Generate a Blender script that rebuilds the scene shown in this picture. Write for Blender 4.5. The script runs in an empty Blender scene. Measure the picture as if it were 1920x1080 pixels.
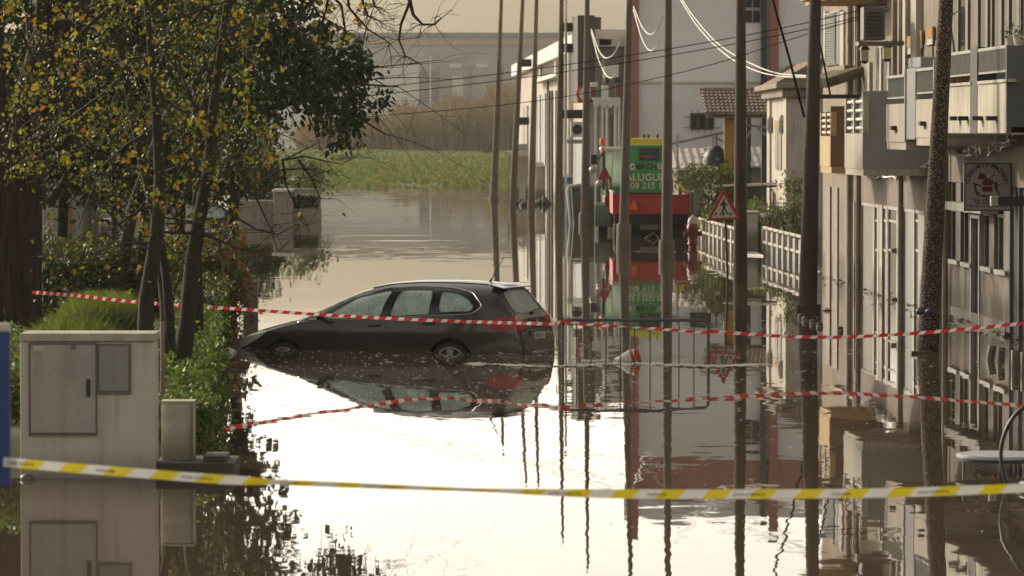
import bpy, bmesh, math, random
import numpy as np
from mathutils import Vector, Matrix
rnd = random.Random(11)
nrng = np.random.default_rng(7)
SC = bpy.context.scene
COL = SC.collection

# ------------------------------------------------------------------ camera
F = 8000.0            # focal length in pixels of a 1920 wide frame
H = 3.45              # eye height above the flood water
TH = math.atan(290.0 / F)
ct, st = math.cos(TH), math.sin(TH)
cam_d = bpy.data.cameras.new('camera')
cam = bpy.data.objects.new('camera', cam_d); COL.objects.link(cam)
cam.location = (0, 0, H); cam.rotation_euler = (math.pi / 2 - TH, 0, 0)
cam_d.sensor_width = 36.0; cam_d.lens = 36.0 * F / 1920.0
cam_d.clip_start = 0.5; cam_d.clip_end = 4000
cam_d.dof.use_dof = True; cam_d.dof.focus_distance = 66.5; cam_d.dof.aperture_fstop = 5.0
SC.camera = cam
SC.view_settings.view_transform = 'Standard'; SC.view_settings.look = 'None'
SC.view_settings.exposure = 0.86; SC.view_settings.gamma = 1.0

# ------------------------------------------------------------------ sky and sun
SUN_EL, SUN_AZ = 24.0, -48.0       # azimuth from +Y, negative = to the left of the view
world = bpy.data.worlds.new("World"); SC.world = world; world.use_nodes = True
wn, wl = world.node_tree.nodes, world.node_tree.links
wn.clear()
wo = wn.new('ShaderNodeOutputWorld'); bg = wn.new('ShaderNodeBackground')
sky = wn.new('ShaderNodeTexSky'); sky.sky_type = 'NISHITA'; sky.sun_disc = False
sky.sun_elevation = math.radians(SUN_EL); sky.sun_rotation = math.radians(SUN_AZ)
sky.air_density = 1.0; sky.dust_density = 3.0; sky.ozone_density = 0.6
hs = wn.new('ShaderNodeHueSaturation'); hs.inputs['Saturation'].default_value = 0.22
tint = wn.new('ShaderNodeMix'); tint.data_type = 'RGBA'; tint.blend_type = 'MULTIPLY'; tint.inputs[0].default_value = 1
tint.inputs[7].default_value = (1.0, 0.93, 0.81, 1)
wl.new(sky.outputs[0], hs.inputs['Color']); wl.new(hs.outputs[0], tint.inputs[6])
# thin cloud bank lying along the horizon (darker), bright veil above it
tc = wn.new('ShaderNodeTexCoord'); sep = wn.new('ShaderNodeSeparateXYZ'); wl.new(tc.outputs['Generated'], sep.inputs[0])
wnz = wn.new('ShaderNodeTexNoise'); wnz.inputs['Scale'].default_value = 6; wl.new(tc.outputs['Generated'], wnz.inputs['Vector'])
wad = wn.new('ShaderNodeMath'); wad.operation = 'MULTIPLY_ADD'; wad.inputs[1].default_value = 0.02; wl.new(wnz.outputs[0], wad.inputs[0]); wl.new(sep.outputs[2], wad.inputs[2])
ramp = wn.new('ShaderNodeValToRGB'); wl.new(wad.outputs[0], ramp.inputs[0])
ramp.color_ramp.elements[0].position = 0.050; ramp.color_ramp.elements[0].color = (0.60, 0.555, 0.45, 1)
ramp.color_ramp.elements[1].position = 0.076; ramp.color_ramp.elements[1].color = (2.1, 2.1, 2.1, 1)
e = ramp.color_ramp.elements.new(0.18); e.color = (1.2, 1.2, 1.2, 1)
e = ramp.color_ramp.elements.new(0.45); e.color = (0.92, 0.91, 0.89, 1)
mul = wn.new('ShaderNodeMix'); mul.data_type = 'RGBA'; mul.blend_type = 'MULTIPLY'; mul.inputs[0].default_value = 1
wl.new(tint.outputs[2], mul.inputs[6]); wl.new(ramp.outputs[0], mul.inputs[7])
wl.new(mul.outputs[2], bg.inputs['Color']); bg.inputs['Strength'].default_value = 0.10
wl.new(bg.outputs[0], wo.inputs[0])
sun_d = bpy.data.lights.new('sun', 'SUN'); sun_d.energy = 1.55; sun_d.angle = math.radians(0.6); sun_d.color = (1.0, 0.88, 0.70)
sun = bpy.data.objects.new('sun', sun_d); COL.objects.link(sun)
el, az = math.radians(SUN_EL), math.radians(SUN_AZ)
to_sun = Vector((math.sin(az) * math.cos(el), math.cos(az) * math.cos(el), math.sin(el)))
sun.rotation_euler = to_sun.to_track_quat('Z', 'Y').to_euler()

# ------------------------------------------------------------------ helpers
def ray(px, py):
    a = (px - 960) / F; b = -(py - 540) / F
    return (a, ct + b * st, -st + b * ct)
def W(px, py, D):
    d = ray(px, py); k = D / d[1]
    return Vector((d[0] * k, D, H + d[2] * k))
def G(px, py, z=0.0):
    d = ray(px, py); k = (z - H) / d[2]
    return Vector((d[0] * k, d[1] * k, z))
def DW(py): return G(960, py).y          # depth of a waterline seen at row py

class MB:
    def __init__(s): s.v = []; s.f = []; s.m = []
    def add(s, vs, fs, mi=0):
        o = len(s.v); s.v.extend([tuple(p) for p in vs])
        for f in fs: s.f.append(tuple(i + o for i in f)); s.m.append(mi)
        return s
    def obox(s, o, a, b, c, mi=0):
        o, a, b, c = Vector(o), Vector(a), Vector(b), Vector(c)
        p = [o, o + a, o + a + b, o + b, o + c, o + a + c, o + a + b + c, o + b + c]
        return s.add(p, [(0, 3, 2, 1), (4, 5, 6, 7), (0, 1, 5, 4), (1, 2, 6, 5), (2, 3, 7, 6), (3, 0, 4, 7)], mi)
    def box(s, x0, x1, y0, y1, z0, z1, mi=0):
        return s.obox((x0, y0, z0), (x1 - x0, 0, 0), (0, y1 - y0, 0), (0, 0, z1 - z0), mi)
    def wbox(s, px0, px1, py0, py1, D, dep, mi=0, z0=None):
        a = W(px0, py1, D); b = W(px1, py1, D); t = W(px0, py0, D)
        zb = a.z if z0 is None else z0
        return s.box(a.x, b.x, D, D + dep, zb, t.z, mi)
    def tube(s, pts, r, n=8, mi=0, cap=True):
        pts = [Vector(p) for p in pts]; N = len(pts)
        rs = r if isinstance(r, (list, tuple)) else [r] * N
        vs = []; fs = []; up = None
        for i, p in enumerate(pts):
            t = (pts[min(i + 1, N - 1)] - pts[max(i - 1, 0)])
            if t.length < 1e-9: t = Vector((0, 0, 1))
            t.normalize()
            if up is None:
                up = Vector((0, 0, 1)) if abs(t.z) < 0.9 else Vector((1, 0, 0))
            x = t.cross(up)
            if x.length < 1e-6: x = t.cross(Vector((0.3, 1, 0.2)))
            x.normalize(); y = x.cross(t).normalized(); up = y
            for k in range(n):
                q = 2 * math.pi * k / n
                vs.append(p + x * math.cos(q) * rs[i] + y * math.sin(q) * rs[i])
        for i in range(N - 1):
            for k in range(n):
                fs.append((i * n + k, i * n + (k + 1) % n, (i + 1) * n + (k + 1) % n, (i + 1) * n + k))
        if cap:
            fs.append(tuple(range(n - 1, -1, -1))); fs.append(tuple((N - 1) * n + k for k in range(n)))
        return s.add(vs, fs, mi)
    def lathe(s, prof, c, n=20, mi=0, axis=None, caps=True):
        c = Vector(c)
        Q = Matrix.Identity(3) if axis is None else Vector(axis).to_track_quat('Z', 'Y').to_matrix()
        vs = []; fs = []
        for (r, z) in prof:
            for k in range(n):
                q = 2 * math.pi * k / n
                vs.append(c + Q @ Vector((r * math.cos(q), r * math.sin(q), z)))
        m = len(prof)
        for i in range(m - 1):
            for k in range(n):
                fs.append((i * n + k, i * n + (k + 1) % n, (i + 1) * n + (k + 1) % n, (i + 1) * n + k))
        if caps: fs.append(tuple(range(n - 1, -1, -1))); fs.append(tuple((m - 1) * n + k for k in range(n)))
        return s.add(vs, fs, mi)
    def ball(s, c, rx, ry=None, rz=None, n=12, m=8, mi=0):
        ry = ry or rx; rz = rz or rx; c = Vector(c); vs = []; fs = []
        for i in range(m + 1):
            a = math.pi * i / m - math.pi / 2
            for k in range(n):
                q = 2 * math.pi * k / n
                cr = max(math.cos(a), 0.02)
                vs.append(c + Vector((rx * cr * math.cos(q), ry * cr * math.sin(q), rz * math.sin(a))))
        for i in range(m):
            for k in range(n):
                fs.append((i * n + k, i * n + (k + 1) % n, (i + 1) * n + (k + 1) % n, (i + 1) * n + k))
        fs.append(tuple(range(n - 1, -1, -1))); fs.append(tuple(m * n + k for k in range(n)))
        return s.add(vs, fs, mi)
    def prism(s, poly, vec, mi=0):
        n = len(poly); p = [Vector(q) for q in poly]; v = Vector(vec)
        vs = p + [q + v for q in p]
        fs = [tuple(range(n)), tuple(range(2 * n - 1, n - 1, -1))]
        for i in range(n): fs.append((i, (i + 1) % n, n + (i + 1) % n, n + i))
        return s.add(vs, fs, mi)
    def mesh(s, name, recalc=True):
        me = bpy.data.meshes.new(name)
        me.from_pydata(s.v, [], s.f)
        if recalc:
            bm = bmesh.new(); bm.from_mesh(me); bmesh.ops.recalc_face_normals(bm, faces=bm.faces); bm.to_mesh(me); bm.free()
        me.polygons.foreach_set('material_index', s.m)
        return me
    def build(s, name, mats, parent=None, smooth=False, local=False, bevel=0, recalc=True, angle=40):
        if not isinstance(mats, (list, tuple)): mats = [mats]
        if parent is not None:
            if not local:
                L = parent.location; a = 1
                pp = parent.parent
                while pp is not None: L = L + pp.location; pp = pp.parent
                s.v = [(x - L.x, y - L.y, z - L.z) for x, y, z in s.v]
            loc = Vector((0, 0, 0))
        else:
            A = np.array(s.v); loc = Vector(((A[:, 0].min() + A[:, 0].max()) / 2, (A[:, 1].min() + A[:, 1].max()) / 2, A[:, 2].min()))
            s.v = [(x - loc.x, y - loc.y, z - loc.z) for x, y, z in s.v]
        me = s.mesh(name, recalc)
        for m in mats: me.materials.append(m)
        o = bpy.data.objects.new(name, me); COL.objects.link(o); o.location = loc
        if parent is not None: o.parent = parent
        if smooth:
            me.polygons.foreach_set('use_smooth', [True] * len(me.polygons))
            if angle < 180:
                try: me.set_sharp_from_angle(angle=math.radians(angle))
                except Exception: pass
        if bevel:
            b = o.modifiers.new('bevel', 'BEVEL'); b.width = bevel; b.segments = 2; b.limit_method = 'ANGLE'
        return o

def tag(o, label, cat=None, group=None, kind=None):
    if label: o['label'] = label
    if cat: o['category'] = cat
    if group: o['group'] = group
    if kind: o['kind'] = kind
    return o
def thing(name, label, cat, loc=(0, 0, 0), group=None, rotz=0.0):
    o = bpy.data.objects.new(name, None); COL.objects.link(o)
    o.location = Vector(loc); o.rotation_euler = (0, 0, rotz); o.empty_display_size = 0.3
    return tag(o, label, cat, group)
def struct(o): o['kind'] = 'structure'; return o
def copy_thing(root, loc=None, rotz=None, label=None):
    r = root.copy(); COL.objects.link(r)
    if loc is not None: r.location = Vector(loc)
    if rotz is not None: r.rotation_euler = (0, 0, rotz)
    if label: r['label'] = label
    for ch in list(root.children):
        c = ch.copy(); COL.objects.link(c); c.parent = r
        for g in list(ch.children):
            d = g.copy(); COL.objects.link(d); d.parent = c
    return r

_tx = {}
def text_add(mb, s, o, ux, uz, size, mi=0, weight=0.0, thick=0.002, center=True):
    """flat raised lettering: o = baseline centre, ux/uz = unit vectors"""
    key = (s, weight)
    if key not in _tx:
        cu = bpy.data.curves.new('t', 'FONT'); cu.body = s; cu.size = 1.0; cu.offset = weight; cu.resolution_u = 2
        ob = bpy.data.objects.new('t', cu); COL.objects.link(ob)
        me = bpy.data.meshes.new_from_object(ob.evaluated_get(bpy.context.evaluated_depsgraph_get()))
        _tx[key] = ([v.co.copy() for v in me.vertices], [tuple(p.vertices) for p in me.polygons])
        bpy.data.objects.remove(ob); bpy.data.curves.remove(cu); bpy.data.meshes.remove(me)
    vs, fs = _tx[key]
    if not vs: return
    xs = [v.x for v in vs]; cx = (min(xs) + max(xs)) / 2 if center else 0
    o, ux, uz = Vector(o), Vector(ux), Vector(uz)
    mb.add([o + ux * (v.x - cx) * size + uz * v.y * size for v in vs], fs, mi)

# ------------------------------------------------------------------ materials
MT = {}
def mat(name, col, rough=0.7, var=0.3, scale=2.0, bump=0.0, metal=0.0, streak=0.0, dirt=None, spec=0.5, coat=0.0, fine=18.0, stretch=(1, 1, 1), tide=None):
    """procedural: base colour broken up by blotches, fine grain and (optionally) vertical stains"""
    if name in MT: return MT[name]
    m = bpy.data.materials.new(name); m.use_nodes = True; n, l = m.node_tree.nodes, m.node_tree.links
    b = n['Principled BSDF']; b.inputs['Roughness'].default_value = rough; b.inputs['Metallic'].default_value = metal
    b.inputs['Specular IOR Level'].default_value = spec
    if coat: b.inputs['Coat Weight'].default_value = coat; b.inputs['Coat Roughness'].default_value = 0.05
    tc = n.new('ShaderNodeTexCoord'); mp = n.new('ShaderNodeMapping'); mp.inputs['Scale'].default_value = stretch
    l.new(tc.outputs['Object'], mp.inputs[0])
    n1 = n.new('ShaderNodeTexNoise'); n1.inputs['Scale'].default_value = scale; n1.inputs['Detail'].default_value = 6; l.new(mp.outputs[0], n1.inputs['Vector'])
    n2 = n.new('ShaderNodeTexNoise'); n2.inputs['Scale'].default_value = fine; n2.inputs['Detail'].default_value = 3; l.new(mp.outputs[0], n2.inputs['Vector'])
    mx = n.new('ShaderNodeMath'); mx.operation = 'MULTIPLY_ADD'; mx.inputs[1].default_value = 0.4
    l.new(n2.outputs[0], mx.inputs[0]); l.new(n1.outputs[0], mx.inputs[2])
    r = n.new('ShaderNodeValToRGB'); l.new(mx.outputs[0], r.inputs[0])
    d = dirt or tuple(c * (1 - 0.9 * var) for c in col)
    r.color_ramp.elements[0].position = 0.45; r.color_ramp.elements[0].color = (*[c * (1 - var) for c in col], 1)
    r.color_ramp.elements[1].position = 0.9; r.color_ramp.elements[1].color = (*[min(1, c * (1 + var * 0.6)) for c in col], 1)
    out = r.outputs[0]
    if streak:
        mp2 = n.new('ShaderNodeMapping'); mp2.inputs['Scale'].default_value = (5, 5, 0.35); l.new(tc.outputs['Object'], mp2.inputs[0])
        n3 = n.new('ShaderNodeTexNoise'); n3.inputs['Scale'].default_value = 2.2; n3.inputs['Detail'].default_value = 5; l.new(mp2.outputs[0], n3.inputs['Vector'])
        r3 = n.new('ShaderNodeValToRGB'); r3.color_ramp.elements[0].position = 0.5; r3.color_ramp.elements[1].position = 0.72; l.new(n3.outputs[0], r3.inputs[0])
        f = n.new('ShaderNodeMath'); f.operation = 'MULTIPLY'; f.inputs[1].default_value = streak; l.new(r3.outputs[0], f.inputs[0])
        x = n.new('ShaderNodeMix'); x.data_type = 'RGBA'; l.new(f.outputs[0], x.inputs[0]); l.new(out, x.inputs[6]); x.inputs[7].default_value = (*d, 1)
        out = x.outputs[2]
    if tide:       # dried silt line left by the flood on anything standing in it
        ge = n.new('ShaderNodeNewGeometry'); sz = n.new('ShaderNodeSeparateXYZ'); l.new(ge.outputs['Position'], sz.inputs[0])
        n4 = n.new('ShaderNodeTexNoise'); n4.inputs['Scale'].default_value = 1.7; n4.inputs['Detail'].default_value = 5; l.new(tc.outputs['Object'], n4.inputs['Vector'])
        a4 = n.new('ShaderNodeMath'); a4.operation = 'MULTIPLY_ADD'; a4.inputs[1].default_value = -.35; l.new(n4.outputs[0], a4.inputs[0]); l.new(sz.outputs[2], a4.inputs[2])
        m4 = n.new('ShaderNodeMapRange'); m4.inputs['From Min'].default_value = tide - .03; m4.inputs['From Max'].default_value = tide - .30; m4.inputs['To Max'].default_value = .62; l.new(a4.outputs[0], m4.inputs[0])
        x4 = n.new('ShaderNodeMix'); x4.data_type = 'RGBA'; l.new(m4.outputs[0], x4.inputs[0]); l.new(out, x4.inputs[6]); x4.inputs[7].default_value = (.085, .066, .045, 1); out = x4.outputs[2]
    l.new(out, b.inputs['Base Color'])
    if bump:
        bp = n.new('ShaderNodeBump'); bp.inputs['Strength'].default_value = 0.6; bp.inputs['Distance'].default_value = bump
        l.new(mx.outputs[0], bp.inputs['Height']); l.new(bp.outputs[0], b.inputs['Normal'])
    MT[name] = m; return m

def leaf_mat(name, cols, trans=0.45, rough=0.45, gloss=0.35):
    """leaves: colour differs from leaf to leaf, thin and lit through"""
    m = bpy.data.materials.new(name); m.use_nodes = True; n, l = m.node_tree.nodes, m.node_tree.links
    b = n['Principled BSDF']; b.inputs['Roughness'].default_value = rough; b.inputs['Specular IOR Level'].default_value = gloss
    ge = n.new('ShaderNodeNewGeometry'); r = n.new('ShaderNodeValToRGB'); l.new(ge.outputs['Random Per Island'], r.inputs[0])
    cr = r.color_ramp; cr.interpolation = 'LINEAR'
    cr.elements[0].position = 0; cr.elements[0].color = (*cols[0], 1); cr.elements[1].position = 1; cr.elements[1].color = (*cols[-1], 1)
    for i, c in enumerate(cols[1:-1]):
        e = cr.elements.new((i + 1) / (len(cols) - 1)); e.color = (*c, 1)
    l.new(r.outputs[0], b.inputs['Base Color'])
    t = n.new('ShaderNodeBsdfTranslucent'); l.new(r.outputs[0], t.inputs[0])
    x = n.new('ShaderNodeMixShader'); x.inputs[0].default_value = trans
    l.new(b.outputs[0], x.inputs[1]); l.new(t.outputs[0], x.inputs[2]); l.new(x.outputs[0], n['Material Output'].inputs[0])
    return m

def leaf_mesh(name, P, smin, smax, m, parent=None, aspect=0.7, droop=0.4, fold=0.25, upright=None):
    """P (N,3) world points -> N separate folded leaves in one mesh"""
    P = np.asarray(P, float); N = len(P)
    d = nrng.normal(size=(N, 3)); d[:, 2] -= droop
    if upright is not None: d = nrng.normal(size=(N, 3)) * upright + np.array([0, 0, 1.0])
    d /= np.linalg.norm(d, axis=1)[:, None]
    q = nrng.normal(size=(N, 3)); s = np.cross(d, q); s /= np.linalg.norm(s, axis=1)[:, None]
    nn = np.cross(s, d)
    L = nrng.uniform(smin, smax, N)[:, None]; Wd = L * aspect * nrng.uniform(0.75, 1.15, (N, 1)) * 0.5
    up = nn * Wd * fold
    base = P; tip = P + d * L
    l1 = P + d * L * 0.25 + s * Wd * 0.9 + up; l2 = P + d * L * 0.62 + s * Wd * 0.8 + up
    r1 = P + d * L * 0.25 - s * Wd * 0.9 + up; r2 = P + d * L * 0.62 - s * Wd * 0.8 + up
    V = np.stack([base, l1, l2, tip, r2, r1], 1).reshape(-1, 3)
    if parent is not None:
        Lc = parent.location; V = V - np.array([Lc.x, Lc.y, Lc.z]); loc = (0, 0, 0)
    else:
        loc = np.array([V[:, 0].mean(), V[:, 1].mean(), V[:, 2].min()]); V = V - loc
    i = np.arange(N) * 6
    FA = np.concatenate([np.stack([i, i + 1, i + 2, i + 3], 1), np.stack([i, i + 3, i + 4, i + 5], 1)], 0)
    me = bpy.data.meshes.new(name)
    me.vertices.add(len(V)); me.vertices.foreach_set('co', V.ravel())
    me.loops.add(FA.size); me.loops.foreach_set('vertex_index', FA.ravel().astype(np.int32))
    me.polygons.add(len(FA)); me.polygons.foreach_set('loop_start', (np.arange(len(FA)) * 4).astype(np.int32))
    me.update(); me.validate(); me.materials.append(m)
    o = bpy.data.objects.new(name, me); COL.objects.link(o); o.location = loc
    if parent is not None: o.parent = parent
    return o

def in_poly(x, y, poly):
    c = False; n = len(poly); j = n - 1
    for i in range(n):
        xi, yi = poly[i]; xj, yj = poly[j]
        if (yi > y) != (yj > y) and x < (xj - xi) * (y - yi) / (yj - yi) + xi: c = not c
        j = i
    return c
def crown_points(poly, D0, D1, clusters, per, rad, flat=0.8):
    xs = [p[0] for p in poly]; ys = [p[1] for p in poly]; out = []
    while len(out) < clusters:
        x = rnd.uniform(min(xs), max(xs)); y = rnd.uniform(min(ys), max(ys))
        if in_poly(x, y, poly): out.append(W(x, y, rnd.uniform(D0, D1)))
    P = []
    for c in out:
        k = max(3, int(rnd.gauss(per, per * 0.35))); r = rad * rnd.uniform(0.6, 1.3)
        q = nrng.normal(size=(k, 3)) * r * 0.55 * np.array([1, 1, flat]); P.append(q + np.array(c))
    return np.concatenate(P), out
def branch(mb, p, d, ln, r, depth, bend=0.25, n=5, kids=3, down=0.0, ends=None, spread=0.7):
    pts = [p.copy()]; rs = [r]; q = p.copy(); d = d.normalized(); seg = 4
    for i in range(seg):
        d = (d + Vector((rnd.gauss(0, bend), rnd.gauss(0, bend), rnd.gauss(0, bend) - down))).normalized()
        q = q + d * ln / seg; pts.append(q.copy()); rs.append(r * (1 - 0.75 * (i + 1) / seg))
    mb.tube(pts, rs, n, cap=False)
    if ends is not None: ends.append(pts[-1]); ends.append(pts[-2])
    if depth > 0:
        for k in range(kids):
            i = rnd.randint(1, seg); nd = (d + Vector((rnd.gauss(0, spread), rnd.gauss(0, spread), rnd.gauss(0, spread)))).normalized()
            branch(mb, pts[i], nd, ln * rnd.uniform(0.45, 0.7), max(rs[i] * 0.6, 0.003), depth - 1, bend, max(4, n - 1), kids, down, ends, spread)
# ------------------------------------------------------------------ water and ground
def water_material():
    m = bpy.data.materials.new('flood_water'); m.use_nodes = True; n, l = m.node_tree.nodes, m.node_tree.links
    b = n['Principled BSDF']; b.inputs['Base Color'].default_value = (0.08, 0.058, 0.039, 1); b.inputs['Roughness'].default_value = 0.012; b.inputs['IOR'].default_value = 1.40
    ge = n.new('ShaderNodeNewGeometry')
    def noise(sc, vec=(1, 1, 1), det=2):
        mp = n.new('ShaderNodeMapping'); mp.inputs['Scale'].default_value = vec; l.new(ge.outputs['Position'], mp.inputs[0])
        t = n.new('ShaderNodeTexNoise'); t.inputs['Scale'].default_value = sc; t.inputs['Detail'].default_value = det; l.new(mp.outputs[0], t.inputs['Vector']); return t
    def math_(op, a, b_, c=None):
        t = n.new('ShaderNodeMath'); t.operation = op
        for i, v in enumerate((a, b_, c)):
            if v is None: continue
            if isinstance(v, (int, float)): t.inputs[i].default_value = v
            else: l.new(v, t.inputs[i])
        return t.outputs[0]
    small = noise(2.6, (1, 1, 1), 3); mid = noise(0.55, (1, 1, 1), 2); patch = noise(0.05, (1.6, 0.55, 1), 2)
    sep = n.new('ShaderNodeSeparateXYZ'); l.new(ge.outputs['Position'], sep.inputs[0])
    # ripple strength: calm close by, livelier in wind patches and further off
    mr = n.new('ShaderNodeMapRange'); mr.inputs['From Min'].default_value = 55; mr.inputs['From Max'].default_value = 120; mr.inputs['To Min'].default_value = 0.0040; mr.inputs['To Max'].default_value = 0.0060
    l.new(sep.outputs[1], mr.inputs[0])
    pr = n.new('ShaderNodeMapRange'); pr.inputs['From Min'].default_value = 0.42; pr.inputs['From Max'].default_value = 0.64; pr.inputs['To Min'].default_value = 0.35; pr.inputs['To Max'].default_value = 2.4
    l.new(patch.outputs[0], pr.inputs[0])
    amp = math_('MULTIPLY', mr.outputs[0], pr.outputs[0])
    vf = n.new('ShaderNodeMapRange'); vf.inputs['From Min'].default_value = 150; vf.inputs['From Max'].default_value = 230; vf.inputs['To Min'].default_value = 1; vf.inputs['To Max'].default_value = 2.6; l.new(sep.outputs[1], vf.inputs[0]); amp = math_('MULTIPLY', amp, vf.outputs[0])
    nf = n.new('ShaderNodeMapRange'); nf.inputs['From Min'].default_value = 40; nf.inputs['From Max'].default_value = 55; nf.inputs['To Min'].default_value = 1.7; nf.inputs['To Max'].default_value = 1; l.new(sep.outputs[1], nf.inputs[0]); amp = math_('MULTIPLY', amp, nf.outputs[0])
    def vsub(t):
        v = n.new('ShaderNodeVectorMath'); v.operation = 'SUBTRACT'; v.inputs[1].default_value = (0.5, 0.5, 0.5); l.new(t.outputs['Color'], v.inputs[0]); return v.outputs[0]
    a1 = n.new('ShaderNodeVectorMath'); a1.operation = 'SCALE'; l.new(vsub(small), a1.inputs[0]); l.new(amp, a1.inputs['Scale'])
    a2 = n.new('ShaderNodeVectorMath'); a2.operation = 'SCALE'; l.new(vsub(mid), a2.inputs[0]); l.new(math_('MULTIPLY', amp, 0.6), a2.inputs['Scale'])
    # long low wavelets that catch the bright sky
    stk = noise(1.0, (0.10, 0.55, 1), 3); sr = n.new('ShaderNodeMapRange'); sr.inputs['From Min'].default_value = 0.69; sr.inputs['From Max'].default_value = 0.74; sr.inputs['To Max'].default_value = 0.012
    l.new(stk.outputs[0], sr.inputs[0])
    far = n.new('ShaderNodeMapRange'); far.inputs['From Min'].default_value = 90; far.inputs['From Max'].default_value = 140; l.new(sep.outputs[1], far.inputs[0])
    cmb = n.new('ShaderNodeCombineXYZ'); l.new(math_('MULTIPLY', math_('MULTIPLY', sr.outputs[0], far.outputs[0]), -1.0), cmb.inputs[1])
    s1 = n.new('ShaderNodeVectorMath'); s1.operation = 'ADD'; l.new(a1.outputs[0], s1.inputs[0]); l.new(a2.outputs[0], s1.inputs[1])
    s2 = n.new('ShaderNodeVectorMath'); s2.operation = 'ADD'; l.new(s1.outputs[0], s2.inputs[0]); l.new(cmb.outputs[0], s2.inputs[1])
    s3 = n.new('ShaderNodeVectorMath'); s3.operation = 'ADD'; l.new(s2.outputs[0], s3.inputs[0]); l.new(ge.outputs['Normal'], s3.inputs[1])
    nm = n.new('ShaderNodeVectorMath'); nm.operation = 'NORMALIZE'; l.new(s3.outputs[0], nm.inputs[0]); l.new(nm.outputs[0], b.inputs['Normal'])
    return m
mb = MB(); mb.add([(-160, -12, 0), (160, -12, 0), (160, 320, 0), (-160, 320, 0)], [(0, 1, 2, 3)])
struct(mb.build('water', water_material(), recalc=False))

def sstep(a, b, x):
    t = max(0.0, min(1.0, (x - a) / (b - a))); return t * t * (3 - 2 * t)
def bank_edge(x): return 272 + 3.0 * math.sin(x * 0.11) + 1.5 * math.sin(x * 0.27 + 1)
GE = [(G(300, 905), ), (G(380, 858), ), (G(418, 770), ), (G(436, 700), ), (G(446, 620), ), (G(470, 555), ), (G(440, 500), ), (G(410, 455), )]
GE = [g[0] for g in GE]
def garden_edge_x(y):
    if y <= GE[0].y: return GE[0].x - 0.2
    for a, b in zip(GE, GE[1:]):
        if a.y <= y <= b.y: return a.x + (b.x - a.x) * (y - a.y) / (b.y - a.y)
    return GE[-1].x - (y - GE[-1].y) * 0.07
def ground_z(x, y):
    z = -0.75
    e = bank_edge(x); z += 0.95 * sstep(e - 5, e + 14, y) + 0.25 * sstep(e + 10, e + 60, y) * (1 + math.sin(x * .16 + y * .045) * .8) * (1 if y < 900 else .4)
    if 43 < y < 118:
        g = garden_edge_x(y); z = max(z, -0.75 + 1.0 * sstep(g + 0.25, g - 0.5, x) * sstep(43.5, 45.5, y) * sstep(117, 110, y))
    return z
xs = [-1500, -600, -300, -200, -160, -130, -110, -90, -75, -60, -52, -45, -40, -35] + [-30 + i * 0.5 for i in range(0, 105)] + [24, 30, 38, 50, 70, 100, 160, 300, 600, 1500]
ys = [-60, -10, 20, 35] + [40 + i * 0.75 for i in range(0, 108)] + [122 + 6 * i for i in range(24)] + [266 + 2 * i for i in range(45)] + [360 + 12 * i for i in range(46)] + [930, 1000, 1100, 1500, 2200, 3000]
mb = MB(); nx = len(xs)
mb.v = [(x, y, ground_z(x, y)) for y in ys for x in xs]
for j in range(len(ys) - 1):
    for i in range(nx - 1):
        mb.f.append((j * nx + i, j * nx + i + 1, (j + 1) * nx + i + 1, (j + 1) * nx + i)); mb.m.append(0)
m_ground = mat('soil', (0.085, 0.09, 0.04), 0.95, 0.5, 0.15, 0.03, fine=3)
struct(mb.build('ground', m_ground, smooth=True, recalc=False))

# grass growing on the far bank
m_grass_stem = mat('dry_stem', (.08, .06, .03), .9, .3, 2); m_bush_far = leaf_mat('bramble_leaves', [(.03, .05, .012), (.05, .075, .02), (.08, .10, .03)], .3, .6)
def blades(name, pts, hmin, hmax, w, m, lean=0.25, parent=None, seg=2, droop=0.0):
    P = np.asarray(pts, float); N = len(P)
    h = nrng.uniform(hmin, hmax, N)[:, None]; a = nrng.uniform(0, 6.283, N); s = np.stack([np.cos(a), np.sin(a) * 0.3, np.zeros(N)], 1)
    ln = nrng.normal(size=(N, 3)) * lean; ln[:, 2] = 0
    ww = w * nrng.uniform(0.6, 1.3, (N, 1))
    up = np.array([0, 0, 1.0])
    p0 = P; p1 = P + up * h * 0.55 + ln * h * 0.3; p2 = P + up * h * (1 - droop) + ln * h
    V = np.stack([p0 - s * ww * .5, p0 + s * ww * .5, p1 + s * ww * .45, p1 - s * ww * .45, p2], 1).reshape(-1, 3)
    if parent is not None: V = V - np.array(parent.location)[None]; loc = (0, 0, 0)
    else: loc = np.array([V[:, 0].mean(), V[:, 1].mean(), V[:, 2].min()]); V = V - loc
    i = np.arange(N) * 5
    me = bpy.data.meshes.new(name)
    q = np.stack([i, i + 1, i + 2, i + 3], 1); t = np.stack([i + 3, i + 2, i + 4], 1)
    me.vertices.add(len(V)); me.vertices.foreach_set('co', V.ravel())
    li = np.concatenate([q.ravel(), t.ravel()]).astype(np.int32)
    me.loops.add(len(li)); me.loops.foreach_set('vertex_index', li)
    ls = np.concatenate([np.arange(N) * 4, N * 4 + np.arange(N) * 3]).astype(np.int32)
    me.polygons.add(2 * N); me.polygons.foreach_set('loop_start', ls)
    me.update(); me.validate(); me.materials.append(m)
    o = bpy.data.objects.new(name, me); COL.objects.link(o); o.location = loc
    if parent is not None: o.parent = parent
    return o
m_grass = leaf_mat('grass_blades', [(0.08, 0.14, 0.03), (0.15, 0.21, 0.045), (0.23, 0.23, 0.07), (0.24, 0.18, 0.08), (0.10, 0.16, 0.04), (0.19, 0.20, 0.07)], 0.4, 0.6)
pts = []
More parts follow.
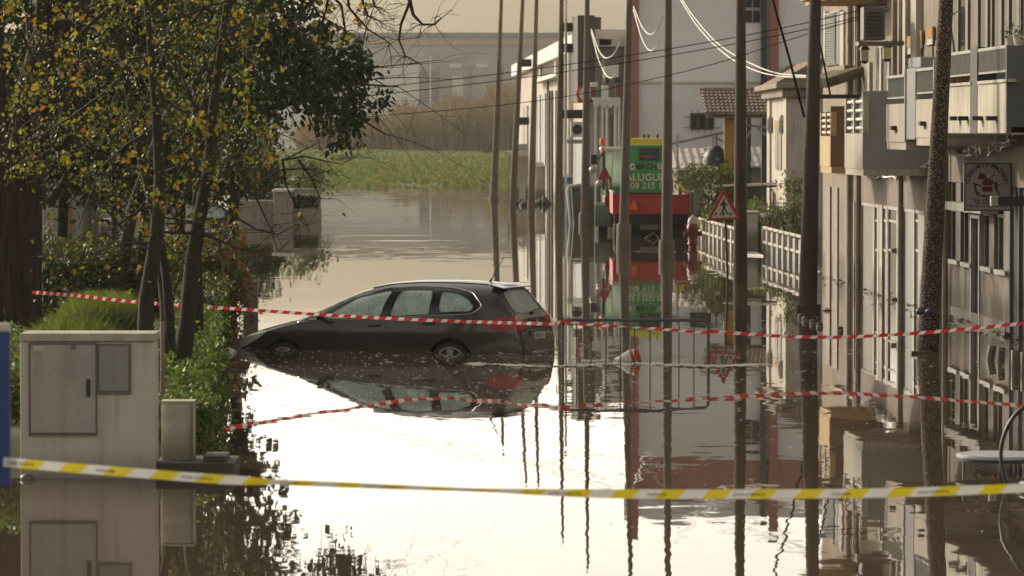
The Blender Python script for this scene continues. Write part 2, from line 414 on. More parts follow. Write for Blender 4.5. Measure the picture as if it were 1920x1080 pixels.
while len(pts) < 30000:
    y = 268 * (740 / 268.0) ** rnd.random(); x = rnd.uniform(-520, 160) * y / 8000 * 1.1; z = ground_z(x, y)
    if z > -0.3 and rnd.random() < (0.4 + 0.6 * (math.sin(x * 0.9 + y * 0.4) > -0.3)): pts.append((x, y, z - 0.05))
tag(blades('bank_grass', pts, 0.12, 0.40, 0.30, m_grass, 0.5), 'green and straw coloured grass covering the far bank beyond the flood', kind='stuff')
for i, (x0, x1, y0, y1, Db_, lab) in enumerate([(832, 925, 318, 334, 372, 'low dark bramble bush in the grass left of the furthest pole'), (700, 745, 300, 312, 520, 'small dark bush in the middle of the far grass'), (905, 935, 268, 292, 600, 'green bush at the foot of the reeds beside the furthest pole'), (620, 690, 296, 312, 480, 'pale bush at the left end of the far grass')]):
    t = thing('bramble_bush', lab, 'bush', (W((x0 + x1) / 2, 300, Db_).x, Db_, .1)); a_ = W(x0, y1, Db_); b_ = W(x1, y0, Db_)
    MB().tube([((a_.x + b_.x) / 2, Db_, -.2), ((a_.x + b_.x) / 2, Db_, b_.z * .8)], .08, 6).build('stem', m_grass_stem, t)
    P_ = [(a_.x + (b_.x - a_.x) * rnd.random(), Db_ + rnd.uniform(-1, 1), 0) for _ in range(700)]
    P_ = [(x, y, rnd.random() ** .7 * b_.z * max(.25, 1 - abs((x - (a_.x + b_.x) / 2) / (b_.x - a_.x) * 2) ** 2.2)) for x, y, z in P_]
    leaf_mesh('foliage', P_, .25, .6, m_bush_far, t, .6, -.2)
m_reed = leaf_mat('reeds', [(0.15, 0.10, 0.045), (0.23, 0.15, 0.07), (0.14, 0.12, 0.045), (0.30, 0.21, 0.10), (0.085, 0.07, 0.03)], 0.3, 0.7)
pts = []
def reed_top(px):   # row of the reed tops along the photo
    a = [(560, 225), (640, 205), (700, 190), (740, 178), (765, 185), (790, 205), (830, 175), (880, 150), (930, 138), (1000, 130), (1100, 140), (1180, 150)]
    for (x0, y0), (x1, y1) in zip(a, a[1:]):
        if x0 <= px <= x1: return y0 + (y1 - y0) * (px - x0) / (x1 - x0)
    return 220
hh = []
while len(pts) < 15000:
    px = rnd.uniform(560, 1180); y = rnd.uniform(715, 765); x = (px - 960) * y / F; z = ground_z(x, y)
    pts.append((x, y, z - 0.1)); hh.append(max(1.0, W(px, reed_top(px), y).z - z) * rnd.uniform(0.45, 1.05) * (0.84 + 0.13 * math.sin(px * 0.075 + .6) + .10 * math.sin(px * .031 + 2) + .05 * math.sin(px * .21)))
o = blades('reed_bed', pts, 1, 1, 0.42, m_reed, 0.07)
me = o.data; V = np.zeros(len(me.vertices) * 3); me.vertices.foreach_get('co', V); V = V.reshape(-1, 5, 3)
z0 = V[:, 0, 2].copy()
V[:, 2:4, 2] = (z0 + np.array(hh) * 0.55)[:, None]; V[:, 4, 2] = z0 + np.array(hh); V[:, 4, 0] += nrng.normal(size=len(hh)) * 1.8; V[:, 2:4, 0] += nrng.normal(size=(len(hh), 1)) * 0.4
me.vertices.foreach_set('co', V.ravel()); me.update()
tag(o, 'tall brown reeds and dry scrub standing behind the grass bank', kind='stuff')
# low green brush at the foot of the reeds, same mass
# ------------------------------------------------------------------ far factory
m_fgrey = mat('factory_grey', (0.36, 0.34, 0.325), 0.8, 0.12, 0.06, fine=0.6)
m_fband = mat('factory_band', (0.42, 0.33, 0.20), 0.8, 0.15, 0.1)
m_fdark = mat('factory_roof', (0.17, 0.18, 0.19), 0.7, 0.2, 0.1)
m_fwhite = mat('factory_white', (0.66, 0.62, 0.56), 0.8, 0.1, 0.08)
D = 1280
t = thing('factory_building', 'long pale factory hall with an ochre band across its top, beyond the reeds', 'factory', (W(840, 250, D).x, D, 0))
MB().wbox(440, 1300, 84, 250, D, 70, z0=-1).build('wall', m_fgrey, t)
MB().wbox(438, 1302, 72, 84, D - 0.8, 72).build('roof_band', m_fband, t)
MB().wbox(436, 1304, 61, 72, D - 1.2, 74).build('roof', m_fdark, t)
MB().wbox(520, 784, 122, 250, D - 25, 24.5, z0=-1).build('annexe', m_fwhite, t)
for a, b, c, d_ in [(802, 812, 146, 182), (848, 868, 143, 180)]:
    MB().wbox(a, b, c, d_, D - 0.6, 0.5).build('door', m_fwhite, t)
for a, b in [(842, 866), (893, 914)]:
    MB().wbox(a, b, 120, 127, D - 0.6, 0.5).build('vent_panel', m_fwhite, t)
MB().wbox(786, 812, 135, 250, D - 12, 11.6, z0=-1).build('stair_tower', m_fdark, t)
for a in (820, 880, 940): MB().wbox(a, a + 4, 122, 250, D - 0.9, 0.85, z0=-1).build('pilaster', m_fdark, t)
m_steel = mat('galvanised', (0.32, 0.33, 0.33), 0.45, 0.2, 6, metal=0.6)
D = 900
c = W(808, 250, D)
t = thing('street_lamp', 'far double headed street lamp in front of the factory', 'street lamp', (c.x, D, 0))
MB().tube([(c.x, D, -0.5), (c.x, D, W(808, 108, D).z)], [0.22, 0.14], 8).build('pole', m_steel, t)
for s in (-1, 1):
    z = W(808, 104, D).z
    MB().tube([(c.x, D, z - 0.1), (c.x + s * 0.4, D, z + 0.3), (c.x + s * 1.1, D, z)], [0.12, 0.12, 0.1], 6).ball((c.x + s * 1.2, D, z - 0.1), 0.56, 0.4, 0.2).build('lamp_head', m_steel, t)

# ------------------------------------------------------------------ power / lamp poles
m_pole = mat('weathered_concrete', (0.125, 0.096, 0.072), 0.85, 0.35, 1.2, 0.004, stretch=(4, 4, 0.6), streak=0.5, fine=30)
m_pole_d = mat('dark_concrete', (0.08, 0.06, 0.045), 0.9, 0.4, 1.5, 0.006, stretch=(3, 3, 0.8), streak=0.5, fine=40)
def speckle():
    m = mat('exposed_aggregate', (0.12, 0.09, 0.06), 0.9, 0.3, 3, 0)
    n, l = m.node_tree.nodes, m.node_tree.links; b = n['Principled BSDF']
    tc = n.new('ShaderNodeTexCoord'); v = n.new('ShaderNodeTexVoronoi'); v.inputs['Scale'].default_value = 32; l.new(tc.outputs['Object'], v.inputs['Vector'])
    r = n.new('ShaderNodeValToRGB'); r.color_ramp.elements[0].color = (0.34, 0.25, 0.17, 1); r.color_ramp.elements[0].position = 0.20
    r.color_ramp.elements[1].color = (0.045, 0.032, 0.022, 1); r.color_ramp.elements[1].position = 0.42; l.new(v.outputs['Distance'], r.inputs[0]); l.new(r.outputs[0], b.inputs['Base Color'])
    bp = n.new('ShaderNodeBump'); bp.inputs['Distance'].default_value = 0.02; bp.invert = True; l.new(v.outputs['Distance'], bp.inputs['Height']); l.new(bp.outputs[0], b.inputs['Normal']); return m
m_agg = speckle()
POLE = {}
def pole(key, xb, yb, xt, wb, wt, label, m, collar=None, ztop=13.0, n=12):
    g = G(xb, yb); D = g.y; top0 = W(xt, 0, D)
    k = (ztop + 0.7) / (top0.z + 0.0)
    pb = Vector((g.x, D, 0)); dirv = (top0 - pb) / top0.z
    s = D / F
    r0, r1 = wb / 2 * s, wt / 2 * s
    def P(z): return pb + dirv * z
    def R(z): return max(0.05, r0 + (r1 - r0) * z / top0.z)
    t = thing('utility_pole', label, 'pole', (pb.x, D, 0), 'tall poles along the flooded street')
    zs = [-0.7, 0, 1.5, 3, 5, 7, 9, 11, ztop]
    MB().tube([P(z) for z in zs], [R(z) for z in zs], n).build('shaft', m, t, smooth=True)
    if collar:
        MB().tube([P(-0.6), P(collar - 0.04), P(collar)], [r0 * 1.38, r0 * 1.38, r0 * 1.2], n).build('collar', m, t, smooth=True)
    # line hardware at the head, above the frame of the photo
    mbh = MB(); q = P(ztop); mbh.lathe([(R(ztop) * 1.15, -.05), (R(ztop) * 1.2, .06), (R(ztop) * .5, .16), (.03, .34)], q, 10)
    mbh.build('pole_cap', m_steel, t)
    POLE[key] = (P, R, D, t); return t
pole(1, 926, 373, 940, 13.5, 6.5, 'slim far pole standing furthest left, against the grass bank', m_pole, 0.2)
pole(2, 961, 388, 980, 14, 7, 'leaning far pole with a small dark box, left of the white building', m_pole)
pole(3, 996, 389, 1006, 14, 7, 'far pole rising in front of the white building wall beside the pale gate pillar', m_pole)
pole(4, 1047, 408, 1053, 16.5, 8, 'pole with black brackets beside the dark tower of the white building', m_pole)
pole(5, 1097, 420, 1101, 18, 9, 'pole standing in front of the green container and the round red sign', m_pole, 0.45)
pole(6, 1169, 466, 1180, 20, 10.5, 'pole with a wide collar that hides the left edge of the green machine', m_pole, 0.75)
pole(7, 1250, 483, 1253, 22, 13, 'pole with a thick collar at the right edge of the green machine', m_pole, 0.5)
pole(8, 1388, 531, 1389, 27, 18, 'dark pole right behind the pedestrian warning sign', m_pole_d)
pole(9, 1514, 588, 1529, 36, 21, 'thick dark pole with a square foot beside the near white fence', m_pole_d, 0.19)
pole(10, 1739, 662, 1774, 42, 27, 'thick leaning pole of speckled concrete in front of the shop fronts', m_agg)
MB().box(POLE[9][0](0).x - .21, POLE[9][0](0).x + .21, POLE[9][2] - .2, POLE[9][2] + .2, -.6, .17).build('square_foot', m_pole_d, POLE[9][3], bevel=.01)
# side fittings
P, R, D, t = POLE[9]; z = W(1540, 181, D).z; q = P(z)
MB().box(q.x, W(1612, 181, D).x, D - .04, D + .04, z - .04, z + .04).build('side_arm', mat('black_iron', (0.02, 0.02, 0.022), 0.5, 0.3, 5), t)
for key, y, side in [(2, 118, 1), (2, 227, 1), (4, 51, 1), (4, 90, 1), (4, 214, 1)]:
    P, R, D, t = POLE[key]; z = W(960, y, D).z; q = P(z); L = 0.5 if key == 2 else 1.0
    MB().box(q.x + R(z) * .8, q.x + R(z) + L * .9, D - .12, D + .12, z - .18, z + .18).build('bracket_box', mat('black_iron', (0.02, 0.02, 0.022), 0.5, 0.3, 5), t, bevel=.02)
# pale conduit beside pole 4
P, R, D, t = POLE[4]; x = W(1061, 200, D - .3).x
MB().tube([(x, D - .3, -.5), (x, D - .3, 9.5)], .05, 8).build('conduit', mat('pale_pipe', (0.5, 0.46, 0.38), 0.6, 0.2, 2), t)
# bags tied at the near pole
P, R, D, t = POLE[10]

# ------------------------------------------------------------------ overhead cables
m_wire = mat('cable_black', (0.015, 0.013, 0.011), 0.95, 0.2, 3, spec=0.0)
m_rope = mat('rope_white', (0.60, 0.57, 0.51), 0.6, 0.1, 5)
def span(name, pts, r, m, label, cat, group=None, sag=0.0, n=24):
    """cable through world points (Catmull-Rom)"""
    p = [Vector(q) for q in pts]; out = []
    if len(p) == 2:
        for i in range(n + 1):
            u = i / n; q = p[0].lerp(p[1], u); q.z -= sag * 4 * u * (1 - u); out.append(q)
    else:
        pp = [p[0] * 2 - p[1]] + p + [p[-1] * 2 - p[-2]]
        for i in range(1, len(pp) - 2):
            a, b, c, d = pp[i - 1:i + 3]
            for k in range(6):
                u = k / 6; out.append(0.5 * ((2 * b) + (c - a) * u + (2 * a - 5 * b + 4 * c - d) * u * u + (3 * b - a - 3 * c + d) * u ** 3))
        out.append(p[-1])
    return tag(MB().tube(out, r, 5).build(name, m, smooth=True), label, cat, group)
gw = 'thin wires crossing the street'
span('overhead_wire', [W(600, 176, 118), W(1000, 130, 108), W(1400, 66, 98), W(1735, -10, 90)], .011, m_wire, 'topmost of the three thin wires slanting up to the right across the street', 'wire', gw)
span('overhead_wire', [W(600, 190, 118), W(1000, 143, 108), W(1400, 78, 98), W(1735, 2, 90)], .011, m_wire, 'middle one of the three thin wires slanting up to the right across the street', 'wire', gw)
span('overhead_wire', [W(600, 226, 118), W(1000, 190, 108), W(1300, 130, 100), W(1520, 62, 94), W(1735, 0, 90)], .010, m_wire, 'lowest of the three thin wires, crossing the reeds and both far buildings', 'wire', gw)
span('guy_wire', [W(1436, -60, 93), W(1452, 10, 93), W(1480, 110, 93), W(1508, 220, 93)], .028, m_wire, 'thick black stay wire running down steeply to the dark pole', 'wire')
span('guy_wire', [W(1525, 30, 92), W(1540, 95, 92), W(1557, 180, 92)], .022, m_wire, 'short black stay wire right of the thick dark pole', 'wire')
gr = 'white rope swags hung between poles'
span('rope_swag', [W(1188, 12, 127), W(1203, 48, 125), W(1217, 64, 124), W(1230, 58, 123), W(1243, 30, 122)], .021, m_rope, 'upper white rope swag between the two poles over the green machine', 'rope', gr)
span('rope_swag', [W(1188, 18, 127), W(1203, 70, 125), W(1217, 94, 124), W(1228, 90, 123), W(1239, 72, 122)], .021, m_rope, 'lower white rope swag between the two poles over the green machine', 'rope', gr)
span('rope_swag', [W(1109, 55, 160), W(1123, 95, 157), W(1136, 109, 154), W(1150, 102, 151), W(1162, 80, 148)], .023, m_rope, 'upper white rope swag in front of the grey end wall', 'rope', gr)
span('rope_swag', [W(1109, 60, 160), W(1122, 110, 157), W(1136, 140, 154), W(1146, 146, 151), W(1154, 138, 148)], .023, m_rope, 'lower white rope swag in front of the grey end wall', 'rope', gr)
span('rope_swag', [W(1262, -30, 112), W(1300, 30, 108), W(1350, 85, 105), W(1410, 120, 101), W(1460, 138, 97), W(1512, 142, 93)], .017, m_rope, 'upper strand of the long white rope hanging over the tiled roof', 'rope', gr)
span('rope_swag', [W(1270, -10, 112), W(1310, 52, 108), W(1360, 102, 105), W(1410, 130, 101), W(1460, 143, 97), W(1512, 145, 93)], .017, m_rope, 'lower strand of the long white rope hanging over the tiled roof', 'rope', gr)
# ------------------------------------------------------------------ street facade on the right
class Facade:
    """a wall plane receding along the street; drawn in (column, row) of the photo, real metres out of the wall"""
    def __init__(s, X0, D0, k): s.X0, s.D0, s.k = X0, D0, k; s.A = X0 - k * D0
    def D(s, px, o=0.0):      # X = A + k*D - o ; px = 960 + F*X/D
        return F * (s.A - o) / (px - 960 - F * s.k)
    def X(s, D, o=0.0): return s.A + s.k * D - o
    def Z(s, py, D): return W(960, py, D).z
    def box(s, mb, px0, px1, py0, py1, o0, o1, mi=0, zt=None, zb=None):
        Da, Db = s.D(px0, o1), s.D(px1, o1); Dm = (Da + Db) / 2
        zt = s.Z(py0, Dm) if zt is None else zt; zb = s.Z(py1, Dm) if zb is None else zb
        s.dbox(mb, Da, Db, zb, zt, o0, o1, mi)
    def dbox(s, mb, Da, Db, zb, zt, o0, o1, mi=0):
        p = Vector((s.X(Da, o0), Da, zb))
        mb.obox(p, (s.k * (Db - Da), Db - Da, 0), (-(o1 - o0), 0, 0), (0, 0, zt - zb), mi)
    def pt(s, px, py, o=0.0):
        D = s.D(px, o); return Vector((s.X(D, o), D, s.Z(py, D)))
gA = G(1780, 589); gB = G(1640, 545)
FA = Facade(gA.x, gA.y, (gB.x - gA.x) / (gB.y - gA.y))

m_wallA = mat('stained_render', (0.225, 0.19, 0.16), 0.9, 0.25, 0.8, 0.004, streak=0.7, dirt=(0.09, 0.072, 0.05), tide=.55)
m_wallA2 = mat('cream_render', (0.27, 0.225, 0.18), 0.9, 0.22, 0.7, 0.004, streak=0.6, dirt=(0.12, 0.095, 0.065), tide=.55)
m_wallB = mat('beige_render', (0.27, 0.215, 0.16), 0.9, 0.22, 0.8, 0.004, streak=0.6, dirt=(0.12, 0.09, 0.06), tide=.5)
m_wallW = mat('white_render', (0.47, 0.425, 0.355), 0.9, 0.18, 0.8, 0.003, streak=0.55, dirt=(0.22, 0.18, 0.125), tide=.5)
m_peach = mat('peach_render', (0.50, 0.36, 0.20), 0.9, 0.15, 0.8, 0.003, streak=0.3)
m_greyr = mat('grey_render', (0.33, 0.32, 0.31), 0.9, 0.12, 0.9, 0.003, streak=0.3)
m_slate = mat('blue_grey_panel', (0.115, 0.125, 0.13), 0.7, 0.2, 1.0, 0.002)
m_dado = mat('wet_plinth', (0.20, 0.175, 0.145), 0.75, 0.3, 1.2, 0.003, streak=0.4)
m_glass = mat('dark_glass', (0.012, 0.013, 0.014), 0.08, 0.2, 1)
m_dark = mat('dark_recess', (0.02, 0.018, 0.016), 0.7, 0.3, 1)
m_frame = mat('brown_frame', (0.13, 0.11, 0.09), 0.5, 0.25, 4)
m_alu = mat('pale_aluminium', (0.36, 0.34, 0.31), 0.4, 0.15, 5, metal=0.3)
m_pipe = mat('beige_downpipe', (0.28, 0.225, 0.17), 0.6, 0.25, 2)
m_door = mat('grey_door', (0.20, 0.21, 0.21), 0.55, 0.2, 2, streak=0.3)
m_board = mat('canopy_board', (0.33, 0.31, 0.28), 0.8, 0.2, 2)
m_mould = mat('streaked_concrete', (0.50, 0.47, 0.38), 0.9, 0.25, 1.0, 0.003, streak=0.8, dirt=(0.12, 0.11, 0.07))
m_iron = mat('black_iron', (0.02, 0.02, 0.022), 0.5, 0.3, 5)
m_rail = mat('grey_rail', (0.33, 0.32, 0.29), 0.45, 0.2, 5, metal=0.4)
m_terra = mat('terracotta_tile', (0.22, 0.15, 0.11), 0.9, 0.5, 3, 0.004, fine=12)
m_ochre = mat('ochre_render', (0.36, 0.20, 0.05), 0.9, 0.2, 1.2, streak=0.3)
m_white = mat('white_paint', (0.62, 0.585, 0.52), 0.6, 0.18, 2, streak=.25, dirt=(.4, .36, .29))

def ftube(f, mb, px, py0, py1, o, r, zb=None, n=8):
    a = f.pt(px, py0, o); b = f.pt(px, py1, o); zb = b.z if zb is None else zb
    mb.tube([(a.x, a.y, zb), (a.x, a.y, a.z)], r, n)

# ---- building A : the saddler's shop (nearest) ------------------------------------
f = FA; Dn, Df = f.D(2180), f.D(1771)
A = thing('shop_building', 'nearest street building with stained pale wall, four narrow windows and a dark balcony', 'building', (f.X(80), 80, 0))
mb = MB(); f.dbox(mb, Dn, Df, -.7, 9.5, -9, -.10); mb.build('wall', m_wallA, A)
# front skin with openings: piers and bands standing proud of the glass
z_sill = f.Z(497, 78); z_lin = f.Z(402, 78); z_bnd = f.Z(381, 78); z_up = f.Z(345, 78); z_slab = f.Z(264, 78)
skin = MB()
def sk(px0, px1, zb, zt, o1=0.0): f.box(skin, px0, px1, 0, 0, -.10, o1, zt=zt, zb=zb)
wins = [(1778, 1793), (1801, 1817), (1838, 1856), (1864, 1883)]
doorA = (1820, 1835); bigdoor = (1892, 1962)
edges = [1771] + [e for w in (wins[0], wins[1], doorA, wins[2], wins[3], bigdoor) for e in w] + [2180]
for i in range(0, len(edges), 2): sk(edges[i], edges[i + 1], -.7, z_up)
for w in wins: sk(w[0], w[1], -.7, z_sill)
sk(1771, 2180, z_up + .003, 9.4, .002)
skin.build('front_wall', m_wallA, A)
for w in wins:
    g = MB(); f.box(g, w[0], w[1], 0, 0, -.098, -.085, zt=z_up - .02, zb=z_sill + .02); p = g.build('window', m_glass, A)
    g = MB(); Da, Db = f.D(w[0], -.05), f.D(w[1], -.05)
    for (d0, d1) in ((Da, Da - .05), (Db + .05, Db), ((Da + Db) / 2 + .02, (Da + Db) / 2 - .02)): f.dbox(g, d0, d1, z_sill + .02, z_up - .02, -.084, -.045)
    f.dbox(g, Da - .051, Db + .051, z_lin, z_lin + .06, -.083, -.04); g.build('frame', m_frame, p)
    g = MB(); f.dbox(g, f.D(w[0], .07) + .06, f.D(w[1], .07) - .06, z_sill - .06, z_sill + .02, .003, .07); g.build('sill', m_alu, p)
g = MB(); f.box(g, doorA[0], doorA[1], 0, 0, -.097, -.07, zt=z_lin, zb=-.7); p = g.build('door', m_dark, A)
g = MB(); f.box(g, doorA[0] - 1, doorA[0] + .5, 0, 0, -.06, .03, zt=z_lin, zb=-.7); f.box(g, doorA[1] - .5, doorA[1] + 1, 0, 0, -.06, .03, zt=z_lin, zb=-.7); f.box(g, doorA[0] + .4, doorA[1] - .4, 0, 0, -.059, .028, zt=z_lin - .003, zb=z_lin - .07); g.build('frame', m_alu, p)
g = MB(); f.box(g, bigdoor[0], bigdoor[1], 0, 0, -.097, -.06, zt=z_up, zb=-.7); p = g.build('shop_door', m_dark, A)
g = MB()
for q in (1892, 1909, 1925, 1943, 1960): f.box(g, q, q + 1.6, 0, 0, -.058, .0, zt=z_up, zb=-.7)
g.build('frame', m_slate, p)
g = MB(); f.dbox(g, f.D(1884, .03), f.D(1772, .03), -.7, f.Z(578, 80), .003, .02); g.build('plinth', m_dado, A)
g = MB(); f.box(g, 1771, 1838, 381, 397, .004, .32); g.build('canopy_board', m_board, A, bevel=.01)
g = MB(); ftube(f, g, 1772.5, 258, 0, .09, .06, zb=-.6); g.build('downpipe', m_pipe, A, smooth=True)
# first-floor openings
for a, b in [(1795, 1809), (1832, 1846), (1858, 1872), (1890, 1905), (1912, 1928), (1945, 1962)]:
    Dm = f.D((a + b) / 2, .01); g = MB(); f.box(g, a, b, 0, 0, .004, .012, zt=6.9, zb=f.Z(225, Dm)); p = g.build('window', m_glass, A)
    g = MB(); f.box(g, b - .5, b + 4, 0, 0, .004, .05, zt=6.95, zb=f.Z(225, Dm)); f.box(g, a - 1.5, a, 0, 0, .004, .04, zt=6.95, zb=f.Z(225, Dm)); f.box(g, a - .2, b + .2, 0, 0, .013, .038, zt=6.945, zb=6.86); g.build('frame', m_frame, p)
# balcony A (dark): slab, end wall, ledges, piers
BO = 1.30
def zA(y): return f.Z(y, f.D(1850, BO))
zb, zt, zl = zA(250), zA(95), zA(157)
Da, Db = f.D(1752, BO), f.D(1886, BO)
g = MB(); f.dbox(g, Da, Db, zb - .02, zb + .10, .004, BO - .08); bal = g.build('balcony_slab', m_greyr, A)
g = MB(); f.dbox(g, Db + .10, Db, zb, f.Z(85, f.D(1886, BO)), .003, BO); g.build('balcony_end_wall', m_slate, A, bevel=.01)
g = MB(); f.box(g, 1818, 1831, 0, 0, BO - .3, BO + .01, zt=zt + .08, zb=zb); g.build('balcony_pier', m_iron, A)
par = MB(); ra = MB(); net = MB(); sp = MB()
for a, b in ((1753, 1818), (1831, 1885)):
    f.box(par, a, b, 0, 0, BO - .12, BO, zt=zl, zb=zb + .003)
    f.box(par, a, b, 0, 0, BO - .14, BO + .03, zt=zl + .05, zb=zl + .002)
    f.box(ra, a, b, 0, 0, BO - .06, BO, zt=zt + .05, zb=zt); f.box(ra, a, b, 0, 0, BO - .04, BO - .01, zt=zl + .19, zb=zl + .16)
    f.box(net, a, b, 0, 0, BO - .035, BO - .025, zt=zt, zb=zl + .19)
    d0, d1 = f.D(a, BO), f.D(b, BO); n = int(abs(d0 - d1) / .11)
    for i in range(n): d = d0 + (d1 - d0) * (i + .5) / n; f.dbox(ra, d, d - .018, zl + .19, zt, BO - .024, BO - .008)
par.build('balcony_parapet', m_mould, A); ra.build('balcony_railing', m_rail, A); net.build('balcony_screen', m_slate, A)
for px in (1797, 1812, 1839, 1866):
    q = f.pt(px, 226, BO); sp.obox((q.x - .16, q.y, q.z), (.16, 0, 0), (0, -.2, 0), (0, 0, .07))
sp.build('drain_spout', m_iron, A)

# ---- building B (grey balcony) -----------------------------------------------------
Bn, Bf = f.D(1770.5), f.D(1603)
B = thing('apartment_building', 'middle street building with two grey balconies and beige downpipes', 'building', (f.X(92), 92, 0))
mb = MB(); f.dbox(mb, Bn + .02, Bf, -.7, 9.2, -9, -.02); mb.build('wall', m_wallA2, B)
z_l = f.Z(380, 95)
g = MB(); f.dbox(g, f.D(1769), f.D(1604), z_l + .003, f.Z(318, 95), -.018, .05); g.build('lintel_band', m_wallA, B)
for a, b, m_, nm in [(1615, 1637, m_frame, 'shutter_door'), (1640, 1645, m_dark, 'shop_window'), (1655, 1661, m_dark, 'shop_window'), (1665, 1681, m_glass, 'shop_window'), (1694, 1712, m_door, 'grey_door'), (1713, 1722, m_dark, 'shop_window'), (1742, 1760, m_frame, 'shutter_door')]:
    g = MB(); f.box(g, a, b, 0, 0, -.018, .012, zt=z_l, zb=-.7); p = g.build(nm, m_, B)
    g = MB(); f.box(g, b - .3, b + 2.2, 0, 0, -.017, .05, zt=z_l, zb=-.7); f.box(g, a - 1.2, a + .3, 0, 0, -.017, .04, zt=z_l, zb=-.7); f.box(g, a + .1, b + .1, 0, 0, .013, .038, zt=z_l - .003, zb=z_l - .07)
    if nm == 'shop_window':
        for y in (415, 470): zz = f.Z(y, f.D(a)); f.box(g, a + .3, b - .3, 0, 0, .013, .03, zt=zz + .05, zb=zz)
    g.build('frame', m_alu if nm != 'shutter_door' else m_wallW, p)
g = MB(); f.box(g, 1648, 1654, 0, 0, -.018, .06, zt=z_l, zb=-.7); g.build('pilaster', m_wallW, B); g = MB(); f.box(g, 1723.5, 1733, 0, 0, -.018, .06, zt=z_l, zb=-.7); g.build('pilaster', m_wallW, B)
for px, y0 in ((1609, 0), (1688, 0), (1765, 262), (1676, 0), (1592, 0)):
    g = MB(); ftube(f, g, px, 0, 0, .10, .06, zb=(-.6 if px != 1676 else 4.0)); 
    for y in (75, 200, 330, 470):
        q = f.pt(px, y, .1); g.lathe([(.07, -.05), (.075, 0), (.07, .05)], q, 8)
    g.build('downpipe', m_pipe, B, smooth=True)
# first floor B
for a, b, y0, y1, nm, m_ in [(1618, 1626, 120, 330, 'balcony_door', m_frame), (1641, 1648, 90, 330, 'balcony_door', m_dark), (1656, 1663, 110, 330, 'balcony_door', m_dark)]:
    g = MB(); f.box(g, a, b, y0, y1, -.018, .015); p = g.build(nm, m_, B)
    g = MB(); f.box(g, b - .3, b + 3, y0 - 3, y1, -.017, .05); g.build('frame', m_wallW, p)
for a, b, y0, y1 in [(1697, 1706, 68, 175), (1716.5, 1726.5, 57, 175), (1737, 1747, 50, 175)]:
    ym = y0 + 22; g = MB(); f.box(g, a, b, y0, y1, -.018, .01); p = g.build('window', m_glass, B)
    g = MB(); f.box(g, a, b, y0, ym, .011, .05); g.build('blind_box', m_ochre, p)
    g = MB()
    for i in range(4): f.box(g, a, b, ym + .3 + i * 3, ym + 2.6 + i * 3, .012, .035)
    g.build('blind', m_white, p)
g = MB(); f.box(g, 1706.5, 1716, 0, 0, -.018, .12, zt=9.2, zb=f.Z(180, 90)); g.build('pilaster', m_wallW, B); g = MB(); f.box(g, 1690, 1696, 0, 0, -.018, .08, zt=9.2, zb=f.Z(180, 90)); g.build('pilaster', m_wallW, B)
# wall lanterns
for px, y in ((1620, 92), (1662, 88)):
    q = f.pt(px, y + 10, .28); g = MB(); g.box(q.x - .08, q.x + .08, q.y - .08, q.y + .08, q.z - .14, q.z + .10); o_ = g.build('wall_lantern', mat('lantern_glass', (0.55, 0.48, 0.30), 0.3, 0.2, 5), B)
    g = MB(); g.lathe([(.13, 0), (.05, .1), (.02, .14)], (q.x, q.y, q.z + .10), 8); g.lathe([(.1, 0), (.04, -.06)], (q.x, q.y, q.z - .14), 8); g.tube([(q.x, q.y, q.z + .2), (q.x + .3, q.y, q.z + .25)], .02, 6); g.build('lantern_cap', m_iron, o_)
# balcony B1 : bar openings, long end wall with its shade put into the grey
def balcony(P_, px0, px1, BO, yt, yb, ysplit, m_front, m_end, endm_top=None, bars=False, rail=False, name='balcony'):
    Da, Db = f.D(px0, BO), f.D(px1, BO); Dm = (Da + Db) / 2
    zt, zb, zs = f.Z(yt, Dm), f.Z(yb, Dm), f.Z(ysplit, Dm)
    g = MB(); f.dbox(g, Da, Db, zb - .14, zb, .004, BO - .02); g.build(name + '_slab', m_front, P_)
    g = MB(); f.dbox(g, Db + .12, Db, zb, zt + .12, .003, BO); g.build(name + '_end_wall', m_end, P_, bevel=.01)
    g = MB(); f.dbox(g, Da, Db + .122, zb, zs, BO - .12, BO - .002)
    if bars: 
        L = Db - Da
        for u in (0, .47, .96): f.dbox(g, Da + L * u, Da + L * (u + .05), zs, zt, BO - .12, BO - .003)
    g.build(name + '_parapet', m_front, P_)
    g = MB()
    if bars:
        for i in range(4):
            z = zs + (zt - zs) * (i + .6) / 4.1
            g.tube([(f.X(Da, BO - .06), Da, z), (f.X(Db, BO - .06), Db + .13, z)], .035, 8)
        g.build(name + '_bars', m_white, P_, smooth=True)
        g = MB()
        for u in (.03, .5): g.obox(Vector((f.X(Da + (Db - Da) * u, BO - .118), Da + (Db - Da) * u, zs + .01)), (0, (Db - Da) * .44, 0), (-.01, 0, 0), (0, 0, zt - zs - .02))
        g.build(name + '_screen', m_slate, P_)
    if rail:
        f.dbox(g, Da, Db, zt - .05, zt, BO - .06, BO); f.dbox(g, Da, Db, zs + .10, zs + .13, BO - .05, BO - .02)
        n = 22
        for i in range(n): d = Da + (Db - Da) * (i + .5) / n; f.dbox(g, d, d - .015, zs + .13, zt - .05, BO - .04, BO - .025)
        g.build(name + '_railing', m_rail, P_)
        g = MB(); f.dbox(g, Da, Db, zs + .14, zt - .06, BO - .06, BO - .05); g.build(name + '_screen', m_slate, P_)
        g = MB(); q = f.pt((px0 + px1) / 2, yb - 22, BO); g.obox((q.x - .1, q.y + .2, q.z), (.1, 0, 0), (0, -.42, 0), (0, 0, .08)); g.build('drain_spout', m_iron, P_)
    return Da, Db
balcony(B, 1583, 1617, 1.36, 183, 315, 250, m_wallW, m_greyr, bars=True)  # paler front, greyer end: sun and shade put into the two colours
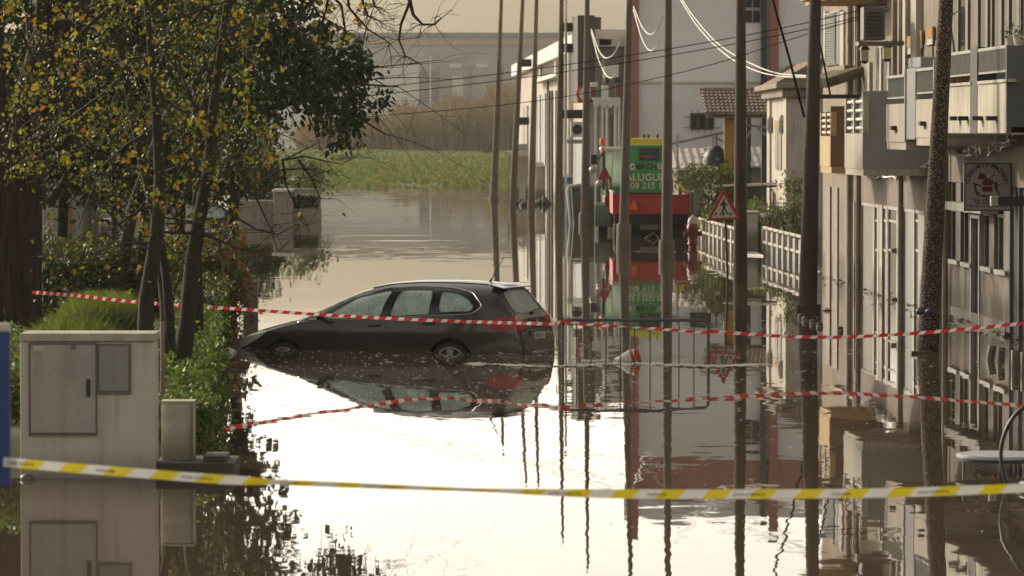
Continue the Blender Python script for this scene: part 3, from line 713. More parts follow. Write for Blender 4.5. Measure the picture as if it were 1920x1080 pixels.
balcony(B, 1661, 1696, 1.30, 141, 266, 195, m_wallW, m_greyr, rail=True)  # sunlit front and shaded end again told apart by colour
balcony(B, 1716, 1750, 1.28, 127, 258, 186, m_wallW, m_greyr, rail=True)  # front coloured as lit, end as shaded
q = f.pt(1705, 120, 1.0); g = MB(); Dm = f.D(1705, 1.0)
f.box(g, 1697, 1715, 128, 262, .01, 1.27); f.box(g, 1702, 1725, 108, 128, .01, .9); g.build('balcony_divider', m_greyr, B, bevel=.02)

# ---- building C (peach balcony, shutters) -------------------------------------------
Cn, Cf = f.D(1602.5), f.D(1541)
C = thing('old_house', 'furthest street building with a dark green louvred shutter and peach balcony', 'building', (f.X(107), 107, 0))
mb = MB(); f.dbox(mb, Cn + .02, Cf, -.7, 8.8, -9, -.02); mb.build('wall', m_wallB, C)
g = MB(); f.box(g, 1546, 1572, 25, 122, -.018, .04); p = g.build('shutter', mat('green_shutter', (0.035, 0.05, 0.048), 0.5, 0.2, 3), C)
g = MB(); 
for i in range(20): y = 27 + i * 4.7; f.box(g, 1547, 1564, y, y + 2.6, .041, .075)
g.build('louvre', mat('green_shutter', (0, 0, 0)), p)
g = MB(); f.box(g, 1573, 1580, 22, 124, -.017, .07); f.box(g, 1543, 1546, 22, 124, -.017, .07); f.box(g, 1545.8, 1573.2, 22.3, 24.6, -.016, .068); g.build('frame', m_wallW, p)
g = MB(); f.box(g, 1540, 1582, 125, 140, -.018, .28); g.build('cornice', m_wallB, C, bevel=.02)
g = MB()
for i in range(8): q = f.pt(1545 + i * 4.6, 146, .5); g.tube([q + Vector((-.35, 0, -.12)), q + Vector((.5, 0, .16))], .12, 7)
g.build('tile_ledge', mat('mossy_tile', (0.17, 0.15, 0.09), 0.95, 0.5, 4, 0.01), C)
for px in (1585, 1589, 1596, 1600):
    g = MB(); f.box(g, px, px + 1.4, 0, 0, -.018, .05, zt=8.7, zb=-.7); g.build('wall_strip', m_wallW if px in (1589, 1600) else m_greyr, C)
balcony(C, 1537, 1557, 1.15, 210, 312, 255, m_peach, mat('shaded_peach_render', (0.23, 0.15, 0.09), 0.9, 0.2, 1, streak=.3), bars=True)  # end wall is the peach darkened in colour for its shaded side
g = MB(); f.dbox(g, f.D(1499, 1.4), f.D(1541, 1.4), f.Z(24, 105), f.Z(-6, 105), .0, 1.4); f.dbox(g, f.D(1500, 1.3), f.D(1541, 1.3) , f.Z(30, 105), f.Z(24.2, 105), .0, 1.2); g.build('upper_balcony', m_peach, C, bevel=.01)
for a, b in ((1548, 1556), (1562, 1570)):
    g = MB(); f.box(g, a, b, 0, 0, -.018, .02, zt=f.Z(345, 108), zb=-.7); g.build('door', m_frame, C)
g = MB()
f.box(g, 1558, 1600, 316, 322, 0, .1); g.build('string_course', m_wallW, C)
m_steps = mat('worn_step', (0.3, 0.27, 0.23), 0.9, .25, 2)
# rubble grey wall strip between building C and the pole
# AC unit on its shelf
q = f.pt(1645, 80, .75)
t = thing('air_conditioner', 'boxy brown air conditioner on a wall shelf high on the middle building', 'air conditioner', (q.x, q.y, q.z))
MB().box(q.x - .32, q.x + .12, q.y - .35, q.y + .45, q.z + .05, q.z + .72).build('casing', mat('brown_metal', (0.12, 0.10, 0.09), 0.5, .25, 3), t, bevel=.02)
MB().box(q.x - .42, q.x + .5, q.y - .4, q.y + .5, q.z - .06, q.z + .02).build('shelf', m_frame, t)
g = MB()
for i in range(7): g.box(q.x - .26, q.x + .06, q.y - .37, q.y - .352, q.z + .12 + i * .075, q.z + .16 + i * .075)
g.build('grille', m_iron, t)
# garlands of cables under the balconies
def garland(px0, px1, y0, y1, label):
    g = MB(); n = 40
    for s in range(5):
        pts = []
        for i in range(n + 1):
            u = i / n; q = f.pt(px0 + (px1 - px0) * u, y0 + (y1 - y0) * u, .18); pts.append(q + Vector((rnd.gauss(0, .05), 0, rnd.gauss(0, .06) - .12 * math.sin(u * 3.14))))
        g.tube(pts, .018, 5)
    return tag(g.build('cable_bundle', mat('foil_cable', (0.55, 0.52, 0.45), 0.3, 0.5, 9, metal=.5), smooth=True), label, 'cables')
garland(1778, 1905, 280, 256, 'shiny tangled cable bundle under the dark balcony above the shop sign')
garland(1616, 1738, 322, 306, 'ragged cable bundle hanging under the grey balconies')

# ---- the saddler's sign -------------------------------------------------------------
Ds = f.D(1897, 0) ; a = W(1810, 393, Ds); b = W(1894, 308, Ds)
t = thing('hanging_sign', 'square shop sign with a red saddlery picture and arched lettering, sticking out from the wall', 'shop sign', ((a.x + b.x) / 2, Ds, a.z))
m_sign = mat('sign_face', (0.50, 0.45, 0.41), 0.6, .08, 1.5); m_sb = mat('sign_black', (0.025, 0.022, 0.02), .6, .2, 4); m_sr = mat('sign_red', (0.16, 0.018, 0.015), .6, .2, 6)
w_ = b.x - a.x; h_ = b.z - a.z
MB().box(a.x, b.x, Ds, Ds + .07, a.z, b.z).build('panel', m_sign, t)
g = MB(); fr = .026
g.box(a.x - fr, b.x + fr, Ds - .015, Ds + .085, b.z, b.z + fr); g.box(a.x - fr, b.x + fr, Ds - .015, Ds + .085, a.z - fr, a.z); g.box(a.x - fr, a.x, Ds - .015, Ds + .085, a.z, b.z); g.box(b.x, b.x + fr, Ds - .015, Ds + .085, a.z, b.z)
g.box(b.x + fr, b.x + .5, Ds + .02, Ds + .06, b.z - .12, b.z - .06); g.box(b.x + fr, b.x + .5, Ds + .02, Ds + .06, a.z + .06, a.z + .12); g.build('frame', m_frame, t)
cx = (a.x + b.x) / 2 - .02; cz = a.z + h_ * .56; R0 = w_ * .385; g = MB(); s_ = "CORREARIA MACHADO"
for i, c in enumerate(s_):
    if c == ' ': continue
    th = math.radians(172 - 164 * i / (len(s_) - 1)); ux = Vector((math.sin(th), 0, -math.cos(th))); uz = Vector((math.cos(th), 0, math.sin(th)))
    text_add(g, c, Vector((cx, Ds - .004, cz)) + uz * R0, ux, uz, .112, weight=.02)
for s_, y, sz in (("Telef: 265 6", .19, .075), ("Fax: 265", .125, .075), ("7580 ALCACER DO SAL", .055, .066)):
    text_add(g, s_, (cx - (.08 if y > .1 else 0), Ds - .004, a.z + h_ * y), (1, 0, 0), (0, 0, 1), sz, weight=.012)
g.build('lettering', m_sb, t)
g = MB(); Y = Ds - .004
def S_(x, z): return (a.x + w_ * x, Y, a.z + h_ * z)
def poly(pts): g.prism([S_(*p) for p in pts], (0, .003, 0))
poly([(.27, .66), (.29, .76), (.34, .83), (.36, .80), (.40, .81), (.47, .72), (.53, .66), (.50, .62), (.42, .68), (.37, .64), (.33, .68)])          # horse head
poly([(.36, .58), (.42, .66), (.56, .67), (.64, .62), (.60, .53), (.42, .53)])                                             # saddle
poly([(.37, .40), (.37, .50), (.60, .51), (.61, .39)])                                                                   # chest
poly([(.16, .57), (.20, .59), (.36, .54), (.36, .51), (.24, .53), (.25, .44), (.32, .36), (.27, .30), (.20, .41), (.20, .52)])   # boot / strap
poly([(.64, .58), (.68, .64), (.72, .57), (.73, .42), (.80, .31), (.78, .30), (.70, .38), (.66, .44)])
poly([(.50, .66), (.67, .82), (.68, .81), (.53, .65)]); poly([(.70, .53), (.83, .59), (.83, .57), (.70, .50)]); poly([(.28, .29), (.40, .33), (.55, .30), (.68, .31), (.55, .275), (.40, .28)])
poly([(.32, .36), (.25, .31), (.26, .29), (.34, .34)])
g.build('emblem', m_sr, t)
# dark box arm in front of it
Dq = 68; a = W(1858, 386, Dq); b = W(1935, 368, Dq)
t = thing('projecting_box_arm', 'dark boxy arm with a ribbed end coloured pale for the light on it, overlapping the shop sign', 'sign arm', (b.x, Dq, a.z))
MB().box(a.x + .12, b.x + 1.2, Dq, Dq + .15, a.z, b.z).build('arm', m_iron, t, bevel=.01)
g = MB(); g.box(a.x, a.x + .118, Dq, Dq + .15, a.z - .003, b.z + .003); g.build('end_cap', mat('lit_ribbed_cap', (0.48, 0.46, 0.38), .5, .4, 3, stretch=(12, 1, .3)), t, bevel=.01)  # pale colour stands in for light on the end of the arm
MB().box(b.x + .9, b.x + 1.0, Dq + .03, Dq + .12, -.7, b.z - .02).build('post', m_iron, t)
# ---- plants on the balcony A ----------------------------------------------------------
m_spiky = leaf_mat('spiky_leaf', [(0.05, 0.09, 0.025), (0.08, 0.12, 0.035), (0.13, 0.14, 0.05)], .3)
def rosette(t, c, n, L, w, up=.7):
    g = MB()
    for i in range(n):
        a_ = 6.283 * i / n + rnd.uniform(-.3, .3); d = Vector((math.cos(a_), math.sin(a_), rnd.uniform(up * .4, up * 1.5))).normalized(); s = d.cross(Vector((0, 0, 1))).normalized() * w
        l = L * rnd.uniform(.7, 1.1); m1 = c + d * l * .5; e = c + d * l + Vector((0, 0, -l * .12))
        g.add([c - s * .5, c + s * .5, m1 + s * .5, m1 - s * .5, e], [(0, 1, 2, 3), (3, 2, 4)])
    return g.build('leaf_rosette', m_spiky, t, recalc=False)
zp = zA(98)
for px, n, L, h, lab in [(1792, 16, .35, .95, 'spindly dracaena with a tuft on a bare stem, on the dark balcony'), (1803, 14, .30, 0, 'low spiky yucca at the foot of the tall dracaena'), (1826, 12, .36, 0, 'spiky yucca beside the dark pier of the balcony')]:
    q = f.pt(px, 110, BO - .3); c = Vector((q.x, q.y, zp - .25)); t = thing('potted_plant', lab, 'plant', c)
    MB().lathe([(.09, -.2), (.13, .05), (.14, .08)], c, 10).build('pot', mat('clay_pot', (0.3, 0.17, 0.1), .8, .2, 4), t)
    if h: MB().tube([c, c + Vector((-.05, 0, .5)), c + Vector((-.12, .05, h))], [.025, .02, .018], 6).build('stem', m_frame, t)
    rosette(t, c + Vector((-.12 if h else 0, .05 if h else 0, h if h else .1)), n, L, .035, 1.0 if not h else .5)
for px, lab, m_ in [(1893, 'pale flower pot with withered stalks on the end of the dark balcony', m_white), (1908, 'second pale flower pot on the balcony end, with green leaves', m_white)]:
    q = f.pt(px, 85, 1.1); c = Vector((q.x, q.y, f.Z(84, q.y))); t = thing('flower_pot', lab, 'flower pot', c)
    MB().lathe([(.06, 0), (.085, .13), (.09, .15)], c, 12).build('pot', m_, t, smooth=True)
    P_ = np.array(c) + np.array([0, 0, .2]) + nrng.normal(size=(40, 3)) * .06
    leaf_mesh('foliage', P_, .05, .12, m_spiky, t, .3)
# ------------------------------------------------------------------ grey block, white building, tiled porch, classical house
m_block = mat('pale_grey_wall', (0.78, 0.76, 0.74), 0.9, 0.06, 0.15, fine=2, streak=.15, dirt=(.6, .58, .56))
m_pink = mat('faded_red', (0.34, 0.15, 0.12), .85, .12, .6)
m_dkgreen = mat('dark_green_pipe', (0.03, 0.045, 0.04), .6, .2, 2)
Dg = 168
t = thing('grey_block', 'big pale grey block with two faded red strips and a row of barred windows', 'building', (W(1340, 250, Dg).x, Dg, 0))
a = W(1178, 250, Dg); b = W(1700, 250, Dg); ztop = 11.6
def slab_(z0, z1, o): 
    xb = a.x * (Dg + 30) / Dg * 1.03
    return MB().prism([(a.x - o, Dg - o, z0), (b.x + o, Dg - o, z0), (b.x + o, Dg + 30, z0), (xb - o, Dg + 30, z0)], (0, 0, z1 - z0))
slab_(-.7, ztop - 2.2, 0).build('wall', m_block, t); slab_(ztop - 2.195, ztop - .6, .05).build('roof_band', m_pink, t); slab_(ztop - .595, ztop, .15).build('cornice', m_block, t)
for p0, p1, y1 in ((1183, 1198, 262), (1443, 1460, 170)): MB().wbox(p0, p1, -180, y1, Dg - .25, .24).build('red_strip', m_pink, t)
MB().wbox(1179, 1182.5, -180, 262, Dg - .2, .19).build('corner_trim', m_block, t)
MB().wbox(1199, 1440, 152, 155.5, Dg - .12, .11).build('ledge', m_white, t)
MB().wbox(1427, 1438, -150, 262, Dg - .3, .28).build('drain_pipe', m_dkgreen, t)
g = MB().wbox(1397, 1425, -10, 42, Dg - .06, .05).build('window', m_dark, t)
MB().wbox(1397, 1425, 14, 20, Dg - .12, .05).wbox(1410, 1412, -10, 42, Dg - .11, .04).build('frame', m_board, g)
g0 = MB().wbox(1294, 1339, 212, 243, Dg - .06, .05).build('window', m_frame, t)
for p in (1296, 1312, 1328): MB().wbox(p, p + 10, 215, 241, Dg - .1, .03).build('pane', m_dark, g0)
g = MB()
for p in (1297, 1309, 1321, 1333): g.wbox(p, p + 1, 206, 250, Dg - .3, .02)
for y in (219, 239): g.wbox(1282, 1352, y, y + 1, Dg - .32, .02)
g.build('window_bars', m_iron, g0)
# dark low gable behind the classical house
D = 160; t = thing('dark_roofed_house', 'dark gabled roof just visible behind the classical house', 'house', (W(1500, 250, D).x, D, 0))
g = MB(); a = W(1475, 160, D); b = W(1560, 160, D); c = W(1500, 118, D)
g.prism([a, b, (b.x, D, c.z), (c.x, D, c.z)], (0, 8, 0)); g.build('roof', m_terra, t)
MB().box(a.x + .3, b.x - .2, D + .2, D + 7.5, -.5, a.z - .003).build('wall', m_greyr, t)
# ---- tiled porch ------------------------------------------------------------------------
D = 150
t = thing('tiled_porch', 'porch with a clay tile roof standing on an ochre post', 'porch', (W(1385, 250, D).x, D, 0))
a, b = W(1325, 212, D), W(1446, 212, D); top = W(1330, 171, D + 3.0)
g = MB(); g.add([(a.x, D, a.z - .1), (b.x, D, b.z - .1), (b.x, D + 3, top.z - .1), (a.x, D + 3, top.z - .1), (a.x, D, a.z - .18), (b.x, D, b.z - .18), (b.x, D + 3, top.z - .18), (a.x, D + 3, top.z - .18)], [(0, 1, 2, 3), (7, 6, 5, 4), (0, 4, 5, 1), (1, 5, 6, 2), (2, 6, 7, 3), (3, 7, 4, 0)])
n = 15
for i in range(n + 1):
    x = a.x + (b.x - a.x) * i / n
    for k in range(7):
        u0, u1 = k / 7, (k + 1.25) / 7
        g.tube([(x, D - .12 + 3.1 * u0, a.z - .05 + (top.z - a.z) * u0 + .05), (x, D - .12 + 3.1 * u1, a.z - .05 + (top.z - a.z) * u1)], [.085, .065], 7)
g.tube([(a.x - .1, D + 3.05, top.z + .02), (b.x + .1, D + 3.05, top.z + .02)], .12, 8)
g.build('tile_roof', mat('old_clay_tile', (0.21, 0.155, 0.12), .9, .55, 5, .01, fine=20), t, smooth=True)
MB().wbox(1358, 1378, 214, 330, D + .3, .4, z0=-.6).build('post', m_ochre, t)
MB().wbox(1400, 1408, 214, 330, D + 2.6, .2, z0=-.6).build('rear_post', m_dkgreen, t); MB().wbox(1428, 1440, 214, 330, D + 2.5, .3, z0=-.6).build('rear_post', m_dkgreen, t)
MB().tube([W(1378, 232, D + .8), W(1446, 240, D + .8)], .05, 6).tube([W(1410, 240, D + .8), W(1398, 262, D + .8)], .04, 6).tube([W(1420, 240, D + .8), W(1446, 262, D + .8)], .04, 6).build('brace', m_greyr, t)
D = 152
t = thing('pipe_frame', 'sloping metal pipe frame left of the ochre post', 'pipe frame', (W(1310, 330, D).x, D, 0))
MB().tube([W(1258, 270, D), W(1358, 248, D)], .05, 6).tube([W(1270, 252, D), W(1270, 340, D)], .05, 6).tube([W(1337, 252, D), W(1337, 340, D)], .05, 6).tube([W(1337, 256, D), W(1358, 266, D)], .04, 6).build('pipe', m_steel, t)
m_corr = mat('corrugated_sheet', (0.42, 0.36, 0.32), .7, .3, .8, streak=.6, dirt=(.2, .13, .10))
def shed(px0, px1, y0, y1, D, label, m_):
    a, b = W(px0, y1, D), W(px1, y1, D); top = W(px0, y0, D + 5).z
    t = thing('corrugated_shed', label, 'shed', ((a.x + b.x) / 2, D + 2, 0))
    g = MB(); n = int((b.x - a.x) / .13)
    vs = []
    for i in range(n + 1):
        x = a.x + (b.x - a.x) * i / n; dz = .04 if i % 2 else 0
        vs += [(x, D, a.z + dz), (x, D + 5, top + dz), (x, D + 5, top + dz - .03), (x, D, a.z + dz - .03)]
    fs = []
    for i in range(n):
        p = i * 4
        for k in range(4): fs.append((p + k, p + (k + 1) % 4, p + 4 + (k + 1) % 4, p + 4 + k))
    g.add(vs, fs); g.build('roof', m_, t)
    MB().box(a.x + .2, b.x - .2, D + .3, D + 4.8, -.6, a.z - .06).build('wall', m_wallA, t)
shed(1262, 1330, 279, 316, 152, 'corrugated shed roof with rust streaks beside the green machine', m_corr)
shed(1336, 1444, 276, 312, 156, 'grey corrugated lean-to roof left of the classical house', mat('grey_corrugated', (0.30, 0.29, 0.28), .7, .25, .8, streak=.5))
# black hood
D = 151; c = W(1343, 312, D)
t = tag(MB().lathe([(.5, 0), (.48, .3), (.36, .55), (.12, .72), (.03, .75)], c, 14).lathe([(.03, .7), (.04, 1.1)], c, 6).build('chimney_cowl', m_iron, smooth=True), 'black rounded cowl on a pipe in front of the corrugated roof', 'cowl')
# ---- classical house ---------------------------------------------------------------------
D = 128; t = thing('classical_house', 'small cream house with a moulded cornice, pediment and one tall window', 'house', (W(1475, 250, D).x, D, 0))
a = W(1441, 340, D + 6); c0 = W(1478, 340, D); b = W(1540, 340, D)
zt = W(1478, 182, D).z
# body: left face lit, front face grey
far = W(1441, 340, D + 9.0)
g = MB(); g.add([(far.x, D + 9, -.6), (c0.x, D, -.6), (b.x, D, -.6), (b.x, D + 9, -.6), (far.x, D + 9, zt), (c0.x, D, zt), (b.x, D, zt), (b.x, D + 9, zt)], [(0, 1, 5, 4), (1, 2, 6, 5), (2, 3, 7, 6), (3, 0, 4, 7), (4, 5, 6, 7)]); g.build('wall', m_wallW, t)
dv = (Vector((far.x, D + 9, 0)) - Vector((c0.x, D, 0))); dn = Vector((-dv.y, dv.x, 0)).normalized();
if dn.x > 0: dn = -dn
cb = Vector((c0.x, D, 0))
def side(u0, u1, z0, z1, o0, o1, g): p = cb + dv * u0 + dn * o0; g.obox((p.x, p.y, z0), dv * (u1 - u0), dn * (o1 - o0), (0, 0, z1 - z0))
z = lambda y: W(1460, y, D + 4).z
g = MB(); side(-.05, 1.05, zt, zt + .25, -.2, .22, g); g.box(c0.x - .1, b.x + .1, D - .25, D + .2, zt - .002, zt + .248); side(-.08, 1.08, zt + .252, zt + .42, -.3, .42, g); g.box(c0.x - .2, b.x + .2, D - .45, D + .1, zt + .252, zt + .42); g.build('cornice', m_wallB, t, bevel=.03)
g = MB(); apex = zt + 1.15; g.prism([(c0.x - .4, D - .2, zt + .425), (c0.x + .9, D - .2, apex), (b.x + .5, D - .2, apex), (b.x + .5, D - .2, zt + .425)], (0, 8, 0)); g.build('roof', m_terra, t)
g = MB(); side(.30, .62, z(318), z(240), .002, .03, g); p = g.build('window', m_frame, t)
g = MB(); side(.32, .60, z(240), z(226), .002, .05, g); g.build('blind_box', m_ochre, p)
g = MB(); side(.45, .47, z(318), z(240), .031, .05, g); g.build('mullion', m_wallW, p)
g = MB(); side(0, .12, -.6, zt - .003, .002, .07, g); side(.84, .98, -.6, zt - .003, .002, .07, g); g.build('pilaster', m_wallW, t)
g = MB()
for u in (.18, .78): p_ = cb + dv * u + dn * .08; g.ball((p_.x, p_.y, z(234)), .12, .12, .3)
g.build('console', m_greyr, t)
# ---- white building on the left of the street ------------------------------------------------
Wn, Wf = 175.0, 268.0
x_n = (1105 - 960) * Wn / F; x_f = (969 - 960) * Wf / F
FW = Facade(x_n, Wn, (x_f - x_n) / (Wf - Wn))
t = thing('white_building', 'long white two storey building with a dark tower, left of the street', 'building', (x_n + 2, Wn + 20, 0))
wt = 7.7
def body(zb, zt_, m_, nm, out=0.0, d0=Wn, d1=Wf, wd=9):
    g = MB(); p = [(FW.X(d0, out), d0 - out, zb), (FW.X(d1, out), d1, zb), (FW.X(d1, out) + wd, d1, zb), (FW.X(d0, out) + wd + out, d0 - out, zb)]
    g.prism(p, (0, 0, zt_ - zb)); return g.build(nm, m_, t)
body(-.7, wt - .7, m_wallW, 'wall'); body(wt - .697, wt, m_white, 'parapet', .35)
g = MB(); p0 = W(1106, 250, Wn - .05); g.box(p0.x, p0.x + 6, Wn - .06, Wn - .01, -.7, wt - .705); g.build('end_wall', m_greyr, t)
for i, (a, b, y0, y1, m_) in enumerate([(1003, 1011, 112, 140, m_glass), (1013, 1040, 96, 140, m_glass), (1003, 1010, 180, 310, m_frame), (1012, 1020, 178, 310, m_door), (1022, 1030, 175, 310, m_frame), (1032, 1039, 172, 310, m_door), (1077, 1092, 240, 400, m_door), (980, 986, 200, 330, m_frame)]):
    g = MB(); FW.box(g, a, b, y0, y1, .004, .05); p = g.build('window' if i < 2 else 'roller_door', m_, t)
    g = MB(); FW.box(g, b - .2, b + 1.2, y0 - 2, y1, .003, .12); g.build('frame', m_white, p)
g = MB(); FW.box(g, 1072, 1083, 32, 192, .01, .7); FW.box(g, 1083, 1126, 32, 192, -4, .69) if False else None
g.wbox(1073, 1127, 32, 190, Wn + 2, 2.2); g.build('dark_tower', mat('dark_cladding', (0.045, 0.04, 0.035), .7, .25, .8), t)
for px in (1060, 1064, 1069): g = MB(); ftube(FW, g, px, 60, 0, .25, .13, zb=-.5); g.build('column', m_white, t)
for px, y0 in ((1027, 150), (1030, 170), (1035, 170)): g = MB(); ftube(FW, g, px, y0, 0, .2, .07, zb=-.5); g.build('drain_pipe', m_frame, t)
g = MB(); FW.box(g, 1000, 1042, 143, 150, .003, .5); g.build('canopy', m_white, t)
p = W(1137, 79, Wn - .3); MB().box(p.x - .3, p.x + .2, Wn - .35, Wn - .07, p.z - .12, p.z + .12).build('wall_light', m_white, t)
for i, px in enumerate((1118, 1128, 1136, 1144, 1152, 1158)):
    MB().wbox(px, px + 5, 215, 420, Wn - .1, .03, z0=-.6).build('door_panel', [m_door, m_frame][i % 2], t)
# AC unit on the white building and tray below
D = 168; a = W(1070, 257, D); b = W(1093, 228, D)
t = thing('air_conditioner', 'white air conditioner hung on the street side of the white building', 'air conditioner', (a.x, D, a.z))
MB().box(a.x, b.x, D, D + .8, a.z, b.z).build('casing', m_white, t, bevel=.02)
MB().lathe([(.2, 0), (.2, .02)], ((a.x + b.x) / 2 + .02, D - .01, (a.z + b.z) / 2), 16, axis=(0, -1, 0)).build('fan_grille', m_iron, t)
MB().box(a.x - .15, b.x + .1, D - .1, D + .9, a.z - .26, a.z - .1).build('drip_tray', m_greyr, t)
# round red sign
D = 164; c = W(1098, 176, D)
t = thing('round_road_sign', 'round red and white prohibition sign half hidden behind a pole', 'road sign', (c.x, D, c.z))
MB().lathe([(.36, 0), (.36, .02), (.27, .021)], c, 24, axis=(0, -1, 0)).build('disc', mat('sign_red_paint', (0.50, 0.05, 0.025), .4, .1, 3), t)
MB().lathe([(.25, .024), (.25, .026)], c, 24, axis=(0, -1, 0)).build('white_field', m_white, t)
MB().tube([(c.x, D + .03, -.6), (c.x, D + .03, c.z + .3)], .035, 8).build('post', m_steel, t)
# scalloped awning with white posts, board above
D = 162; x0, x1 = W(1112, 190, D).x, W(1163, 190, D).x; z = W(1112, 186, D).z
t = thing('shop_awning', 'white scalloped awning on slim posts in front of the grey end wall', 'awning', ((x0 + x1) / 2, D, 0))
g = MB(); g.box(x0, x1, D, D + 3, z, z + .07)
for i in range(4):
    cx_ = x0 + (x1 - x0) * (i + .5) / 4; g.prism([(cx_ - .12, D - .01, z), (cx_ - .12, D - .01, z - .2), (cx_ - .05, D - .01, z - .32), (cx_ + .05, D - .01, z - .32), (cx_ + .12, D - .01, z - .2), (cx_ + .12, D - .01, z)], (0, .05, 0))
g.build('canopy', m_white, t)
for px in (1117, 1129, 1138, 1154, 1161): MB().tube([(W(px, 200, D).x, D + .1, -.6), (W(px, 200, D).x, D + .1, z)], .05, 7).build('post', m_white, t)
m_dkred = mat('dark_red_board', (0.17, 0.05, 0.045), .6, .2, 2)
D = 163.5; a = W(1106, 186, D)
t = thing('shop_board', 'stacked white and dark red shop boards above the scalloped awning', 'shop board', (W(1135, 180, D).x, D, a.z))
MB().wbox(1128, 1141, 160, 184, D, .3).build('white_board', m_white, t, bevel=.03); MB().wbox(1132, 1160, 122, 146, D + .05, .3).build('white_board', m_white, t, bevel=.03); MB().wbox(1107, 1121, 154, 163, D, .2).build('white_board', m_white, t, bevel=.03)
MB().wbox(1107, 1116, 163, 182, D + .02, .2).build('red_board', m_dkred, t, bevel=.02); MB().wbox(1154, 1164, 158, 182, D + .02, .2).build('red_board', m_dkred, t, bevel=.02)
MB().wbox(1134, 1143, 146, 156, D, .2).build('black_lamp', m_iron, t, bevel=.03); MB().wbox(1152, 1162, 145, 155, D, .2).build('black_lamp', m_iron, t, bevel=.03)
MB().wbox(1130, 1132, 100, 200, D + .6, .1, z0=-.5).build('post', m_steel, t)
# white kiosk and gate pillars
D = 236; t = thing('white_kiosk', 'white kiosk with a ledge, between the two leftmost leaning poles', 'kiosk', (W(970, 350, D).x, D, 0))
MB().wbox(952, 990, 293, 370, D, 2, z0=-.6).build('wall', m_wallW, t); MB().wbox(949, 990, 284, 292.5, D - .2, 2.4).build('ledge', m_white, t)
MB().wbox(971, 989, 270, 283.5, D + .3, 1).build('top_box', m_greyr, t)
MB().wbox(970, 989, 345, 352, D - .3, .28).wbox(973, 986, 352.2, 380, D - .25, .2, z0=-.6).build('counter', m_white, t)
D = 222; t = thing('gate_pillar', 'cream gate pillar with a white cap among the far poles', 'pillar', (W(1020, 350, D).x, D, 0))
MB().wbox(1004, 1034, 313, 380, D, .8, z0=-.6).build('shaft', m_wallW, t, bevel=.03); MB().wbox(1002, 1036, 304, 312.6, D - .1, 1.0).build('cap', m_white, t, bevel=.03)
# dark rubbish bags
m_bag = mat('black_plastic', (0.02, 0.018, 0.018), .75, .3, 4, .03)
for i, (px, py, rx, rz, D, lab) in enumerate([(974, 388, 22, 9, 205, 'heap of black bags at the foot of the second far pole'), (992, 391, 17, 9, 203, 'wide heap of black bags between two far poles'), (1018, 387, 15, 12, 207, 'heap of black bags in front of the cream gate pillar')]):
    s = D / F; g = MB(); c = W(px, py, D)
    for k in range(9):
        e_ = rnd.uniform(-.75, .75); g.ball((c.x + e_ * rx * s, D + rnd.uniform(-.3, .3), -.03), rx * s * rnd.uniform(.3, .5), .4, rz * s * rnd.uniform(1.0, 1.7) * (1 - .5 * abs(e_)), 9, 6)
    tag(g.build('rubbish_heap', m_bag, smooth=True), lab, 'rubbish', 'heaps of black bags by the far poles')
# blue bin and green container
D = 178; a, b = W(1051, 366, D), W(1074, 332, D)
t = thing('blue_bin', 'blue bin with a pale spiked rim beside the bracketed pole', 'bin', ((a.x + b.x) / 2, D, 0))
m_blue = mat('blue_plastic', (0.03, 0.12, 0.22), .5, .2, 3)
MB().box(a.x, b.x, D, D + .5, -.5, b.z).build('body', m_blue, t, bevel=.03)
g = MB()
for i in range(6): x = a.x + (b.x - a.x) * (i + .3) / 6; g.box(x, x + .04, D - .01, D + .02, b.z + .003, b.z + .13)
g.build('rim', m_white, t)
MB().box(a.x + .1, b.x - .1, D - .012, D - .002, a.z + .2, b.z - .25).build('label_panel', mat('pale_blue', (0.1, 0.28, 0.36), .5, .2, 3), t)
D = 163; a, b = W(1071, 420, D), W(1131, 350, D)
t = thing('waste_container', 'big grey green waste container behind the pole with the collar', 'waste container', ((a.x + b.x) / 2, D, 0))
m_gr = mat('grey_green_plastic', (0.085, 0.11, 0.09), .55, .25, 2)
g = MB(); xm, ym = (a.x + b.x) / 2, D + .5; hw = (b.x - a.x) / 2
g.add([(xm - hw * .8, ym - .42, -.4), (xm + hw * .8, ym - .42, -.4), (xm + hw * .8, ym + .42, -.4), (xm - hw * .8, ym + .42, -.4), (xm - hw, ym - .5, b.z - .1), (xm + hw, ym - .5, b.z - .1), (xm + hw, ym + .5, b.z - .1), (xm - hw, ym + .5, b.z - .1)], [(0, 1, 5, 4), (1, 2, 6, 5), (2, 3, 7, 6), (3, 0, 4, 7), (4, 5, 6, 7), (3, 2, 1, 0)]); g.build('body', m_gr, t, bevel=.03)
g = MB()
pr = [(-.52, 0), (-.4, .12), (-.15, .2), (.15, .2), (.4, .12), (.52, 0)]
g.prism([(xm - hw - .02, ym + y, b.z - .1 + z_) for y, z_ in pr], (2 * hw + .04, 0, 0)); g.build('lid', m_gr, t, bevel=.02)
MB().tube([(xm - hw - .02, ym - .55, -.1), (xm - hw - .14, ym - .6, b.z - .15), (xm - hw - .1, ym - .6, b.z + .02), (xm - hw + .2, ym - .6, b.z + .06)], .055, 8).build('lift_bar', m_white, t, smooth=True)
MB().tube([(xm + hw, ym - .55, -.1), (xm + hw + .04, ym - .6, b.z - .15)], .05, 8).build('lift_bar', m_white, t, smooth=True)
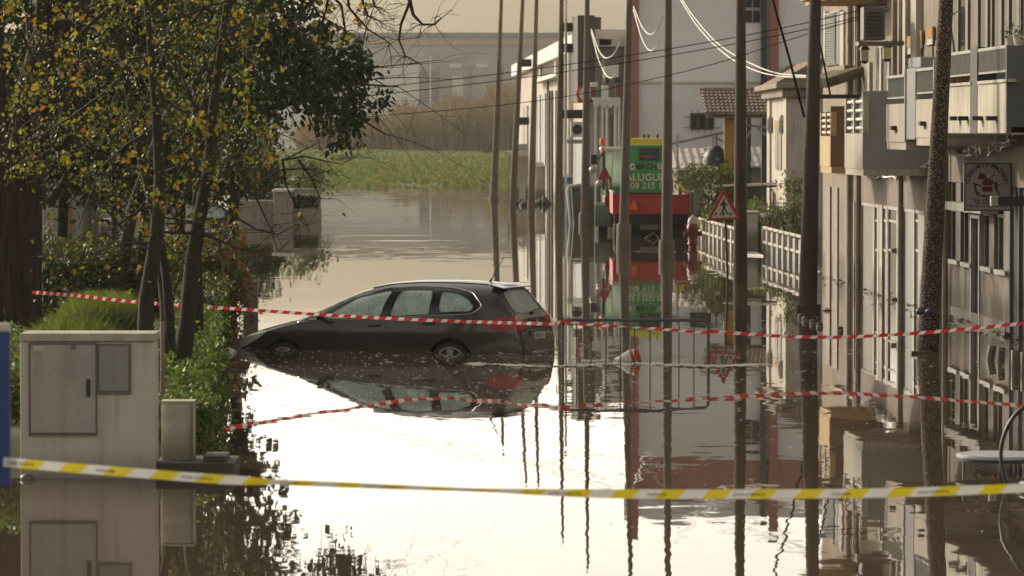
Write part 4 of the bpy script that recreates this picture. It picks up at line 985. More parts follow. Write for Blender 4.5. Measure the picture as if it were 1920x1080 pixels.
# ------------------------------------------------------------------ garden on the left
m_barkr = mat('furrowed_bark', (0.048, 0.028, 0.02), .95, .8, 2.5, .09, stretch=(7, 7, .7), fine=9)
m_bark = mat('mossy_bark', (0.034, 0.029, 0.018), .95, .5, 2.5, .012, stretch=(3, 3, .8), fine=14)
m_twig = mat('twig_bark', (0.035, 0.027, 0.021), .9, .3, 4)
def bark_ridges(o, amp, k, ctr):
    me = o.data; import mathutils
    for v in me.vertices:
        c = ctr(v.co.z); d = Vector((v.co.x - c.x, v.co.y - c.y, 0)); a_ = math.atan2(d.y, d.x); n_ = mathutils.noise.noise(Vector((math.cos(a_) * k, math.sin(a_) * k, v.co.z * .55))); n2 = mathutils.noise.noise(Vector((math.cos(a_) * k * 2.3, math.sin(a_) * k * 2.3, v.co.z * 1.6 + 9)))
        v.co += d * (amp * (1 - 2.4 * abs(n_)) + amp * .5 * n2)
    me.update()
m_lf_yel = leaf_mat('autumn_leaves', [(0.34, 0.25, 0.02), (0.09, 0.095, 0.016), (0.24, 0.23, 0.03), (0.05, 0.055, 0.012), (0.36, 0.22, 0.015), (0.14, 0.15, 0.02), (0.20, 0.22, 0.028), (0.32, 0.12, 0.01), (0.07, 0.08, 0.012), (0.30, 0.25, 0.025), (0.16, 0.18, 0.02)], .55, .55, .3)
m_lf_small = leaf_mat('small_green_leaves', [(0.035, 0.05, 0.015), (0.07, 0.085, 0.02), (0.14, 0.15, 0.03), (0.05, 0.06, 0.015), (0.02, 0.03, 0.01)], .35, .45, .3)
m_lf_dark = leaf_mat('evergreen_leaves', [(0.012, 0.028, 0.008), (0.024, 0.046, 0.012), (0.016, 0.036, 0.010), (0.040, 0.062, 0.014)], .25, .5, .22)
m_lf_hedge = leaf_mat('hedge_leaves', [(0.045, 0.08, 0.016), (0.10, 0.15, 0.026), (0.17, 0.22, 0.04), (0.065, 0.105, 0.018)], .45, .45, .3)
m_lf_big = leaf_mat('broad_leaves', [(0.07, 0.14, 0.03), (0.09, 0.16, 0.035), (0.30, 0.10, 0.02), (0.12, 0.17, 0.04), (0.22, 0.05, 0.015), (0.36, 0.16, 0.02)], .45, .35, .5)
m_lf_tuft = leaf_mat('tuft_blades', [(0.08, 0.11, 0.02), (0.14, 0.18, 0.03), (0.20, 0.23, 0.045), (0.10, 0.13, 0.025)], .5, .45)

def path(px_list, D, dD=0.0):
    n = len(px_list); return [W(x, y, D + dD * i / max(1, n - 1)) for i, (x, y) in enumerate(px_list)]
def trunk_pts(px_list, D, zbase=-.3):
    p = path(px_list, D); p[0].z = min(p[0].z, zbase); return p
def widths(ws, D): return [w / 2 * D / F for w in ws]

# 1. big furrowed tree at the left edge
D = 60
t = thing('old_tree', 'huge tree with thick furrowed dark bark filling the left edge', 'tree', W(20, 640, D))
for nm_, pl_, ws_, D_ in (('trunk', [(22, 655), (25, 560), (28, 450), (30, 370), (48, 260), (66, 160), (88, 60), (100, -80), (110, -230)], [118, 96, 90, 88, 74, 62, 46, 40, 30], D), ('second_stem', [(-14, 640), (-8, 500), (-4, 380), (-8, 250), (-14, 60), (-20, -160)], [60, 50, 48, 46, 40, 30], D - 1.6)):
    p_ = trunk_pts(pl_, D_); r_ = widths(ws_, D_); pp_, rr_ = [], []
    for q in range(len(p_) - 1):
        for k_ in range(14): u_ = k_ / 14; pp_.append(p_[q].lerp(p_[q + 1], u_)); rr_.append(r_[q] + (r_[q + 1] - r_[q]) * u_)
    o = MB().tube(pp_, rr_, 90).build(nm_, m_barkr, t, smooth=True, angle=180)
    L_ = t.location; tab = sorted((q.z - L_.z, q.x - L_.x, q.y - L_.y) for q in pp_)
    def ctr(z, tab=tab):
        b_ = min(tab, key=lambda e_: abs(e_[0] - z)); return Vector((b_[1], b_[2], 0))
    bark_ridges(o, .13, 3.2, ctr)
g = MB()
for i in range(9): branch(g, W(rnd.uniform(40, 100), rnd.uniform(-60, 330), D - .5), Vector((rnd.gauss(0, 1), rnd.gauss(0, .5), rnd.gauss(-.1, .5))), 1.3, .03, 2, .2, 5, 3)
g.build('branches', m_twig, t)
P_, _ = crown_points([(-160, -330), (330, -330), (300, -60), (160, -20), (-160, 20)], 58, 66, 90, 28, .45)
leaf_mesh('crown', P_, .10, .2, m_lf_small, t, .6)

# 2. yellow autumn tree, three stems in front
D = 52
base = W(318, 735, D)
t = thing('autumn_tree', 'three stemmed tree with sparse yellow and orange leaves, behind the meter cabinet', 'tree', base)
stems = [([(262, 640), (275, 560), (288, 480), (296, 420), (300, 330), (292, 200), (280, 60), (262, -120)], [33, 30, 28, 26, 22, 17, 13, 7], D - 1.2),
         ([(316, 760), (316, 660), (312, 560), (300, 470), (292, 400), (262, 280), (236, 150), (215, 0), (200, -120)], [34, 30, 26, 24, 22, 18, 14, 10, 6], D),
         ([(318, 760), (338, 690), (352, 600), (360, 500), (372, 420), (392, 320), (400, 200), (418, 60), (440, -110)], [44, 38, 32, 30, 27, 24, 18, 13, 7], D + .4)]
ends = []
for pl, ws, d_ in stems:
    g = MB(); p = trunk_pts(pl, d_); g.tube(p, widths(ws, d_), 12); o = g.build('stem', m_bark, t, smooth=True, angle=180)
g = MB()
for i in range(46):
    pl, ws, d_ = rnd.choice(stems); k = rnd.randint(3, len(pl) - 2); x, y = pl[k]; y += rnd.uniform(-50, 50)
    d = Vector((rnd.gauss(0, 1), rnd.gauss(0, .6), rnd.gauss(.05, .55)))
    branch(g, W(x, y, d_), d, rnd.uniform(.8, 1.7), rnd.uniform(.012, .028), 2, .18, 5, 3, .02, ends, .6)
# long thin shoots seen against the light
for pl in [[(470, 330), (520, 302), (570, 293), (610, 302), (640, 308), (672, 290)], [(480, 345), (530, 318), (570, 316), (600, 324), (625, 318)], [(440, 335), (475, 360), (508, 430), (520, 470)], [(100, 150), (112, 165), (150, 285), (165, 310)], [(40, 60), (80, 150), (140, 170)], [(215, 150), (260, 230), (300, 330)], [(225, 55), (290, 85), (340, 120)], [(430, 400), (480, 430), (520, 440), (560, 420)], [(160, 255), (190, 300), (240, 330), (262, 380)], [(560, 300), (585, 335), (600, 372), (590, 385)], [(530, 300), (535, 345), (560, 395), (575, 420)]]:
    p = path(pl, 53, 2.5); g.tube(p, [.016 - .011 * i / (len(p) - 1) for i in range(len(p))], 5)
    for k in range(5): q = p[rnd.randint(1, len(p) - 1)]; branch(g, q, Vector((rnd.gauss(0, 1), 0, rnd.gauss(-.2, .6))), .4, .006, 1, .25, 4, 2)
g.build('branches', m_twig, t)
yel = [(0, -60), (500, -60), (505, 60), (490, 170), (505, 260), (515, 300), (470, 360), (440, 430), (400, 470), (340, 490), (272, 480), (255, 430), (240, 385), (150, 360), (60, 330), (0, 330)]
P1, _ = crown_points(yel, 48.5, 56, 330, 6, .11); P2 = np.array([list(q) for q in ends]) + nrng.normal(size=(len(ends), 3)) * .03
keep = rnd.sample(range(len(P2)), min(420, len(P2)))
leaf_mesh('crown', np.concatenate([P1, P2[keep]]), .032, .088, m_lf_yel, t, .9, .8, .45)
P3, _ = crown_points(yel, 50, 60, 420, 15, .20)
leaf_mesh('small_leaves', P3, .025, .055, leaf_mat('lime_leaves', [(.05, .065, .014), (.10, .11, .02), (.16, .15, .03), (.04, .05, .012), (.07, .085, .018)], .5, .4), t, .9)

# 3. evergreen with the dark crown
D = 68
t = thing('evergreen_tree', 'dense dark evergreen tree whose crown hangs over the street', 'tree', W(240, 560, D + 8))
for pl, ws in [([(222, 545), (235, 460), (252, 380), (300, 250), (360, 130), (420, 0), (450, -120)], [26, 24, 22, 20, 17, 13, 8]), ([(266, 545), (268, 450), (280, 360), (330, 200), (400, 60)], [24, 20, 19, 16, 10])]:
    MB().tube(trunk_pts(pl, D + 6), widths(ws, D + 6), 11).build('stem', m_bark, t, smooth=True, angle=180)
g = MB(); ends = []
for (x, y, tx, ty) in [(420, 60, 640, 120), (420, 90, 690, 180), (400, 110, 640, 240), (430, 20, 600, 40), (380, 130, 560, 200), (360, 160, 430, 260)]:
    p0, p1 = W(x, y, D + 1), W(tx, ty, D - 1); branch(g, p0, p1 - p0, (p1 - p0).length * 1.05, .05, 2, .12, 6, 5, 0, ends, .5)
g.build('branches', m_twig, t)
ev = [(330, -220), (560, -260), (575, -60), (565, 5), (590, 35), (628, 75), (660, 92), (688, 98), (690, 130), (700, 165), (725, 196), (722, 232), (706, 232), (690, 212), (668, 222), (652, 250), (640, 278), (618, 268), (596, 240), (572, 205), (548, 190), (520, 215), (498, 250), (470, 240), (430, 300), (380, 330), (330, 200)]
P_, _ = crown_points(ev, 65, 72, 330, 40, .26); leaf_mesh('crown', P_, .09, .17, m_lf_dark, t, .55, .8)
# 4. dense dark tree further back closing the upper left corner
D = 88
t = thing('shade_tree', 'dark leafy tree closing the background of the upper left corner', 'tree', W(150, 480, D))
for x in (110, 330, 430): MB().tube(trunk_pts([(x, 520), (x + 8, 400), (x + 20, 250), (x + 10, 50), (x + 5, -150)], D), widths([24, 20, 18, 14, 9], D), 10).build('stem', m_bark, t, smooth=True, angle=180)
sh = [(-120, -330), (560, -330), (590, -40), (545, -20), (525, 60), (520, 150), (490, 250), (450, 300), (440, 340), (420, 362), (350, 372), (250, 392), (215, 370), (180, 396), (140, 378), (85, 392), (60, 370), (-120, 380)]
P_, _ = crown_points(sh, 82, 97, 780, 42, .55); leaf_mesh('crown', P_, .14, .28, leaf_mat('shade_leaves', [(.012, .02, .008), (.025, .038, .012), (.045, .055, .016), (.018, .026, .010)], .25, .5, .25), t, .6, .5)
# 5. bare tree with hanging twigs over the sky
D = 57; t = thing('bare_tree', 'bare twigs with a few last leaves hanging from above against the pale sky', 'tree', W(376, 700, D))
g = MB(); g.tube(trunk_pts([(376, 700), (372, 560), (368, 420), (372, 250), (410, 60), (480, -120), (600, -260)], D), widths([20, 18, 17, 16, 14, 11, 8], D), 9); g.build('trunk', m_bark, t, smooth=True, angle=180)
g = MB(); ends = []
for pl in [[(700, -260), (770, -90), (768, 5), (752, 45), (748, 75), (760, 105), (790, 121)], [(768, 0), (775, 28), (792, 46), (815, 46), (828, 34)], [(600, -230), (640, -80), (655, 15), (690, 55), (730, 80)], [(610, -180), (665, -40), (690, 30), (712, 40)], [(560, -200), (600, -60), (580, 20), (563, 42)], [(620, -160), (690, -60), (702, 12), (714, 14)], [(570, -160), (610, -20), (640, 10), (648, 60), (640, 90)], [(600, -140), (560, -30), (600, 30), (650, 58)], [(640, -140), (620, -20), (600, 60), (590, 100)]]:
    p = path(pl, D - 3); g.tube(p, [.03 - .022 * i / (len(p) - 1) for i in range(len(p))], 6)
    for k in range(9): q = p[rnd.randint(2, len(p) - 1)]; branch(g, q, Vector((rnd.gauss(0, 1), rnd.gauss(0, .3), rnd.gauss(-.3, .5))), .33, .006, 1, .3, 4, 3, .03, ends)
for q in [(560, -190), (640, -240), (700, -250)]: g.tube([W(500, -150, D), W(*q, D - 3)], [.05, .035], 6)
g.build('twigs', m_twig, t)
P_, _ = crown_points([(600, 15), (620, 15), (622, 40), (600, 42)], D - 3, D - 2.8, 4, 5, .12); P2, _ = crown_points([(480, -10), (700, 0), (690, 90), (560, 90)], D - 3, D - 2, 16, 2, .05)
leaf_mesh('leaves', np.concatenate([P_, P2]), .06, .11, m_lf_yel, t, .9, .8)

# 6. hedges ---------------------------------------------------------------------------------
def hedge(name, label, corners, ztop, zbot, n, smin, smax, m, cat='hedge', bulge=.08, core=(0.012, 0.016, 0.008)):
    """corners: 4 ground points (near-left, near-right, far-right, far-left); a clipped body thick with leaves"""
    c = [Vector(q) for q in corners]; cen = sum(c, Vector()) / 4
    t = thing(name, label, cat, (cen.x, cen.y, zbot))
    g = MB(); ins = [cen + (q - cen) * .86 for q in c]
    g.prism([(q.x, q.y, zbot) for q in ins], (0, 0, (ztop - zbot) * .88)); g.build('woody_core', mat('hedge_core', core, .95, .4, 4), t)
    P = []
    while len(P) < n:
        u, v = rnd.random(), rnd.random(); zz = zbot + (ztop - zbot) * rnd.random() ** .6; k = rnd.random()
        if k < .45: zz = ztop + rnd.gauss(0, bulge * .6)
        elif k < .75: v = 0
        elif k < .9: u = 1
        u *= .93; p = c[0].lerp(c[1], u).lerp(c[3].lerp(c[2], u), v)
        lump = bulge * (math.sin(p.x * 5.1 + p.y * 1.3) + math.sin(p.y * 2.3 - p.x * 2.2) * .8)
        P.append((p.x + rnd.gauss(0, bulge), p.y + rnd.gauss(0, bulge), zz + (lump if k < .45 else 0)))
    leaf_mesh('foliage', P, smin, smax, m, t, .6, -.15)
    return t
def gp(px, D, z=0): p = W(px, 500, D); return Vector((p.x, D, z))
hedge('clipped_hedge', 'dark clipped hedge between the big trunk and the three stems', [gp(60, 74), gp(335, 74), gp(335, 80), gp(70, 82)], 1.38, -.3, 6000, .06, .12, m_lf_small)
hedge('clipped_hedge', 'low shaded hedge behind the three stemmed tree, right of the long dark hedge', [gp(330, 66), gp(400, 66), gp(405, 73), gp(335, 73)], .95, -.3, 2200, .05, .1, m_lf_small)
ivy = [(gp(300, 46.4), gp(384, 46.4)), (gp(305, 52), gp(396, 52)), (gp(316, 60), gp(408, 60)), (gp(330, 68), gp(414, 68)), (gp(345, 78), gp(426, 79)), (gp(345, 86), gp(424, 86))]
for i, (zt_, lab) in enumerate([(.52, 'nearest length of the leafy green bank hedge, behind the small white pillar'), (.62, 'bright green length of bank hedge at the foot of the three stems'), (.70, 'middle length of the bank hedge left of the car bonnet'), (.78, 'length of bank hedge crossed by the red and white tape'), (.80, 'furthest length of the bank hedge under the big orange leaves')]):
    hedge('bank_hedge', lab, [ivy[i][0], ivy[i][1], ivy[i + 1][1], ivy[i + 1][0]], zt_, -.3, [4200, 3800, 3600, 3000, 2500][i], .045, .095, m_lf_hedge, bulge=.09)
tag(None, None) if False else None
hedge('ground_ivy', 'green ivy between the blue board and the cabinet', [gp(-60, 47), gp(44, 47), gp(60, 57), gp(-60, 57)], .75, -.3, 3500, .05, .1, m_lf_hedge, 'ivy')
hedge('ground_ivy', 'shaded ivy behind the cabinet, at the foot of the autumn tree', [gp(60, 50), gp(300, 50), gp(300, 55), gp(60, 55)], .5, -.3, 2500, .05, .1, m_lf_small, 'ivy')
# grassy mounds
def mound(label, px0, px1, ytop, D0, D1, n, h):
    a = W(px0, ytop, D0); b = W(px1, ytop, D0); zt_ = a.z; cx_, rx = (a.x + b.x) / 2, (b.x - a.x) / 2; cy, ry = (D0 + D1) / 2, (D1 - D0) / 2
    t = thing('grassy_mound', label, 'tussock', (cx_, cy, -.3), 'tussocks of long grass behind the cabinet')
    g = MB(); g.lathe([(1.0, -.3), (1.0, zt_ * .45), (.85, zt_ * .72), (.5, zt_ * .85), (.05, zt_ * .88)], (0, 0, 0), 22); g.v = [(cx_ + x * rx, cy + y * ry, z) for x, y, z in g.v]; g.build('soil_core', mat('hedge_core', (0.012, .016, .008)), t, smooth=True)
    P = []
    while len(P) < n:
        a_ = rnd.uniform(0, 6.283); r = math.sqrt(rnd.random()); zz = zt_ * (.88 - .45 * r ** 3.5)
        P.append((cx_ + rx * r * math.cos(a_), cy + ry * r * math.sin(a_), zz - .12))
    o = blades('grass_blades', P, h * .5, h, .022, m_lf_tuft, .45, t)
    P2 = [(x, y, z - rnd.uniform(.1, .5)) for x, y, z in rnd.sample(P, n // 2)]
    leaf_mesh('undergrowth', P2, .06, .13, m_lf_small, t, .35)
mound('larger grass tussock with sunlit blades, right of the big trunk', 70, 262, 562, 62, 66, 3800, .36)
mound('nearer grass tussock just above the cabinet roof', 0, 205, 612, 55, 59, 3600, .32)
# 7. broad leaved shrub turning red
D = 79; t = thing('broad_leaved_shrub', 'shrub with big glossy leaves turning orange and red, overhanging the water', 'shrub', W(400, 560, D))
g = MB(); P_ = []
for i in range(70):
    p0 = W(rnd.uniform(330, 420), 560, D + rnd.uniform(-1, 1.5)); p0.z = .1
    u = rnd.random(); px, py = rnd.choice([(rnd.uniform(330, 470), rnd.uniform(430, 520)), (rnd.uniform(390, 486), rnd.uniform(450, 560)), (rnd.uniform(430, 472), rnd.uniform(520, 625))])
    p1 = W(px, py, D + rnd.uniform(-1.2, 1.2)); m1 = p0.lerp(p1, .55) + Vector((0, 0, .35)); g.tube([p0, m1, p1], [.014, .01, .005], 5)
    for k in range(5): q = m1.lerp(p1, .3 + .7 * k / 4); P_.append(tuple(q))
g.build('stems', m_twig, t); leaf_mesh('leaves', P_, .17, .33, m_lf_big, t, .42, .2, .3)
D = 76; t = thing('young_shrub', 'young leafy shoots in front of the pale house wall', 'shrub', W(110, 500, D)); g = MB(); P_ = []
for px, py in [(88, 405), (106, 445), (70, 448), (120, 460), (140, 455), (160, 462), (90, 470), (210, 462), (150, 470)]:
    p0 = W(px + 12, 500, D); p1 = W(px, py, D); m1 = p0.lerp(p1, .5) + Vector((.05, 0, 0)); g.tube([p0, m1, p1], [.012, .009, .005], 5)
    for k in range(9): P_.append(tuple(p0.lerp(p1, .4 + .6 * k / 8)))
g.build('stems', m_twig, t); leaf_mesh('leaves', P_, .12, .24, leaf_mat('shoot_leaves', [(.06, .11, .03), (.09, .14, .03), (.25, .10, .02), (.10, .13, .03)], .45), t, .4, .0)
# 8. house wall at the far left, seen under the crown
D = 112; t = thing('garden_house', 'cream house front with a brown door and two drainpipes, seen under the tree at left', 'house', (W(120, 470, D).x, D, 0))
MB().wbox(-150, 330, 180, 520, D, 6, z0=-.6).build('wall', m_wallW, t)
MB().wbox(118, 134, 300, 520, D - .08, .07, z0=-.6).build('door', m_ochre, t)
MB().wbox(112, 118, 300, 520, D - .15, .14, z0=-.6).build('door_jamb', m_frame, t)
for px in (165, 174.5, 183): MB().tube([(W(px, 450, D - .25).x, D - .25, -.6), (W(px, 450, D - .25).x, D - .25, 4.5)], .035, 8).build('drainpipe', m_frame, t)
MB().wbox(166, 183, 340, 520, D - .12, .1, z0=-.6).build('pilaster', m_greyr, t); MB().wbox(155, 164, 340, 520, D - .2, .19, z0=-.6).build('pilaster', m_wallB, t)
MB().wbox(106, 107, 420, 470, D - .3, .02).wbox(107.2, 112, 420, 421, D - .3, .02).wbox(107.2, 112, 427, 428, D - .3, .02).build('handrail', m_greyr, t)
D = 104; t = thing('meter_box', 'free standing cream meter box with worn dark letters, beside the garden house', 'meter box', (W(197, 470, D).x, D, 0))
MB().wbox(186, 209, 414, 520, D, .4, z0=-.6).build('box', m_wallB, t, bevel=.02); MB().wbox(184.5, 210.5, 410, 413.7, D - .06, .5).build('cap', m_white, t, bevel=.02)
g = MB(); 
for s_, y, sz in (("AN", 432, .13), ("ETD", 443, .12)): g = MB(); text_add(g, s_, W(197, y, D - .006), (1, 0, 0), (0, 0, 1), sz, weight=.01); g.build('lettering', m_sb, t)
tag(MB().tube([(W(214, 450, 100).x, 100, -.6), (W(214, 400, 100).x, 100, W(214, 380, 100).z)], .09, 10).build('green_post', m_dkgreen, smooth=True), 'dark green post right of the cream meter box', 'post')
# low entrance wall across the water
D = 166; t = thing('entrance_wall', 'low stained entrance wall with a planted niche, beyond the car roof', 'wall', (W(540, 425, D).x, D, 0))
m_ew = mat('damp_wall', (0.30, 0.26, 0.21), .9, .25, .6, streak=.5, dirt=(.16, .13, .10))
MB().wbox(430, 512, 376, 430, D, 1.2, z0=-.6).build('side_wall', m_ew, t); MB().wbox(512.5, 549.5, 361, 430, D - .3, 1.6, z0=-.6).build('pillar', m_ew, t, bevel=.03); MB().wbox(510, 551, 354.5, 360.7, D - .4, 1.8).build('cap', m_white, t, bevel=.03)
MB().wbox(550, 601, 391, 430, D, 1, z0=-.6).wbox(550, 601, 354, 364, D + .2, .7).build('planter', m_ew, t); MB().wbox(596, 601, 364.2, 390.8, D, .3).build('edge_post', m_ew, t)
P_ = [tuple(W(rnd.uniform(551, 599), rnd.uniform(368, 391), D + rnd.uniform(0, .6))) for i in range(900)]
leaf_mesh('niche_hedge', P_, .07, .14, m_lf_small, t, .6, -.2)
D = 172; t = thing('dark_shrub', 'dark bushy conifer behind the low entrance wall', 'shrub', W(478, 400, D)); MB().tube([W(478, 430, D), W(480, 300, D)], [.15, .08], 8).build('trunk', m_bark, t)
P_, _ = crown_points([(452, 300), (500, 270), (520, 300), (522, 345), (500, 372), (455, 376), (445, 340)], D - 2, D + 2, 70, 34, .55); leaf_mesh('crown', P_, .15, .3, m_lf_dark, t, .5)
D = 178; t = thing('light_shrub', 'pale green shrub behind the niche of the entrance wall', 'shrub', W(560, 400, D)); MB().tube([W(560, 430, D), W(560, 330, D)], [.1, .05], 8).build('trunk', m_bark, t)
P_, _ = crown_points([(520, 300), (560, 290), (600, 310), (606, 345), (585, 353), (525, 353)], D - 1, D + 2, 45, 26, .5); leaf_mesh('crown', P_, .12, .26, leaf_mat('pale_shrub', [(.12, .15, .05), (.17, .19, .08), (.09, .11, .04)], .4), t, .5)
# kerb-like white ledge at the garden end
MB
# ---------------- plants in the gardens on the right
def bush(label, poly, D, n, per, rad, smin, smax, m, px, name='shrub'):
    t = thing(name, label, 'shrub', (W(px, 440, D).x, D, -.3))
    g = MB()
    for k in range(5): g.tube([(W(px, 440, D).x, D, -.4), W(px + rnd.uniform(-20, 20), 380 + rnd.uniform(-20, 20), D)], [.05, .015], 6)
    g.build('stems', m_twig, t); P_, _ = crown_points(poly, D - .8, D + .8, n, per, rad); leaf_mesh('foliage', P_, smin, smax, m, t, .45, -.1)
m_lf_mid = leaf_mat('garden_leaves', [(.05, .08, .02), (.09, .12, .03), (.13, .15, .05), (.07, .09, .03), (.20, .10, .03)], .35)
bush('dark garden bush behind the warning sign', [(1322, 335), (1340, 322), (1374, 325), (1376, 410), (1350, 412), (1322, 380)], 139, 60, 30, .4, .1, .22, m_lf_small, 1335)
bush('wispy brown bush between the green machine and the corrugated shed', [(1268, 318), (1330, 312), (1330, 345), (1272, 350)], 147, 30, 24, .4, .08, .2, m_lf_mid, 1300)
bush('bright bush behind the near white fence', [(1462, 360), (1500, 330), (1506, 440), (1470, 440), (1450, 400)], 124, 46, 30, .35, .07, .16, m_lf_mid, 1480)
bush('low green bush left of the near white fence', [(1402, 385), (1424, 380), (1424, 400), (1402, 402)], 131, 16, 24, .25, .06, .14, m_lf_hedge, 1412)
bush('light green plant sprouting behind the warning sign post', [(1322, 392), (1340, 382), (1345, 412), (1322, 412)], 134, 18, 22, .25, .06, .15, m_lf_hedge, 1325)
# ------------------------------------------------------------------ cabinet, small pillar, block
D = DW(897)
m_cab = mat('cabinet_render', (0.55, 0.48, 0.41), .85, .15, 1.2, .003, streak=.45, dirt=(.30, .25, .19), fine=30, tide=.16)
m_cabdoor = mat('cabinet_door', (0.37, 0.345, 0.30), .5, .2, 1.3, streak=.5, dirt=(.19, .165, .13), fine=25)
m_mossy = mat('mossy_white', (0.50, 0.47, 0.38), .9, .3, 3, .005, streak=.75, dirt=(.13, .12, .06), tide=.35)
t = thing('meter_cabinet', 'pale rendered meter cabinet with two grey metal doors standing in the water', 'cabinet', (W(164, 900, D).x, D, 0))
MB().wbox(38.5, 289, 641, 900, D, .55, z0=-.5).build('body', m_cab, t, bevel=.012)
MB().wbox(37, 291, 625, 640.4, D - .03, .62).build('cap', mat('cap_stone', (0.42, 0.38, 0.29), .9, .25, 2.5, .004, dirt=(.2, .17, .1), streak=.3), t, bevel=.01)
d = MB().wbox(57, 180, 646, 812, D - .025, .022).build('large_door', m_cabdoor, t, bevel=.006)
g = MB(); g.wbox(54.5, 56.6, 643, 817, D - .03, .028).wbox(180.4, 182, 643, 817, D - .03, .028).wbox(56.8, 180.2, 812.6, 816.5, D - .035, .033).wbox(56.8, 180.2, 643, 645.6, D - .03, .028); g.build('door_frame', m_frame, t)
MB().wbox(162, 169, 711, 744, D - .045, .019).wbox(163.5, 167.5, 716, 739, D - .06, .0145).build('handle', m_iron, d, bevel=.003)
MB().wbox(62, 81, 648.5, 657.5, D - .029, .003).build('label_plate', mat('faded_label', (.46, .43, .36), .6, .1, 3), d)
MB().wbox(133, 143, 647.5, 655, D - .029, .003).build('sticker', m_frame, d)
d = MB().wbox(185, 242, 648, 733, D - .022, .02).build('small_door', mat('cabinet_door_b', (0.27, 0.25, 0.21), .55, .2, 1.5, streak=.4, dirt=(.14, .12, .09)), t, bevel=.005)
g = MB(); g.wbox(182.4, 184.8, 645, 739, D - .03, .028).wbox(242.2, 245.4, 645, 739, D - .03, .028).wbox(185, 242, 733.4, 738.6, D - .033, .031).wbox(185, 242, 645, 647.6, D - .03, .028); g.build('small_door_frame', m_frame, t)
tag(MB().ball(W(50, 897, D - .12), .07, .08, .05).tube([W(30, 898, D - .12), W(48, 897, D - .12)], [.02, .03], 6).build('floating_bottle', m_frame, smooth=True), 'dark bottle shaped lump floating at the left foot of the cabinet', 'debris')
D = DW(893)
t = thing('concrete_block', 'dark wet concrete block rising out of the water right of the cabinet', 'block', (W(365, 895, D).x, D, 0)); m_wetc = mat('wet_concrete', (0.06, 0.048, 0.036), .6, .35, 2.5, .006)
MB().wbox(289, 438, 868, 900, D, 1.0, z0=-.5).build('base', m_wetc, t, bevel=.012); MB().wbox(381, 424, 855, 867.6, D + .1, .6).build('step', m_wetc, t, bevel=.012)
D2 = D + .35; t = thing('white_pillar', 'short mossy white pillar standing on the dark block', 'pillar', (W(332, 862, D2).x, D2, W(332, 866, D2).z))
MB().wbox(303, 363, 756, 866.5, D2, .3).build('shaft', m_mossy, t, bevel=.006); MB().wbox(302, 364, 752, 755.7, D2 - .01, .32).build('cap', mat('moss_cap', (.42, .42, .30), .9, .2, 3), t, bevel=.004)
tag(MB().tube([(W(306, 735, 48).x, 48, -.2), W(304.5, 603, 48)], [.028, .024], 8).build('wooden_stake', mat('grey_wood', (.20, .165, .125), .9, .3, 3, stretch=(4, 4, .5)), smooth=True), 'thin weathered wooden stake right of the cabinet', 'stake')
# blue board at the extreme left, close to the camera
D = 24.2; a, b = W(-150, 915, D), W(18, 606, D)
t = thing('blue_board', 'blue board with a white top edge, close to the camera at the left edge', 'board', (W(-60, 760, D).x, D, -.4))
g = MB(); MB().box(a.x, b.x, D, D + .05, a.z, b.z - .05).build('panel', mat('blue_paint', (0.02, 0.05, 0.19), .4, .2, 3), t, bevel=.01)
MB().box(a.x, b.x, D - .002, D + .052, b.z - .048, b.z).build('top_edge', m_white, t, bevel=.008)
for px in (-110, -60): MB().tube([(W(px, 800, D).x, D + .09, -.6), (W(px, 800, D).x, D + .09, b.z - .1)], .03, 8).build('post', m_steel, t)

# ------------------------------------------------------------------ tapes
m_tr = mat('tape_red', (0.62, 0.02, 0.02), .45, .12, 6); m_tw = mat('tape_white', (0.74, 0.72, 0.68), .45, .08, 6); m_ty = mat('tape_yellow', (0.72, 0.58, 0.02), .45, .1, 6)
for m_ in (m_tr, m_tw, m_ty):
    n, l = m_.node_tree.nodes, m_.node_tree.links; tr = n.new('ShaderNodeBsdfTranslucent'); b = n['Principled BSDF']
    l.new(b.inputs['Base Color'].links[0].from_socket, tr.inputs[0]); x = n.new('ShaderNodeMixShader'); x.inputs[0].default_value = .18
    l.new(b.outputs[0], x.inputs[1]); l.new(tr.outputs[0], x.inputs[2]); l.new(x.outputs[0], n['Material Output'].inputs[0])
def crom(p, per=14):
    p = [Vector(q) for q in p]; pp = [p[0] * 2 - p[1]] + p + [p[-1] * 2 - p[-2]]; out = []
    for i in range(1, len(pp) - 2):
        a, b, c, d = pp[i - 1:i + 3]
        for k in range(per):
            u = k / per; out.append(0.5 * ((2 * b) + (c - a) * u + (2 * a - 5 * b + 4 * c - d) * u * u + (3 * b - a - 3 * c + d) * u ** 3))
    out.append(p[-1]); return out
